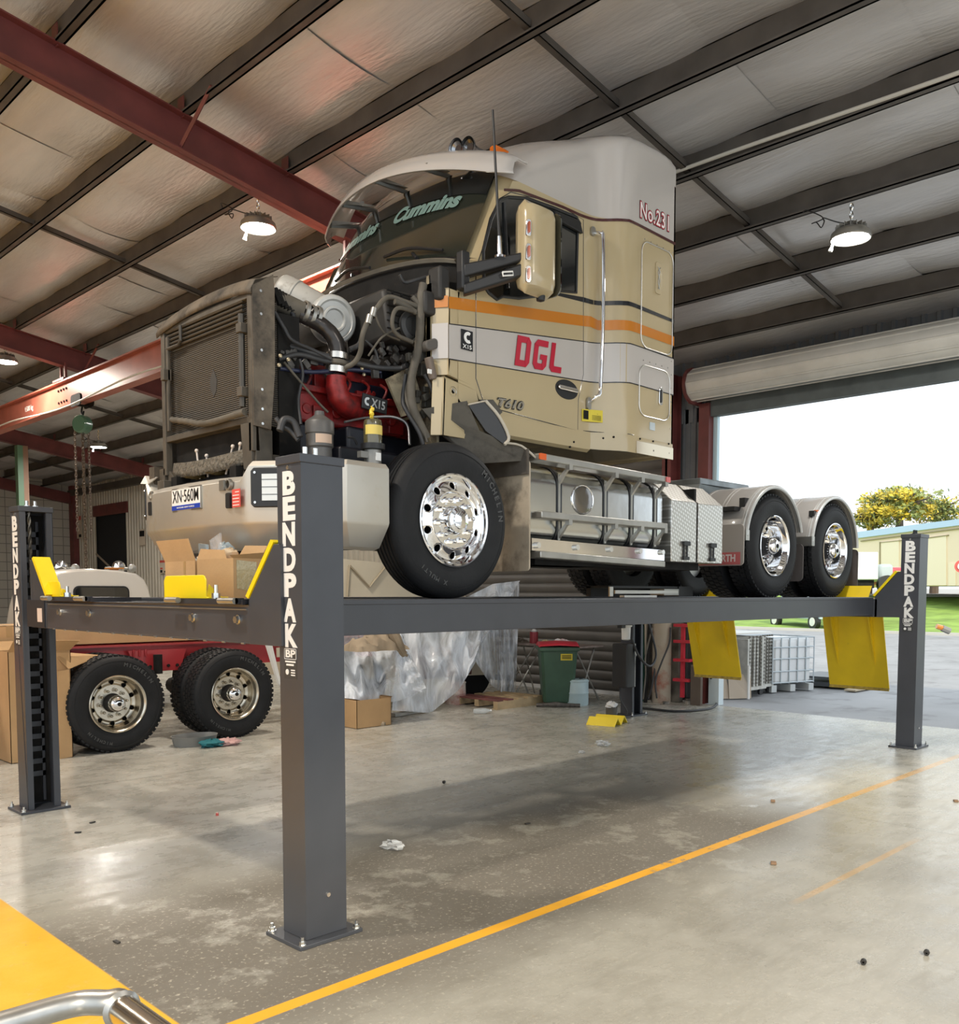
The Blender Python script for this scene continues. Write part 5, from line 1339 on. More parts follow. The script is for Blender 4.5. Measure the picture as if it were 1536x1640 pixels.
for (px,py) in ((487,500),(497,506),(506,508)):
    c=E1(px,py,1.49); MB().lathe([(.064,-.014),(.075,-.012),(.075,.012),(.064,.014)],c,(1,-.1,-.25),24).build('hose_clamp',alud,T)
q=MB()
for k in range(9):
    a=E1(440+5*k,462+3*k,1.5); q.cyl(a,a+Vector((.03,-.02,-.10)),.02,n=6)
q.build('charge_pipe_wrap',dark,T)
# air cleaner: grey canister with round lid
c0=E1(534,512,1.60); 
axv=Vector((-.22,-1,-.12)).normalized()
q=MB().lathe([(.001,.018),(.062,.018),(.070,.034),(.080,.034),(.088,.018),(.120,.018),(.132,.030),(.152,.026),(.163,.012),(.167,-.004),(.165,-.03),(.16,-.06)],c0,axv,40); ac=q.build('air_cleaner',mat('air_cleaner_grey',(.47,.47,.45),.4,.2,var=.12,scale=5),T)
q=MB().lathe([(.148,-.05),(.146,-.42),(.13,-.45),(.001,-.45)],c0,axv,40).build('air_cleaner_body',mat('air_cleaner_black',(.05,.048,.045),.6),T)
a,b=E1(452,466,1.95),E1(515,500,1.75)
q=MB(); d=(b-a).normalized(); q.lathe([(.001,-.03),(.09,-.03),(.115,-.01),(.12,.03),(.12,.08),(.125,.085),(.125,.10),(.118,.105),(.115,.36),(.10,.38)],a,d,32)
q.build('intake_canister',mat('canister_pale',(.42,.40,.36),.5,.1,var=.12,scale=5,dirt=((.2,.17,.13),.3,8)),T)
# heater box
c=E1(622,515,1.50)
q=MB().hexa([(1.52,1.22,3.45),(1.80,1.22,3.42),(1.80,1.75,3.42),(1.55,1.75,3.42),(1.50,1.26,3.78),(1.80,1.24,3.80),(1.80,1.75,3.80),(1.52,1.75,3.78)])
hv=q.build('heater_box',mat('heater_box_black',(.028,.026,.024),.55,var=.2,scale=8),T,bevel=.03)
q=MB()
for k in range(6): q.box(1.5,1.80,1.212,1.222,3.50+.05*k,3.508+.05*k)
for k in range(4): q.cyl((1.54+.08*k,1.20,3.74),(1.54+.08*k,1.215,3.74),.008,n=8)
q.build('box_rib',dark,hv)
q=MB().lathe([(.10,0),(.10,.03),(.07,.04),(.06,.03),(.001,.03)],(1.70,1.22,3.55),(0,-1,0),28).build('blower_cover',mat('blower_black',(.03,.03,.03),.5),hv)
MB().box(1.72,1.88,1.08,1.26,3.62,3.78).box(1.80,1.90,1.02,1.15,3.72,3.95).build('cowl_box',mat('cowl_box_black',(.026,.024,.022),.6,var=.2,scale=9),T,bevel=.02)
# cream firewall side structure
cf=mat('dirty_cream_panel',(.33,.27,.17),.6,var=.25,scale=7,dirt=((.07,.055,.04),.45,8))
q=MB(); q.slab([(1.88,1.12,3.85),(1.88,1.30,3.82),(1.86,1.34,3.3),(1.84,1.22,2.75),(1.84,1.10,2.75)],(.02,0,0)).box(1.80,1.83,1.12,1.16,3.2,3.9); q.slab([(1.60,1.35,3.2),(1.75,1.25,3.3),(1.82,1.2,3.0),(1.70,1.3,2.95)],(0,.02,0))
q.build('firewall_side',cf,T)
# hoses: list of pixel polylines with a depth each
HZ=[('hose',[(678,455,1.13),(674,482,1.13),(671,550,1.13),(660,600,1.15),(658,630,1.15),(664,660,1.13),(684,702,1.1)],.030,hosed),
 ('hose',[(672,492,1.14),(650,484,1.15),(622,476,1.18),(604,493,1.18),(588,517,1.18),(580,539,1.2),(577,564,1.24),(566,582,1.3),(545,591,1.38)],.017,hosed),
 ('hose',[(632,483,1.15),(650,490,1.14),(665,500,1.14)],.020,hosed),
 ('hose',[(660,498,1.12),(636,494,1.12),(628,515,1.12),(635,535,1.13),(660,548,1.16)],.014,hosed),
 ('hose',[(660,475,1.15),(672,490,1.13),(668,505,1.14)],.018,hosed),
 ('hose',[(446,575,1.45),(480,568,1.42),(520,578,1.40),(560,580,1.38),(600,588,1.32),(640,590,1.28),(652,585,1.22)],.018,hose),
 ('hose',[(450,555,1.5),(470,556,1.46),(500,565,1.42),(525,572,1.40)],.024,hose),
 ('hose',[(448,590,1.45),(500,596,1.42),(560,592,1.4),(610,596,1.34)],.014,mat('blue_black_cable',(.02,.025,.06),.4)),
 ('hose',[(438,560,1.5),(458,530,1.48),(470,505,1.48),(452,490,1.52)],.015,hose),
 ('hose',[(440,500,1.45),(455,525,1.42),(468,545,1.4),(500,560,1.4),(530,575,1.38)],.013,hose),
 ('hose',[(650,600,1.2),(645,640,1.2),(652,660,1.16),(670,690,1.1),(678,712,1.08)],.014,hose),
 ('hose',[(655,600,1.2),(650,630,1.18),(656,655,1.15),(676,680,1.1),(684,708,1.08)],.010,hosed),
 ('hose',[(455,580,1.42),(480,610,1.40),(510,645,1.38),(525,660,1.38)],.008,hosed),
 ('hose',[(595,668,1.3),(630,668,1.25),(652,680,1.2),(656,712,1.15)],.010,mat('dull_pipe',(.22,.22,.23),.35,.8)),
 ('hose',[(552,676,1.3),(580,670,1.32),(600,668,1.32)],.008,mat('dull_pipe',(.22,.22,.23),.35,.8)),
 ('hose',[(448,690,1.2),(455,672,1.2),(470,676,1.18),(480,700,1.15)],.022,hose),
 ('hose',[(442,670,1.25),(452,682,1.22),(465,690,1.2),(478,705,1.16)],.016,hose),
 ('hose',[(556,700,1.15),(566,702,1.15),(572,712,1.15)],.008,hose),
 ('hose',[(585,545,1.3),(600,560,1.28),(605,575,1.28)],.010,hose),
 ('hose',[(560,560,1.32),(575,552,1.3),(582,535,1.3)],.018,hose),
 ('hose',[(640,440,1.2),(648,452,1.2),(668,448,1.18),(695,440,1.16)],.012,hose),
 ('hose',[(600,500,1.21),(607,520,1.2),(618,535,1.2),(640,545,1.2)],.007,hosed),
 ('hose',[(590,570,1.28),(612,540,1.2),(640,525,1.18)],.007,hosed),
 ('hose',[(680,600,1.1),(690,620,1.1),(700,650,1.1),(703,690,1.08)],.012,hose),
 ('hose',[(665,545,1.15),(670,565,1.15),(664,590,1.18)],.012,hosed),
 ('hose',[(480,575,1.4),(485,600,1.4),(478,640,1.4),(482,680,1.36)],.010,hose),
]
for nm,pl,r,mt in HZ:
    MB().tube([AY(*p) for p in pl],r,10,sub=5).build(nm,mt,T)
q=MB()
for (px,py,y) in ((598,501,1.175),(591,512,1.175)): q.lathe([(.017,-.03),(.022,-.03),(.022,.03),(.017,.03)],AY(px,py,y),(.3,0,1),12)
q.build('hose_fitting',alud,T)
# connector blocks and brackets near the firewall
q=MB(); rr3=random.Random(9)
for k in range(34):
    px=655+rr3.random()*48; py=545+rr3.random()*130; c=AY(px,py,1.16+rr3.random()*.08); s=.02+.03*rr3.random(); q.cbox(c,(s*1.4,s,s*1.8),Matrix.Rotation(rr3.random()*1.5,3,'Y'))
tag(q.build('connector_cluster',mat('connector_grey',(.06,.055,.045),.6,var=.4,scale=14),T,bevel=.004),None,None,None,'stuff')
q=MB().rbox(AY(687,553,1.1),(.12,.08,.07),.03,1,R=Matrix.Rotation(-.4,3,'Y')); q.build('cable_cover',mat('cover_dusty',(.10,.09,.08),.6),T,bevel=.01)
q=MB().rbox(AY(690,590,1.08),(.05,.06,.15),.02,2,R=Matrix.Rotation(-.3,3,'Y')); q.build('relay_can',mat('relay_brown',(.16,.125,.10),.6),T,bevel=.008)
MB().cbox(AY(688,595,1.045),(.03,.012,.03)).build('relay_label',white,T)
q=MB()
for k in range(26):
    c=AY(600+rr3.random()*55,550+rr3.random()*50,1.28+rr3.random()*.1); s=.015+.02*rr3.random(); q.cbox(c,(s*2,s,s*1.4),Matrix.Rotation(rr3.random()*1.5,3,'Y'))
for k in range(24):
    c=AY(448+rr3.random()*90,558+rr3.random()*40,1.44); s=.012+.018*rr3.random(); q.cbox(c,(s*2,s,s*1.4),Matrix.Rotation(rr3.random()*1.5,3,'Y'))
tag(q.build('wiring_junction',mat('junction_mix',(.07,.065,.06),.5,.2,var=.5,scale=20),T,bevel=.003),None,None,None,'stuff')
q=MB()
for (px,py) in ((449,570),(447,585),(462,576),(580,590),(642,640),(583,600)): q.ball(AY(px,py,1.37),.014,8)
q.build('bright_fitting',mat('bright_brass',(.7,.62,.45),.3,.9),T)
# fan shroud / fan behind the radiator (dark)
q=MB().box(.80,.96,1.45,2.55,2.5,3.5); q.build('fan_shroud',dark,T)
# belt side dark lower mass
q=MB().box(.95,2.0,1.58,2.4,2.25,2.86).box(1.2,1.7,1.35,1.58,2.3,2.70).box(1.3,1.5,1.4,1.58,2.6,2.85).box(.8,1.0,1.3,1.5,2.3,2.6); q.build('engine_sump',mat('sump_dark',(.010,.011,.017),.4,.2,var=.4,scale=8),T,bevel=.02)
# filters
c=E1(512,690,1.15)
q=MB().lathe([(.001,.12),(.028,.12),(.032,.095),(.085,.058),(.09,.05),(.09,-.02),(.085,-.025),(.085,-.10),(.075,-.11),(.075,-.20),(.001,-.2)],c,(0,0,1),28); fl_=q.build('oil_filter',mat('filter_grey',(.11,.105,.10),.45,.2,var=.15,scale=9),T)
rows=[[c+Vector((.087*math.sin(a),-.087*math.cos(a),z)) for a in [(-.9+1.3*k/10) for k in range(11)]] for z in (-.085,-.030)]
MB().grid(rows).build('filter_label',mat('filter_label',(.55,.40,.30),.5),fl_)
c=E1(597,695,1.02)
q=MB().lathe([(.001,.10),(.03,.10),(.055,.085),(.060,.06),(.060,-.07)],c,(0,0,1),28); fs=q.build('fuel_filter_bowl',mat('bowl_smoky',(.10,.085,.04),.08,.0,coat=1),T)
rows=[[c+Vector((.0615*math.sin(a),-.0615*math.cos(a),z)) for a in [(-1.5+2.6*k/12) for k in range(13)]] for z in (-.01,.05)]
MB().grid(rows).build('filter_label',mat('filter_yellow',(.72,.55,.12),.4),fs)
MB().lathe([(.062,-.065),(.078,-.065),(.078,-.10),(.062,-.105)],c,(0,0,1),20).build('filter_collar',blackp,fs)
MB().lathe([(.055,-.10),(.055,-.22),(.001,-.22)],c,(0,0,1),24).cbox(c+Vector((-.07,0,-.14)),(.08,.04,.04)).build('filter_head',mat('head_grey',(.25,.24,.22),.4,.5),fs)
MB().cbox(c+Vector((0,-.056,-.15)),(.04,.006,.05)).build('head_label',white,fs)
q=MB().tube([c+Vector((-.01,0,.1)),c+Vector((-.014,-.01,.12)),c+Vector((-.022,-.01,.14)),c+Vector((-.010,-.01,.155)),c+Vector((-.02,-.01,.172))],[.012,.016,.010,.014,.005],8,sub=4); q.build('yellow_tap',mat('tap_yellow',(.85,.6,.05),.4),fs)
# X15 engine plate
c=E1(599,647,1.38)
R=MF((c.x,c.y,c.z),(1,-.05,-.10),(0,0,1))
q=MB(); q.slab([R@Vector(p) for p in ((-.105,-.052,0),(.105,-.052,0),(.105,.05,0),(-.105,.052,0))],R.to_3x3()@Vector((0,0,.012))); q.build('engine_plate',blackp,T,bevel=.004)
text('engine_plate_letters','X15',.058,mat('plate_silver',(.6,.6,.58),.3,.8),T,R@Matrix.Translation((.028,-.002,.013)),bold=.02,width=.115,ext=.003)
q=MB(); 
arc=[]
for k in range(11):
    a=math.radians(60+240*k/10); arc.append(R@Vector((-.062+.027*math.cos(a),.0+.029*math.sin(a),.013)))
for k in range(11):
    a=math.radians(300-240*k/10); arc.append(R@Vector((-.062+.012*math.cos(a),.0+.013*math.sin(a),.013)))
q.slab(arc,R.to_3x3()@Vector((0,0,.003))); q.build('engine_plate_symbol',mat('plate_silver',(.6,.6,.58),.3,.8),T)
# ================================================================== OTHER THINGS IN THE WORKSHOP
# ---- red truck chassis behind
C2=thing('truck_chassis','bare red truck chassis with alloy dual wheels parked behind the lift','truck chassis',(2.3,7,0))
redc=mat('chassis_red',(.38,.03,.035),.4,coat=.3,var=.12,scale=3)
q=MB()
for y in (6.62,7.45): q.box(-2.5,5.6,y,y+.07,.82,1.12).box(-2.5,5.6,y-.05,y+.1,1.10,1.12)
for x in (-1,.9,2.3,3.7,5.2): q.box(x,x+.15,6.7,7.5,.86,1.08)
q.slab([(2.0,6.55,1.05),(2.7,6.55,1.05),(2.62,6.55,.80),(2.1,6.55,.80)],(0,.06,0))
q.build('chassis_rail',redc,C2)
for k in range(3): MB().cyl((2.06+.07*k,6.54,.98),(2.06+.07*k,6.54,1.06),.012,n=6).build('spring_bolt',redc,C2)
for k in range(4): MB().cyl((2.25+.11*k,6.53,.86),(2.25+.11*k,6.56,.86),.018,n=8).build('frame_bolt',dark,C2)
MB().cyl((2.30,6.45,.78),(2.30,6.45,1.0),.05,n=12).build('bump_stop',dark,C2)
duals(1.645,C2,z=RT,y0=6.0,far=False,rm=rimd,letters=True)
duals(3.03,C2,z=RT,y0=6.0,far=False,rm=rimd,letters=True)
q=MB().cyl((1.645,6.3,.52),(1.645,7.6,.52),.1,n=12).cyl((3.03,6.3,.52),(3.03,7.6,.52),.1,n=12); q.build('axle',dark,C2)
def plainwheel(x,y,z,parent,R=.52,w=.28):
    q=MB().lathe([(.29,0),(.33,-.006),(.42,0),(.5,.02),(R,.05),(R,w-.05),(.5,w-.02),(.42,w),(.29,w)],(x,y,z),(0,1,0),48,closed=True); q.build('tyre',tyre,parent)
    MB().lathe([(.29,.0),(.28,.02),(.26,.05),(.10,.05),(.001,.03)],(x,y,z),(0,1,0),32).build('rim',rimd,parent)
plainwheel(4.55,6.15,.52,C2)
MB().cbox((3.95,6.5,.95),(.10,.02,.12)).build('frame_label',mat('label_cream',(.6,.55,.42),.6),C2)
# light bar behind post
MB().slab([AY(428,1032,5.6),AY(436,1032,5.6),AY(452,1100,5.6),AY(447,1095,5.6)],(0,.05,0)).build('white_prop',white,C2)
# ---- cardboard
def carton(name,label,x0,x1,y0,y1,z0,z1,flaps=(),group=None,rz=0,tape=True,mt=None):
    t=thing(name,label,'cardboard box',((x0+x1)/2,(y0+y1)/2,z0),group)
    mt=mt or card; th=.006; q=MB(); q.box(x0,x1,y0,y0+th,z0,z1).box(x0,x1,y1-th,y1,z0,z1).box(x0,x0+th,y0,y1,z0,z1).box(x1-th,x1,y0,y1,z0,z1).box(x0,x1,y0,y1,z0,z0+th)
    if not flaps: q.box(x0,x1,y0,y1,z1-th,z1)
    q.build('box_body',mt,t)
    for f in flaps:
        MB().slab(f,(.004,.004,.002)).build('flap',mt,t)
    if tape and not flaps:
        MB().box((x0+x1)/2-.03,(x0+x1)/2+.03,y0-.001,y1+.001,z1,z1+.001).box((x0+x1)/2-.03,(x0+x1)/2+.03,y0-.0015,y0,z1-.12,z1).build('tape',mat('brown_tape',(.42,.27,.12),.3),t)
    t.rotation_euler[2]=rz
    return t
carton('long_carton','very long flat brown carton lying on the red chassis',-1.6,3.25,6.75,7.4,1.13,1.36)
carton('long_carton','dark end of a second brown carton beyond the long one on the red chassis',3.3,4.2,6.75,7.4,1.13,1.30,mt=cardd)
MB_=MB
tl=carton('tall_carton','tall brown carton standing on the floor behind the far left column',.60,1.20,6.10,6.48,0,1.12,flaps=[[(.60,6.10,1.12),(1.2,6.10,1.12),(1.25,5.98,1.22),(.62,5.98,1.24)],[(.60,6.48,1.12),(1.2,6.48,1.12),(1.2,6.7,1.2),(.6,6.7,1.2)]])
q=MB().slab([AY(92,1053,6.08),AY(110,1046,6.3),AY(162,1050,6.3),AY(110,1072,6.05)],(0,0,.006)); o=q.build('flap',card,tl)
MB().slab([AY(92,1075,6.05),AY(111,1072,6.05),AY(116,1212,6.05),AY(96,1216,6.05)],(0,.02,0)).build('side_panel',card,tl)
carton('open_carton','open empty brown carton on the floor beside the plastic dust sheet',4.45,5.0,5.55,5.95,0,.36,flaps=[[(5.0,5.55,.36),(5.0,5.95,.36),(5.02,5.95,.37),(5.02,5.55,.37)]])
# cartons standing on the near runway end
def AXZ(px,x,z): 
    d=ray(px,940); k=(x-CP.x)/d.x; return CP.y+d.y*k
x=.26
ya=AX(313,930,x).y; yb=AX(265,930,x).y
zt=AX(290,899,x).z
t=thing('parts_carton','brown parts carton with a raised flap, left one of the two on the near runway','cardboard box',(x+.1,(ya+yb)/2,ZD),'open cartons on the near runway')
q=MB().box(x,x+.25,ya,yb,ZD+.001,zt); q.build('box_body',card,t)
MB().slab([(x,yb+.0,zt),(x,ya+.0,zt),(x-.03,ya+.03,zt+.135),(x-.03,yb+.06,zt+.135)],(.005,0,0)).build('flap',card,t)
MB().box(x-.001,x,(ya+yb)/2-.08,(ya+yb)/2-.05,ZD,zt).build('tape',mat('brown_tape',(.42,.27,.12),.3),t)
x=.24
ya=AX(374,930,x).y; yb=AX(316,930,x).y; zt=AX(345,895,x).z; yn0=ya
t=thing('parts_carton','larger brown parts carton taped at the corner, overflowing with bags, in front of the bumper','cardboard box',(x+.15,(ya+yb)/2,ZD),'open cartons on the near runway')
xb=x+.19
q=MB().box(x,xb,ya,yb,ZD+.001,zt).build('box_body',card,t)
MB().slab([(x,ya,zt),(xb,ya,zt),(xb+.03,ya-.04,zt+.04),(x-.03,ya-.02,zt+.015)],(0,.004,0)).slab([(x,yb,zt),(x,ya+.08,zt),(x+.01,ya+.12,zt+.05),(x+.01,yb-.03,zt+.065)],(.004,0,0)).build('flap',card,t)
MB().slab([(xb,ya+.02,zt),(xb,ya+.3,zt),(xb+.05,ya+.28,zt+.09),(xb+.05,ya+.03,zt+.08)],(.004,0,0)).build('flap',card,t)
q=MB(); rows=[]
MB().slab([(x+.02,ya-.0015,ZD+.06),(x+.15,ya-.0015,ZD+.04),(x+.15,ya-.0015,zt-.02),(x+.02,ya-.0015,zt-.01)],(0,-.001,0)).build('tape',mat('clear_tape',(.48,.40,.22),.15,coat=.6,bump=.5,bscale=30),t)
crumple((x+.08,ya+.18,zt+.02),.055,10,'crumpled_paper',mat('kraft_paper',(.62,.48,.32),.8),t,.8,6,.3)
carton('parts_carton','small brown carton tucked behind the larger one, next to the yellow gusset edge',.50,.68,.62,.98,ZD,ZD+.18,group='open cartons on the near runway')
bagm=mat('silver_bag',(.42,.50,.54),.25,.3,var=.1,scale=10,bump=.4,bscale=20)
t=thing('silver_bag','tall silver-blue foil bag sticking out between the two cartons','bag',(.38,1.35,ZD))
a=AX(325,870,.38); q=MB().slab([(.38,a.y+.05,ZD+.05),(.38,a.y-.05,ZD+.05),(.37,a.y-.055,a.z-.01),(.37,a.y+.04,a.z)],(.02,0,0)); q.build('bag',bagm,t)
a=AX(343,862,.40); 
o=MB().slab([(.42,a.y+.055,ZD+.12),(.42,a.y-.05,ZD+.12),(.40,a.y-.07,a.z+.03),(.40,a.y+.06,a.z-.01)],(.012,0,0)).build('clear_bag',mat('clear_plastic',(.8,.8,.8),.1,alpha=.35,bump=.8,bscale=20,coat=.5)); tag(o,'small clear zip bag standing up behind the silver-blue foil bag','bag')
a=AX(357,873,.45); o=crumple((.46,a.y,a.z-.04),.055,10,'silver_bag',bagm,None,1.0,8,.25); tag(o,'crumpled small silver bag behind the larger carton','bag')
# ---- white ute
U=thing('pickup_truck','white pickup cab seen from behind, parked beyond the lift crossbeam','pickup truck',(3.6,11.3,0))
uw=mat('ute_white',(.70,.67,.62),.3,coat=.6)
def ut(x,y,z): return (x,y,z)
q=MB(); rows=[]
xc=3.50
prof=[(-.80,.90),(-.84,1.2),(-.80,1.45),(-.72,1.80),(-.66,1.93),(-.55,2.02),(-.3,2.065),(0,2.08),(.3,2.065),(.55,2.02),(.66,1.93),(.72,1.80),(.80,1.45),(.84,1.2),(.80,.90)]
for (yy,s,dz) in ((11.0,.96,-.03),(11.05,1,0),(11.6,1,.02),(12.4,.98,.0),(12.55,.95,-.05)):
    rows.append([(xc+p[0]*s*1.12,yy+(0 if p[1]>1.5 else 0),p[1]+dz*(1 if p[1]>1.6 else 0)) for p in prof])
q.grid(rows,True); r=rows[0]; q.add(r,[tuple(range(len(r)))])
q.build('cab',uw,U)
q=MB().rbox((xc+.03,10.985,1.66),(.82,.02,.26),.07,1); q.build('rear_window',glass,U)
MB().rbox((xc+.03,10.99,1.66),(.88,.015,.31),.09,1).build('window_rubber',blackp,U)
q=MB().box(xc-.85,xc+.85,8.9,10.9,.62,.95).box(xc-.84,xc+.84,12.5,14,.5,1.15); q.build('tray',uw,U)
for (xx,yy) in ((xc-.8,9.4),(xc+.58,9.4),(xc-.8,13.2),(xc+.58,13.2)): MB().cyl((xx,yy,.38),(xx+.22,yy,.38),.38,n=28).build('tyre',tyre,U)
o=MB().cyl((3.95,11.5,2.08),(3.95,11.5,2.12),.07,n=20).box(3.85,4.05,11.35,11.65,2.1,2.12).build('warning_beacon',orange,U)
# chrome clutter on the roofs beyond (work lights)
wl=[(285/3.28,905),(605/3.28,906)]
for i,(px,lab) in enumerate(((97,'cluster of chrome work lamps behind the white cab, left of the chains'),(190,'cluster of chrome work lamps behind the white cab, right of the chains'))):
    c=AY(px,908,13.4); t=thing('work_lamp',lab,'work lamp',(c.x,c.y,c.z-.1))
    q=MB().lathe([(.001,.12),(.09,.10),(.12,0),(.001,.0)],c,(-.3,-1,0),16).build('lamp_body',chrome,t); MB().cyl(c+Vector((-.25,0,-.03)),c+Vector((.3,0,-.03)),.03).lathe([(.001,.1),(.07,.08),(.08,0),(.001,0)],c+Vector((.25,0,-.02)),(-.3,-1,0),14).build('lamp_bar',alud,t); MB().box(c.x-.03,c.x+.03,c.y-.03,c.y+.03,.0,c.z-.05).build('lamp_post',dark,t)
# yellow hazard prop + leaning rod
a,b=AX(154,887,9.6),AX(180,912,9.6)
b=a+(b-a)*(a.z/(a.z-b.z)); tag(MB().cyl(a,b,.03,n=8).build('leaning_pole',mat('pole_tan',(.35,.28,.2),.6)),'thin tan pole leaning in the dark doorway','pole')
# poster on the far corrugated wall
def poster(x,p0,p1,lab,kind):
    a,b=AX(*p0,x),AX(*p1,x); t=thing('wall_poster',lab,'poster',(x,(a.y+b.y)/2,b.z))
    MB().box(x-.01,x,b.y,a.y,b.z,a.z).build('sheet',mat('poster_cream',(.62,.53,.42),.6),t)
    w,h=a.y-b.y,a.z-b.z
    def R_(u0,u1,v0,v1,m_,nm): MB().box(x-.014,x-.01,a.y-w*u1,a.y-w*u0,b.z+h*v0,b.z+h*v1).build(nm,m_,t)
    pr_=mat('poster_red',(.55,.08,.06),.5)
    if kind==0: R_(.02,.95,.80,.97,pr_,'red_header'); R_(.1,.45,.05,.25,dark,'picture'); R_(.1,.5,.30,.42,pr_,'red_block'); R_(.75,.95,.05,.18,dark,'picture')
    else: R_(.1,.9,.55,.9,dark,'picture')
poster(XW-.08,(111,828),(132,862),'safety poster with red header on the far corrugated wall',0)
poster(XW-.08,(223,848),(233,873),'small pale notice on the corrugated wall by the bumper corner',1)
poster(XW-.08,(256,897),(266,918),'small red and white notice on the wall, just left of the cartons',0)
# green column left
a=AY(36,735,21.2)
t=thing('steel_column','green and rust steel column standing far left under the rafter','column',(a.x,21.25,0))
q=MB().box(a.x-.13,a.x-.0,21.15,21.35,0,zr(a.x)-.36).build('green_face',mat('column_green',(.12,.23,.14),.5),t); MB().box(a.x,a.x+.12,21.15,21.35,0,zr(a.x)-.36).build('rust_face',mat('column_rust',(.28,.16,.10),.6),t)
# things at the far left edge
q=MB().hexa([AY(-20,1030,6.9),AY(-20,1030,8.5),AY(12,990,8.5),AY(12,1010,6.9),AY(-20,1005,6.9),AY(-20,1005,8.5),AY(14,975,8.5),AY(14,990,6.9)]) if False else None
t=thing('bench_clutter','dark machine parts on a low bench behind the far left column','machine part',(1.2,8.4,0))
MB().box(.4,1.75,8.0,8.8,.85,.92).box(.45,.5,8.05,8.1,0,.85).box(1.6,1.66,8.05,8.1,0,.85).build('bench',alud,t)
q=MB()
for k in range(7): q.lathe([(.04,-.05),(.10,-.05),(.10,.05),(.04,.05)],(.6+.17*k,8.2,1.03),(0,-1,0),14)
q.build('gear',mat('gear_brown',(.14,.11,.08),.6,.4),t)
crumple((1.2,7.75,1.02),.14,12,'rag',mat('white_rag',(.72,.72,.72),.8),t,.5,12)
# drip tray and rags
a=AZ(305,1195); t=thing('drip_tray','grey oval drip tray on the floor between the red chassis wheels','drip tray',(2.45,5.86,0))
q=MB(); rows=[]
for (z,k) in ((0,.90),(.10,1.0),(.11,1.03),(.11,.99),(.01,.88)):
    rows.append([(2.45+.26*k*math.cos(2*PI*i/32),5.90+.19*k*math.sin(2*PI*i/32),z) for i in range(32)])
q.grid(rows,True,True); n=len(q.v); q.f.append(tuple(range(n-32,n))); q.sm.append(False); q.build('tray',grey,t)
tag(crumple((2.52,5.66,.035),.13,16,'teal_rag',mat('teal_cloth',(.02,.16,.19),.9),None,.32,3,.4),'teal rag dropped in front of the grey drip tray','rag')
tag(crumple((2.72,5.62,.03),.12,16,'pink_rag',mat('pink_cloth',(.58,.36,.34),.9),None,.35,5,.4),'pale pink rag beside the teal rag','rag')
# ---- plastic dust sheet over a vehicle
film=bpy.data.materials.new('plastic_film'); film.use_nodes=True; N=film.node_tree; L=N.links; b=N.nodes['Principled BSDF']
b.inputs['Base Color'].default_value=(.86,.92,1,1); b.inputs['Roughness'].default_value=.14; b.inputs['Coat Weight'].default_value=.6
tc=N.nodes.new('ShaderNodeTexCoord'); mp=N.nodes.new('ShaderNodeMapping'); mp.inputs['Scale'].default_value=(1,1,.35); mp.inputs['Rotation'].default_value=(0,.5,0); n=N.nodes.new('ShaderNodeTexNoise'); n.inputs['Scale'].default_value=3.2; n.inputs['Detail'].default_value=5; n.inputs['Distortion'].default_value=1.2
L.new(tc.outputs['Object'],mp.inputs[0]); L.new(mp.outputs[0],n.inputs['Vector']); bp=N.nodes.new('ShaderNodeBump'); bp.inputs['Strength'].default_value=1; bp.inputs['Distance'].default_value=.10; L.new(n.outputs['Fac'],bp.inputs['Height']); L.new(bp.outputs[0],b.inputs['Normal'])
r=N.nodes.new('ShaderNodeMapRange'); r.inputs[1].default_value=.35; r.inputs[2].default_value=.65; r.inputs[3].default_value=.40; r.inputs[4].default_value=.92; L.new(n.outputs['Fac'],r.inputs[0]); L.new(r.outputs[0],b.inputs['Alpha'])
def sheet(name,label,top,bot,y0,y1,seed,nr=26,nc=60):
    "hanging film: top and bottom pixel curves; depth swings between y0 and y1 in folds"
    rr=random.Random(seed); ph=[rr.random()*6 for _ in range(6)]
    def pl(P,u):
        k=u*(len(P)-1); i=min(len(P)-2,int(k)); f=k-i; return P[i][0]+(P[i+1][0]-P[i][0])*f,P[i][1]+(P[i+1][1]-P[i][1])*f
    rows=[]
    for i in range(nr):
        v=i/(nr-1); row=[]
        for j in range(nc):
            u=j/(nc-1); a=pl(top,u); b=pl(bot,u); px=a[0]+(b[0]-a[0])*v; py=a[1]+(b[1]-a[1])*v
            y=y0+(y1-y0)*(1-v)+.05*math.sin(22*u+ph[0]+3*v)+.035*math.sin(47*u+ph[1]-5*v)+.04*math.sin(9*u*v*3+ph[2])+.03*math.sin(14*v+8*u+ph[3])
            row.append(AY(px,py,y))
        rows.append(row)
    o=MB().grid(rows).build(name,film); return tag(o,label,'plastic sheet')
sheet('plastic_sheet','clear plastic dust sheet draped low over the covered vehicle, left part beside the open carton',[(500,1000),(560,1004),(600,1012),(640,1000),(650,1030)],[(520,1115),(570,1120),(604,1128),(640,1122),(684,1105)],5.75,6.2,1)
sheet('plastic_sheet','clear plastic dust sheet hanging in a long swag, middle part of the covered vehicle',[(640,985),(690,975),(740,960),(790,935),(833,930)],[(628,1138),(690,1142),(735,1105),(762,1060),(760,1050)],6.1,6.5,2)
sheet('plastic_sheet','clear plastic sheet flap hanging at the right edge of the covered vehicle, behind the pallet',[(765,1000),(785,960),(800,935),(815,932),(832,934)],[(762,1060),(785,1095),(800,1108),(815,1110),(826,1108)],6.5,6.75,3)
t=thing('covered_vehicle','cream vehicle body hidden under the plastic sheets, behind the front tyre','vehicle',(6.2,7.4,0))
cp=mat('cream_panel',(.60,.54,.42),.5,var=.05,scale=3)
q=MB(); a=AY(520,905,6.9); b=AY(650,915,6.9)
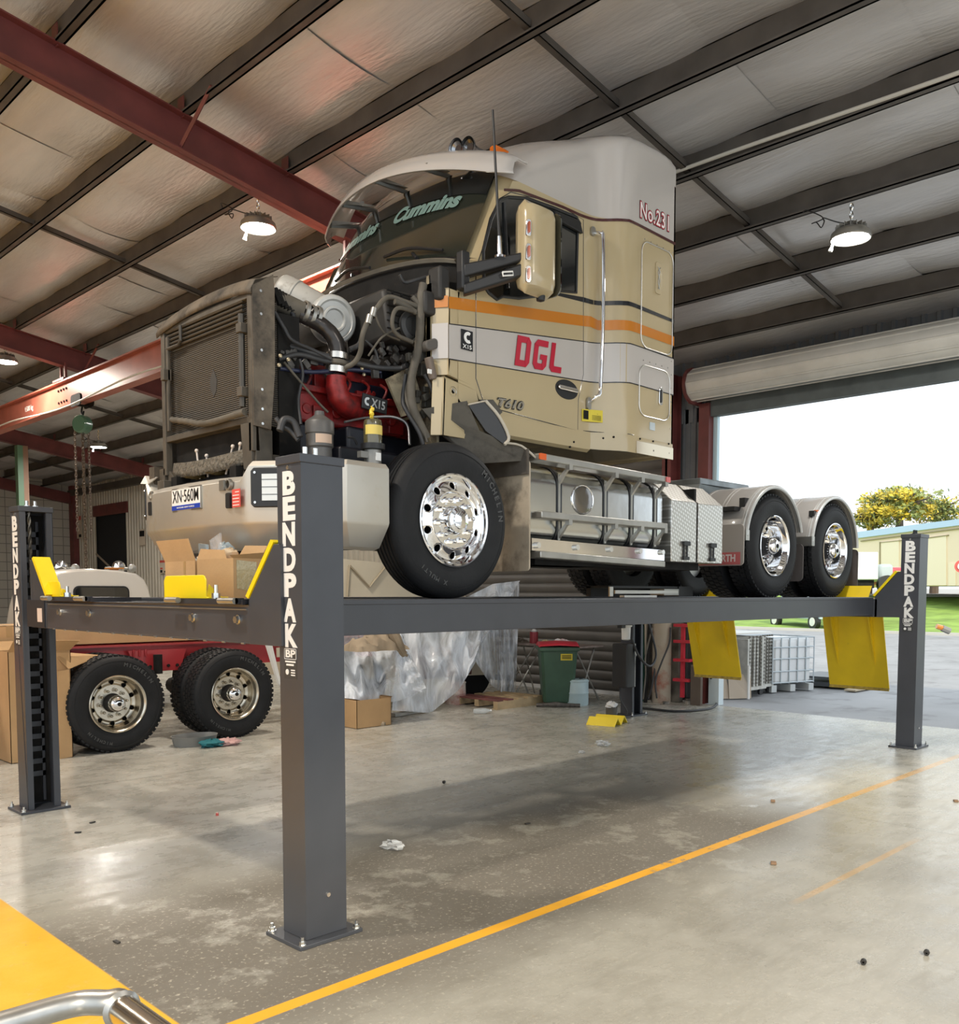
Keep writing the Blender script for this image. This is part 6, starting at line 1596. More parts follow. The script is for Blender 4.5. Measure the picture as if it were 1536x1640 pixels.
q.slab([AY(500,890,6.9),AY(650,905,6.9),AY(740,950,6.9),AY(790,990,6.9),AY(800,1080,6.9),AY(520,1090,6.9)],(0,1.6,0)); q.build('body_shell',cp,t)
q=MB(); a,b,c=AY(560,905,6.88),AY(592,940,6.88),AY(620,905,6.88); q.tube([a,b,c],.014,6).tube([AY(560,905,6.88),AY(556,960,6.88)],.012,6); q.build('panel_crease',mat('crease_tan',(.42,.36,.26),.6),t)
q=MB().slab([AY(640,1035,6.7),AY(760,1035,6.7),AY(755,1080,6.7),AY(660,1090,6.7)],(0,.8,0)); q.build('under_body',mat('maroon_dark',(.13,.05,.045),.7,var=.5,scale=4),t)
MB().cyl((5.6,6.9,.4),(5.6,7.15,.4),.4,n=28).build('tyre',tyre,t); MB().cyl((8.0,7.1,.4),(8.0,7.3,.4),.4,n=28).build('tyre',tyre,t)
# canvas heap and overalls
def cloth(name,label,c,d,seed,mt,cat='cloth'):
    rr=random.Random(seed); rows=[]; nx,ny=26,16
    for i in range(ny):
        v=i/(ny-1); row=[]
        for j in range(nx):
            u=j/(nx-1)
            e=math.sin(PI*u)**.5*math.sin(PI*v)**.5
            z=c[2]+d[2]*e*(.7+.22*math.sin(13*u+seed)+.16*math.sin(29*u+9*v)+.10*math.sin(23*v))
            row.append((c[0]+d[0]*(u-.5)+.02*math.sin(20*v+seed),c[1]+d[1]*(v-.5)+.03*math.sin(17*u),z))
        rows.append(row)
    return tag(MB().grid(rows).build(name,mt),label,cat)
canv=mat('canvas_tan',(.30,.24,.17),.9,var=.2,scale=6)
a=AY(610,1035,5.7); cloth('canvas_cloth','crumpled tan canvas cloth lying over the plastic sheet, just under the runway',(a.x-.05,5.75,a.z-.05),(.8,.4,.28),1,canv)
a=AY(585,1030,5.65)
q=MB().tube([AY(628,1012,5.65),AY(637,1030,5.6),AY(645,1045,5.6),AY(652,1050,5.6)],[.08,.07,.05,.02],8,sub=3); tag(q.build('canvas_cloth',canv),'loose corner of tan canvas hanging down over the plastic sheet','cloth')
q=MB().tube([AZ(612,1125,.25),AZ(612,1140,.15),AZ(618,1152,.05),AZ(612,1160,.02),AZ(598,1160,.01)],[.07,.08,.06,.04,.02],8,sub=3).tube([AZ(604,1125,.25),AZ(606,1140,.12),AZ(604,1150,.03)],[.05,.06,.04],8,sub=3); tag(q.build('canvas_cloth',canv),'tan cloth trailing on the floor right of the open carton','cloth')
a=AZ(640,1147); tag(MB().cbox(a+Vector((0,0,.03)),(.30,.10,.05),Matrix.Rotation(.2,3,'Z')).cbox(a+Vector((.25,.02,.02)),(.3,.03,.03),Matrix.Rotation(.1,3,'Z')).build('scrap_profile',alud,bevel=.004),'short metal scrap profiles on the floor by the plastic sheet','scrap metal')
# white drum under the sheet
def drum(name,label,c,r,h,mt,cat,lid=True,group=None):
    t=thing(name,label,cat,c,group)
    q=MB().lathe([(.001,0),(r*.94,0),(r,.02),(r,h*.45),(r*1.03,h*.47),(r*1.03,h*.5),(r,h*.52),(r,h*.9),(r*1.04,h*.92),(r*1.04,h*.96),(r*.97,h*.97),(r*.95,h),(.001,h)],c,(0,0,1),32); q.build('drum_shell',mt,t)
    MB().lathe([(.03,0),(.03,.02),(.001,.02)],(c[0]+r*.5,c[1],h),(0,0,1),12).build('bung',blackp,t); return t
a=AZ(740,1129); drum('plastic_drum','dirty white and red drum under the edge of the plastic sheet',(a.x,a.y+.15,0),.16,.36,mat('dirty_white_drum',(.60,.55,.50),.5,dirt=((.33,.10,.08),.42,4)),'drum')
a=AZ(937,1131); drum('plastic_drum','pale blue-white drum standing right of the green wheelie bin',(8.35,5.18,0),.17,.40,mat('pale_blue_drum',(.52,.66,.70),.4,var=.1,scale=4),'drum')
# wheelie bin
t=thing('wheelie_bin','dark green wheelie bin with red lid and yellow sticker','wheelie bin',(8.2,5.5,0))
gb=mat('bin_green',(.045,.10,.062),.45,var=.15,scale=4)
R=Matrix.Rotation(-.75,3,'Z')
def BP_(x,y,z): return Vector((8.22,5.48,0))+R@Vector((x,y,0))+Vector((0,0,z))
w0,w1,d0,d1=.225,.285,.22,.30; h=.90
q=MB(); rows=[]
for z,k in ((.06,0),(.3,.3),(.6,.66),(h,1)):
    w=w0+(w1-w0)*k; d=d0+(d1-d0)*k; rows.append([BP_(*p,z) for p in ((-w+.04,-d),(w-.04,-d),(w,-d+.04),(w,d-.04),(w-.04,d),(-w+.04,d),(-w,d-.04),(-w,-d+.04))])
q.grid(rows,False,True); q.f.append(tuple(range(8))); q.sm.append(False); q.build('bin_body',gb,t)
q=MB(); q.hexa([BP_(-.31,-.32,h-.06),BP_(.31,-.32,h-.06),BP_(.31,.32,h-.06),BP_(-.31,.32,h-.06),BP_(-.31,-.32,h),BP_(.31,-.32,h),BP_(.31,.32,h),BP_(-.31,.32,h)]).build('bin_rim',gb,t,bevel=.01); q=MB(); q.hexa([BP_(-.18,-.19,.0),BP_(.18,-.19,.0),BP_(.18,.19,.0),BP_(-.18,.19,.0),BP_(-.2,-.2,.1),BP_(.2,-.2,.1),BP_(.2,.2,.1),BP_(-.2,.2,.1)]); q.build('bin_foot',gb,t,bevel=.01)
rows=[]
for i in range(9):
    v=i/8; y=-.33+.68*v; z=h+.02+.05*math.sin(PI*v)**.6; rows.append([BP_(-.31,y,h+.005),BP_(-.29,y,z),BP_(0,y,z+.015),BP_(.29,y,z),BP_(.31,y,h+.005)])
MB().grid(rows).build('bin_lid',mat('bin_red',(.62,.035,.06),.4),t,solid=.008)
q=MB().cyl(BP_(-.24,.30,.10),BP_(-.19,.30,.10),.10,n=24); q.build('wheel',blackp,t); MB().cyl(BP_(.19,.30,.10),BP_(.24,.30,.10),.10,n=24).build('wheel',blackp,t)
q=MB().slab([BP_(.02,-.288,.70),BP_(.20,-.288,.70),BP_(.20,-.294,.80),BP_(.02,-.294,.80)],R@Vector((0,-.004,0))); stq=q.build('bin_sticker',mat('sticker_yellow',(.72,.58,.05),.5),t)
q=MB()
for k in range(3): q.slab([BP_(.04,-.297,.725+.022*k),BP_(.18,-.297,.725+.022*k),BP_(.18,-.2975,.735+.022*k),BP_(.04,-.2975,.735+.022*k)],R@Vector((0,-.003,0)))
q.build('sticker_print',dark,stq)
tag(MB().tube([BP_(-.35,-.35,.03),BP_(-.1,-.4,.04),BP_(.1,-.42,.03),BP_(.3,-.45,.03)],[.03,.045,.035,.03],7,sub=3).build('metal_offcut',mat('offcut_dark',(.12,.11,.10),.6,.4,var=.4,scale=20)),'dark lumpy metal offcut on the floor before the green bin','scrap metal')
# trestle table
t=thing('trestle_table','thin folding trestle table against the dark roller door','table',(8.9,6.2,0))
q=MB().hexa([(8.55,5.3,.86),(9.15,5.3,.86),(9.15,7.0,.86),(8.55,7.0,.86),(8.55,5.3,.885),(9.15,5.3,.885),(9.15,7.0,.885),(8.55,7.0,.885)]); q.build('tabletop',mat('grimy_top',(.23,.18,.16),.5,var=.4,scale=8),t)
for (a,b) in (((8.60,6.75,0),(9.1,6.55,.86)),((9.1,6.75,0),(8.60,6.55,.86)),((8.6,5.35,0),(9.1,5.45,.86)),((9.1,5.35,0),(8.6,5.45,.86)),((8.6,7.0,0),(8.62,6.3,.86)),((8.6,6.4,0),(8.62,6.9,.86))): MB().cyl(a,b,.014,n=8).build('leg',alud,t)
a=AY(863,1028,6.55); t=thing('red_can','small dark red tin with a rag in it on the trestle table','tin',(8.75,6.45,.885)); MB().lathe([(.001,0),(.07,0),(.07,.19),(.064,.19),(.064,.02)],(8.75,6.45,.885),(0,0,1),24).build('tin',mat('tin_red',(.25,.03,.04),.35,.2),t); crumple((8.75,6.45,1.09),.05,10,'rag',rag,t,.6,7)
cloth('pink_cloth','crumpled pink and white cloth on the trestle table',(8.8,5.9,.885),(.35,.4,.10),4,mat('pink_white_cloth',(.70,.50,.52),.9,dirt=((.75,.72,.7),.5,6)))
cloth('dirty_rag','dirty dark rags heaped on the left end of the trestle table',(8.75,6.8,.885),(.25,.3,.08),6,mat('brown_rag',(.12,.10,.08),.9))
cloth('yellow_cloth','pale yellow cloth between the red tin and the pink cloth',(8.78,6.2,.885),(.15,.2,.07),9,mat('yellow_rag',(.55,.5,.30),.9))
# pallet
t=thing('wooden_pallet','small wooden pallet on the floor under the hanging plastic sheet','pallet',(7.55,6.1,0))
wood=mat('pallet_wood',(.42,.31,.18),.8,var=.25,scale=6); woodr=mat('pallet_red_board',(.16,.055,.05),.7,var=.3,scale=4)
R=Matrix.Rotation(.0,3,'Z'); px0,py0=7.05,5.62
for i in range(5): 
    q=MB().box(px0+.22*i,px0+.22*i+.12,py0,py0+.95,.12,.14); q.build('slat',wood if i>1 else woodr,t)
for j in range(3): MB().box(px0,px0+1.0,py0+.4*j,py0+.4*j+.09,.02,.12).build('bearer',wood,t)
MB().box(px0-.02,px0+1.02,py0-.005,py0+.09,.0,.02).build('slat',wood,t)
a=AZ(770,1140,.03); t=thing('plastic_bottle','clear empty plastic bottle lying on the floor by the pallet','bottle',tuple(a)); MB().lathe([(.001,0),(.035,.005),(.04,.02),(.04,.17),(.03,.21),(.014,.24),(.014,.26)],(a.x-.1,a.y+.05,.042),(.9,-.45,0),20).build('bottle',mat('clear_pet',(.75,.8,.82),.08,alpha=.45,coat=1),t); MB().cyl((a.x+.125,a.y-.062,.042),(a.x+.145,a.y-.072,.042),.016,n=12).build('cap',white,t)
# junk by the door pier
t=thing('gas_cylinder','tall dark green gas cylinder between the back column and the timber post','gas cylinder',(9.75,4.95,0))
MB().lathe([(.001,0),(.11,0),(.115,.02),(.115,1.05),(.09,1.16),(.04,1.22),(.03,1.28),(.001,1.28)],(9.55,4.86,0),(0,0,1),24).build('cylinder_shell',mat('cylinder_green',(.03,.10,.075),.4,var=.2,scale=4),t)
MB().cyl((9.55,4.86,1.28),(9.55,4.86,1.38),.025).cyl((9.50,4.86,1.33),(9.60,4.86,1.33),.015).build('valve',mat('brass_dirty',(.35,.27,.13),.4,.7),t)
def post(x,y,r,h,mt,lab,name='timber_post',cat='post',lean=0): return tag(MB().cyl((x,y,0),(x+lean,y,h),r,n=14).build(name,mt),lab,cat)
wp=mat('weathered_post',(.40,.34,.27),.8,dirt=((.30,.07,.04),.38,3))
a=AX(1070,1110,9.6); post(9.58,4.48,.15,2.3,wp,'thick weathered timber post with red paint stains, beside the door pier')
post(9.35,4.62,.03,1.5,dark,'thin dark iron bar leaning beside the weathered post','iron_bar','bar',.12)
post(9.5,4.70,.025,1.4,mat('bar_tan',(.4,.35,.28),.6),'thin tan bar behind the dangling hoses','iron_bar','bar',-.05)
t=thing('red_rack','small red bracket stand with shelves beside the door pier','rack',(9.7,4.15,0))
rb=mat('rack_red',(.60,.035,.06),.4); q=MB().box(9.62,9.66,4.10,4.16,.1,1.25); q.build('upright',rb,t)
for z in (.35,.66,.95,1.2): MB().box(9.58,9.68,3.98,4.27,z,z+.045).build('shelf',rb,t)
t=thing('door_guide','rusty steel guide channel at the foot of the door jamb','steel channel',(9.8,3.95,0)); MB().box(9.60,9.66,3.78,3.96,0,.62).build('channel',mat('rusty_channel',(.13,.10,.08),.8,dirt=((.5,.45,.38),.35,4)),t)
tag(MB().box(9.86,10.0,3.62,3.80,0,1.3).build('white_board',mat('pale_board',(.62,.70,.74),.5)),'pale board standing at the edge of the open doorway','board')
for k,(pl,r,lab) in enumerate(((((1060,1005,4.5),(1064,1035,4.4),(1052,1060,4.5),(1044,1100,4.5),(1038,1120,4.4)),.016,'black hose hanging in a loop, leftmost over the timber post'),(((1074,1005,4.3),(1072,1030,4.3),(1060,1060,4.35),(1050,1090,4.4),(1052,1118,4.3)),.014,'black hose hanging over the front of the weathered post'),(((1045,1005,4.4),(1034,1050,4.4),(1034,1080,4.3),(1030,1120,4.2)),.012,'thin tan hose hanging close to the back column'))):
    tag(MB().tube([AY(*p) for p in pl],r,8,sub=5).build('hanging_hose',hose if k<2 else hosed),lab,'hose')
tag(MB().tube([AZ(1030,1134,.02),AZ(1080,1139,.02),AZ(1130,1136,.02),AZ(1147,1128,.02),AZ(1145,1110,.1),AZ(1138,1083,.45)],.018,8,sub=6).build('floor_hose',hose),'dark hose lying in a curve on the floor by the doorway','hose')
q=MB(); rr4=random.Random(4)
for k in range(26):
    a=AZ(1036+rr4.random()*75,1118+rr4.random()*10); s=.02+.04*rr4.random(); q.cbox(a+Vector((0,0,s*.4)),(s*2,s,s),Matrix.Rotation(rr4.random()*3,3,'Z'))
tag(q.build('rubble',mat('rubble_mix',(.35,.32,.28),.8,var=.6,scale=9)),'small scraps and rubble heaped at the foot of the pier','rubble',kind='stuff')
# dark backing shelf behind the junk
t=thing('steel_cabinet','grimy steel cabinet against the door pier behind the hoses','cabinet',(9.85,4.6,0)); MB().box(9.72,9.84,4.25,5.05,0,1.75).build('cabinet_body',mat('cabinet_grime',(.17,.15,.125),.7,var=.5,scale=4),t,bevel=.01); 
MB().box(9.70,9.72,4.62,4.66,.05,1.7).build('door_edge',dark,t)

# ================================================================== YARD
def cage(x0,x1,y0,y1,z1,lab,n=9,seed=1):
    t=thing('cage_trolley',lab,'cage trolley',((x0+x1)/2,(y0+y1)/2,0),'pale mesh cages stacked in the yard')
    gm=mat('galv_pale',(.55,.54,.50),.5,.3,var=.2,scale=8); q=MB(); rr=random.Random(seed)
    for i in range(n):
        f=i/n; x=x0+(x1-x0)*f; w=(x1-x0)/n*.45
        q.box(x,x+w,y0+rr.random()*.05,y1,.16,z1-rr.random()*.04)
    q.build('folded_panel',gm,t)
    q=MB()
    for i in range(n):
        x=x0+(x1-x0)*(i+.55)/n
        for k in range(14): q.box(x,x+(x1-x0)/n*.3,y0-.0,y0+.03,.2+.06*k,.23+.06*k)
    tag(q.build('mesh_panel',mat('mesh_dark',(.20,.19,.17),.6),t),None,None,None,'stuff')
    MB().box(x0,x1,y0-.02,y1,.11,.16).build('base_frame',gm,t)
    for (xx,yy) in ((x0+.08,y0+.05),(x1-.08,y0+.05)): MB().cyl((xx,yy-.02,.055),(xx,yy+.02,.055),.055,n=16).build('castor',blackp,t)
    return t
cage(11.15,11.75,3.85,4.9,1.0,'pale folded mesh cage trolley, nearest the doorway',5,1)
cage(11.8,12.2,3.95,4.9,.98,'narrow stack of pale folded cages beside the white tank',5,2)
tag(MB().box(11.0,12.6,4.2,5.2,1.02,1.04).build('cover_board',mat('white_board',(.75,.74,.7),.6)),'white flat board lying on top of the mesh cages','board')
a=AZ(1165,1118)
tag(MB().slab([(10.75,3.95,.0),(11.1,3.75,.0),(11.25,3.85,.36),(10.95,4.1,.42)],(.02,.02,0)).build('card_sheet',mat('tan_card',(.45,.37,.29),.8)),'bent tan cardboard sheet leaning by the cage trolley','cardboard')
tag(MB().slab([(10.6,4.1,.0),(10.8,3.95,.0),(10.9,4.1,.30),(10.7,4.3,.36)],(.02,.02,0)).build('card_sheet',mat('tan_card',(.45,.37,.29),.8)),'smaller folded cardboard piece at the doorway corner','cardboard')
tag(MB().cyl((10.95,3.72,0),(10.95,3.72,.55),.022,n=8).build('marker_stick',white),'thin white stick standing before the cardboard sheets','stick')
# IBC
t=thing('liquid_tank','white plastic liquid tank in a galvanised cage on a pallet','tank',(12.8,4.1,0))
R=Matrix.Rotation(-.30,3,'Z'); O=Vector((12.75,4.25,0))
def IP(x,y,z): return O+R@Vector((x,y,0))+Vector((0,0,z))
hx,hy=.50,.50
q=MB(); rows=[]
for z in (.16,.2,.85,.90,.93):
    k=.93 if z in(.16,.93) else .97; rows.append([IP(hx*k*cx_,hy*k*cy_,z) for cx_,cy_ in ((-1,-.85),(-.85,-1),(.85,-1),(1,-.85),(1,.85),(.85,1),(-.85,1),(-1,.85))])
q.grid(rows,False,True); q.f.append(tuple(range(32,40))); q.sm.append(False); q.build('bottle',mat('tank_white',(.80,.81,.82),.4,dirt=((.45,.44,.42),.25,2)),t)
q=MB()
for k in range(6):
    u=-1+2*k/5
    for (a,b) in ((IP(u*hx,-hy,.14),IP(u*hx,-hy,.95)),(IP(-hx,u*hy,.14),IP(-hx,u*hy,.95)),(IP(hx,u*hy,.14),IP(hx,u*hy,.95))): q.cyl(a,b,.012,n=6)
for z in (.16,.36,.58,.78,.95):
    c=[IP(-hx,-hy,z),IP(hx,-hy,z),IP(hx,hy,z),IP(-hx,hy,z),IP(-hx,-hy,z)]; q.tube(c,.012,6)
q.build('cage',mat('cage_zinc',(.50,.55,.58),.4,.5),t)
q=MB()
for x in (-.45,0,.45): q.hexa([IP(x-.06,-hy,0),IP(x+.06,-hy,0),IP(x+.06,hy,0),IP(x-.06,hy,0),IP(x-.06,-hy,.12),IP(x+.06,-hy,.12),IP(x+.06,hy,.12),IP(x-.06,hy,.12)])
q.build('pallet_foot',mat('pallet_grey',(.55,.57,.57),.6),t)
a=AZ(1345,1090); tag(MB().box(13.6,14.6,3.3,4.2,.02,.10).box(13.55,14.65,3.25,4.25,.16,.20).build('dark_panel_stack',mat('panel_black',(.06,.065,.07),.4)),'flat dark panel stack on the ground behind the white tank','panel')
tag(MB().box(13.3,14.4,2.95,3.15,.0,.03).box(13.5,14.8,3.05,3.2,.03,.05).build('timber_offcut',mat('timber_pale',(.5,.42,.3),.8)),'pale timber offcuts lying before the dark panels','timber')
# trailer on the far side of the yard
def far(px,py,d): 
    r_=ray(px,py); return CP+r_*d
a=AZ(1275,1008)
t=thing('light_truck','small light blue truck standing at the lawn, seen under the platform','light truck',tuple(AZ(1275,1006)))
a=AZ(1243,1004); b=AZ(1306,1008)
d=(b-a).normalized(); nrm=Vector((d.y,-d.x,0)); pb=mat('pale_blue_paint',(.42,.52,.58),.4)
L_=(b-a).length
def TP(u,w,z): return a+d*u+nrm*w*-1+Vector((0,0,z))
q=MB().hexa([TP(-.6,0,.5),TP(L_+.3,0,.5),TP(L_+.3,1.6,.5),TP(-.6,1.6,.5),TP(-.6,0,1.2),TP(L_+.3,0,1.2),TP(L_+.3,1.6,1.2),TP(-.6,1.6,1.2)]).hexa([TP(.2,0,1.2),TP(2.4,0,1.2),TP(2.4,1.6,1.2),TP(.2,1.6,1.2),TP(.5,.1,2.0),TP(2.2,.1,2.0),TP(2.2,1.5,2.0),TP(.5,1.5,2.0)]); q.build('body',pb,t)
for u in (.0,L_-.1):
    MB().cyl(TP(u,-.12,.36),TP(u,.12,.36),.36,n=24).build('tyre',blackp,t); MB().cyl(TP(u,-.14,.36),TP(u,-.11,.36),.21,n=20).build('rim',white,t)
# shed
t=thing('far_shed','long cream industrial shed with blue gutter across the street','shed',tuple(far(1480,940,58)))
A0=far(1536,938,52); dirv=Vector((.643,.766,0))
def hit(px,zpt=None):
    r_=ray(px,938); r2=Vector((r_.x,r_.y)); 
    # intersect ground direction with wall line
    a,b,c,d_=r2.x,-dirv.x,r2.y,-dirv.y; ex,ey=A0.x-CP.x,A0.y-CP.y; det=a*d_-b*c; k=(ex*d_-b*ey)/det; return CP+r_*k,k
def WP(px,py,o=0):
    p,k=hit(px); r_=ray(px,py); k2=((A0.x-CP.x)*dirv.y-(A0.y-CP.y)*dirv.x)/(r_.x*dirv.y-r_.y*dirv.x); v=CP+r_*k2; return v+Vector((-dirv.y,dirv.x,0))*o
nb_=Vector((dirv.y,-dirv.x,0))
if nb_.dot(ray(1450,900))<0: nb_=-nb_
shedm=mat('shed_cream',(.95,.77,.58),.7,bump=.0)
q=MB()
def quadw(q,pts,o,th=.2): q.slab([WP(x,y)-nb_*o for x,y in pts],nb_*th)
quadw(q,[(1330,939),(1600,938),(1600,832),(1330,866)],0,8); q.build('shed_wall',shedm,t)
q=MB(); quadw(q,[(1330,858),(1600,824),(1600,834),(1330,868)],.25,.4); q.build('gutter',mat('gutter_blue',(.55,.70,.92),.5),t)
q=MB(); quadw(q,[(1330,860),(1600,826),(1600,823),(1330,857)],-.1,9); q.build('roof',mat('shed_roof',(.5,.7,.82),.5),t)
for pts,nm in (([(1412,938),(1441,938),(1441,864.5),(1412,867.5)],'shed_door'),([(1483,937.5),(1517,937.5),(1517,856),(1483,861)],'shed_door'),([(1521,938),(1532,938),(1532,902),(1521,902)],'side_door')):
    q=MB(); quadw(q,pts,.06,.1); q.build(nm,mat('shed_door_cream',(1,.84,.64),.6),t)
q=MB(); quadw(q,[(1411,868.5),(1445,865),(1445,866),(1411,869.5)],.1,.1); quadw(q,[(1483,861.5),(1520,856.5),(1520,858),(1483,863)],.1,.1); quadw(q,[(1380,866),(1600,838),(1600,839.5),(1380,867.5)],.1,.1); quadw(q,[(1410.5,938),(1412,938),(1412,868),(1410.5,868)],.1,.1); q.build('shadow_line',mat('shadow_tan',(.35,.28,.16),.7),t)  # shadow lines of gutter and doors, painted on as tan strips
# white van and red pickup in front of the shed
c=far(1393,942,44); t=thing('white_van','white box truck body in front of the cream shed','van',tuple(c)); 
def blk_(q,pxl,pxr,pt,pb_,d,dep): q.slab([far(pxl,pb_,d),far(pxr,pb_,d),far(pxr,pt,d),far(pxl,pt,d)],CF*dep)
q=MB(); blk_(q,1370,1407,884,928,44,4); q.build('van_body',mat('van_white',(.82,.85,.86),.4),t,bevel=.05)
q=MB(); blk_(q,1374,1400,928,942,44.3,3); q.build('van_chassis',dark,t)
t=thing('red_pickup','red vehicle with a grey cab partly hidden behind the yellow gusset edge','car',tuple(far(1430,940,45)))
q=MB(); blk_(q,1416,1450,908,934,45,3.4); q.build('car_body',mat('car_red',(.70,.07,.09),.35,coat=.5),t,bevel=.15)
q=MB(); blk_(q,1408,1432,903,928,44.5,2.6); q.build('car_cab',mat('car_grey',(.45,.52,.55),.3),t,bevel=.15)
q=MB(); q.lathe([(.001,0),(.45,0),(.45,.3),(.001,.3)],far(1422,936,44.2),CF,20); q.build('tyre',blackp,t)
t=thing('road_sign','round red and white sign at the right edge, in front of the shed','sign',tuple(far(1540,936,50))); MB().cyl(far(1540,907,50),far(1540,907,50.1),.35,n=24).build('sign_disc',mat('sign_red',(.7,.12,.12),.5),t); MB().cyl(far(1540,907,49.95),far(1540,907,50),.2,n=24).build('sign_centre',white,t); MB().cyl(far(1540,936,50.05),far(1540,907,50.05),.04,n=8).build('sign_post',alud,t)
# yellow-green tool on the lawn edge
a=AZ(1510,1008); t=thing('marker_post','small orange and grey lever lying at the lawn edge right of the last column','lever',tuple(a)); c=far(1505,1004,22); MB().cyl(far(1500,1003,36),far(1510,1006,36),.10,n=8).build('lever_arm',orange,t); MB().cyl(far(1509,1006,36),far(1521,1011,36),.13,n=8).build('lever_box',grey,t)
# trees beyond the shed
leafy=mat('leaf_yellow',(.62,.48,.05),.6,var=.3,scale=.6); leafg=mat('leaf_green',(.26,.30,.09),.6,var=.4,scale=.6); bark=mat('bark',(.12,.09,.07),.9)
def tree(px,py,d,rx,rz_,n,seed,label,mix,base=935):
    rr=random.Random(seed); c=far(px,py,d); g_=far(px,base,d); t=thing('tree',label,'tree',(c.x,c.y,g_.z-1),'trees behind the shed')
    q=MB().tube([(c.x,c.y,g_.z-1),(c.x+.2,c.y,c.z-rz_*.4),(c.x,c.y,c.z)],[.35,.25,.1],8,sub=3)
    for k in range(14):
        a=rr.random()*6.28; e=rr.random()*.9; q.tube([(c.x,c.y,c.z-rz_*.5+rz_*.4*rr.random()),(c.x+rx*.4*math.cos(a),c.y+rx*.4*math.sin(a),c.z+rz_*.2*e),(c.x+rx*.8*math.cos(a),c.y+rx*.8*math.sin(a),c.z+rz_*.7*e)],[.12,.08,.03],6,sub=2)
    q.build('trunk',bark,t)
    for nm,mt,fr_ in (('foliage',leafy,mix),('foliage',leafg,1-mix)):
        q=MB()
        cl=[Vector((rr.gauss(0,.45),rr.gauss(0,.45),rr.gauss(0,.42))) for _ in range(34)]
        for k in range(int(n*fr_)):
            b=cl[rr.randrange(len(cl))]; p=b+Vector((rr.gauss(0,.13),rr.gauss(0,.13),rr.gauss(0,.10)))
            if p.length>1.05: continue
            p=Vector((c.x+p.x*rx,c.y+p.y*rx,c.z+p.z*rz_)); s=.10+.14*rr.random()
            a=Vector((rr.gauss(0,1),rr.gauss(0,1),rr.gauss(0,1))).normalized(); b2=a.orthogonal().normalized()*s*.55
            q.add([p-a*s,p+b2,p+a*s,p-b2],[(0,1,2,3)])
        q.build(nm,mt,t)
tree(1440,808,68,2.9,1.7,4200,1,'yellow-green tree behind the shed, largest crown',.62)
tree(1500,815,70,2.4,1.5,2200,2,'greener tree at the right behind the shed',.35)
tree(1393,832,70,1.7,.9,1100,3,'low yellow tree crown at the left end of the shed roof',.6)
# ================================================================== SMALL FLOOR THINGS
nutm=mat('black_nut',(.03,.028,.026),.5)
for (px,py,lab) in ((711,1255,'black nut on the floor midway between the columns'),(1383,1545,'black nut at the lower right of the floor, left of a pair'),(1484,1530,'black nut at the lower right of the floor, right of a pair')):
    a=AZ(px,py); q=MB().lathe([(.005,-.012),(.013,-.012),(.015,0),(.013,.012),(.005,.012)],(a.x,a.y,.0145),(1,.3,0),8,smooth=False); tag(q.build('black_nut',nutm),lab,'nut','loose black nuts on the floor')
wrapm=mat('clear_wrap',(.85,.87,.88),.12,alpha=.45,coat=1)
for (px,py,s,lab,sd) in ((627,1360,.06,'crumpled clear plastic wrapper on the floor right of the near column',3),(965,1195,.065,'crumpled clear plastic bag on the floor before the back column',5),(932,1206,.03,'tiny scrap of clear film on the floor',6)):
    a=AZ(px,py); o=crumple((a.x,a.y,s*.45),s,14,'plastic_wrapper',wrapm,None,.4,sd,.7); tag(o,lab,'plastic wrapper')
lf=mat('dry_leaf',(.24,.15,.09),.8)
for (px,py,lab) in ((1238,1284,'brown chip on the floor inside the yellow line, upper one'),(1239,1384,'brown chip on the floor right of the yellow line'),(1531,1284,'brown chip on the floor at the right edge')):
    a=AZ(px,py); q=MB().cbox((a.x,a.y,.008),(.05,.035,.012),Matrix.Rotation(.5,3,'Z')); tag(q.build('brown_chip',lf,bevel=.002),lab,'chip')
for (px,py,lab) in ((148,1318,'dark leaf scrap on the floor near the far left column'),(125,1334,'small dark scrap left of the leaf scrap'),(187,1510,'dark scrap beside the yellow floor paint'),(845,1320,'dark twig on the floor in the middle')):
    a=AZ(px,py); q=MB().cbox((a.x,a.y,.006),(.045,.02,.008),Matrix.Rotation(px,3,'Z')); tag(q.build('floor_scrap',nutm,bevel=.002),lab,'scrap')
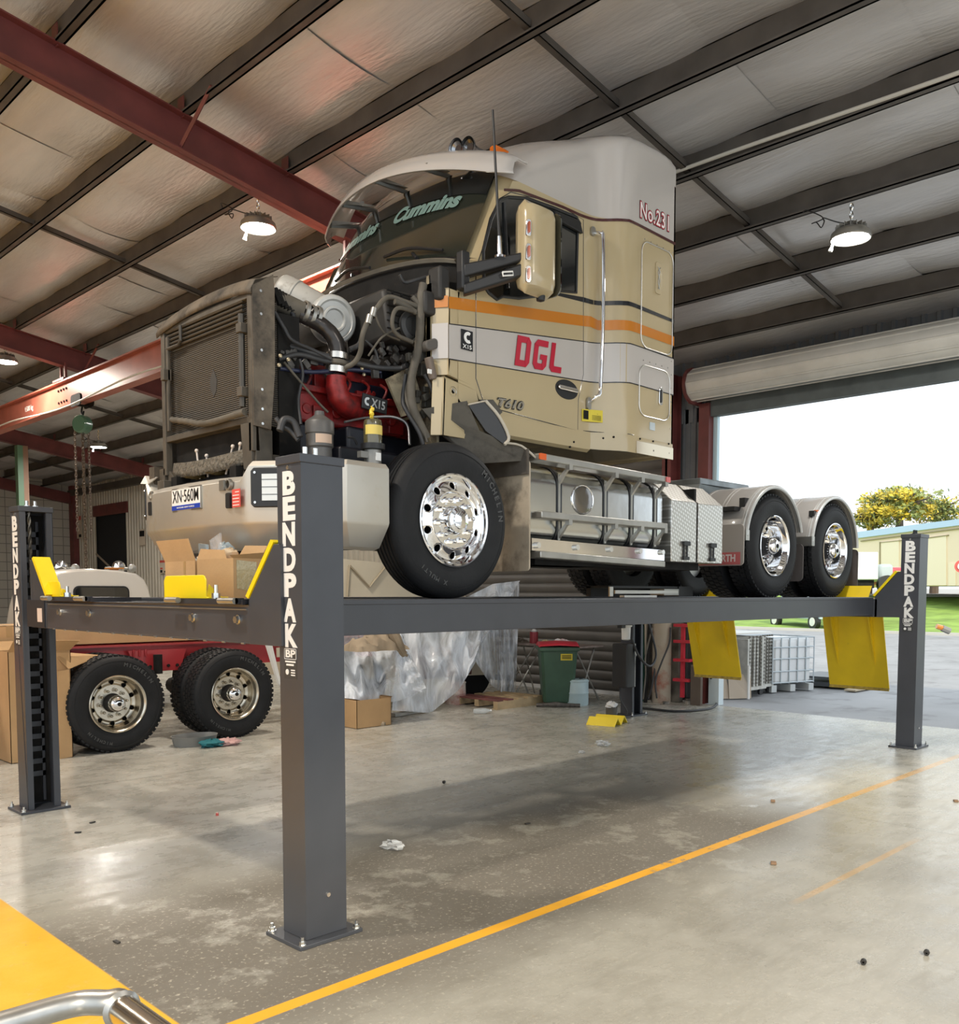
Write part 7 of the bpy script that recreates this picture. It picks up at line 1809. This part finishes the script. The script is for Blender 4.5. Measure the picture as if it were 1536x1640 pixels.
a=AZ(348,1306); tag(MB().lathe([(.001,0),(.012,0),(.010,.02),(.001,.024)],tuple(a),(0,0,1),10).build('plastic_plug',redl),'tiny red plug on the floor left of the near column','plug')
# trolley frame bottom left
t=thing('metal_trolley','polished metal trolley frame poking in at the bottom left corner','trolley',(-1.8,-2.0,0))
z=.9; a=AZ(183,1602,z); b=AZ(-60,1660,z)
q=MB(); 
pa=[b,AZ(20,1636,z),AZ(120,1608,z),a+Vector((-.015,0,0)),a+Vector((.005,-.01,0)),a+Vector((.01,-.035,-.01))]
bt=mat('bare_steel',(.42,.42,.41),.35,.9,var=.15,scale=20)
q.tube(pa,.025,12,sub=5); q.build('top_bar',bt,t)
c=a+Vector((-.002,-.035,-.005)); q=MB().cyl(c,c+Vector((0,-.75,-.0)),.030,n=20); q.build('side_pipe',mat('polished_pipe',(.62,.60,.56),.2,1.),t)
MB().lathe([(.03,-.006),(.038,0),(.03,.008)],c+Vector((0,-.005,0)),(0,-1,0),20).build('weld_bead',bt,t)
q=MB().cyl(c+Vector((0,-.74,0)),c+Vector((0,-.74,-.88)),.021,n=14).cyl((b.x-.3,b.y,.02),(b.x-.3,b.y,z),.021,n=14).cyl(b,(b.x-.3,b.y,z),.019,n=12).cyl((b.x-.3,b.y,.1),(c.x,c.y-.74,.1),.021); q.build('frame_leg',bt,t)
# conduit along the purlin
x=PX[11]
tag(MB().tube([(x-.09,y,zr(x)+.05+.03*math.sin(y*.9)) for y in [-4+.5*k for k in range(21)]],.018,8).build('white_cable',mat('cable_white',(.55,.52,.46),.5)),'white cable strung along a roof purlin at the upper right','cable')
x=3.9
tag(MB().tube([(3.7,y,4.93-.05*math.sin(y*1.1)) for y in [7+.5*k for k in range(29)]],.014,8).build('white_cable',mat('cable_white',(.55,.52,.46),.5)),'white cable draped under the red crane beam','cable')
# rope behind post 2
q=MB(); cy=LY+.1
for k in range(2):
    q.tube([(.085+.008*math.cos(z*40+PI*k),cy-.06+.008*math.sin(z*40+PI*k),z) for z in [1.75+.02*i for i in range(30)]],.008,5)
q.build('lifting_cable',tw,LIFTP)
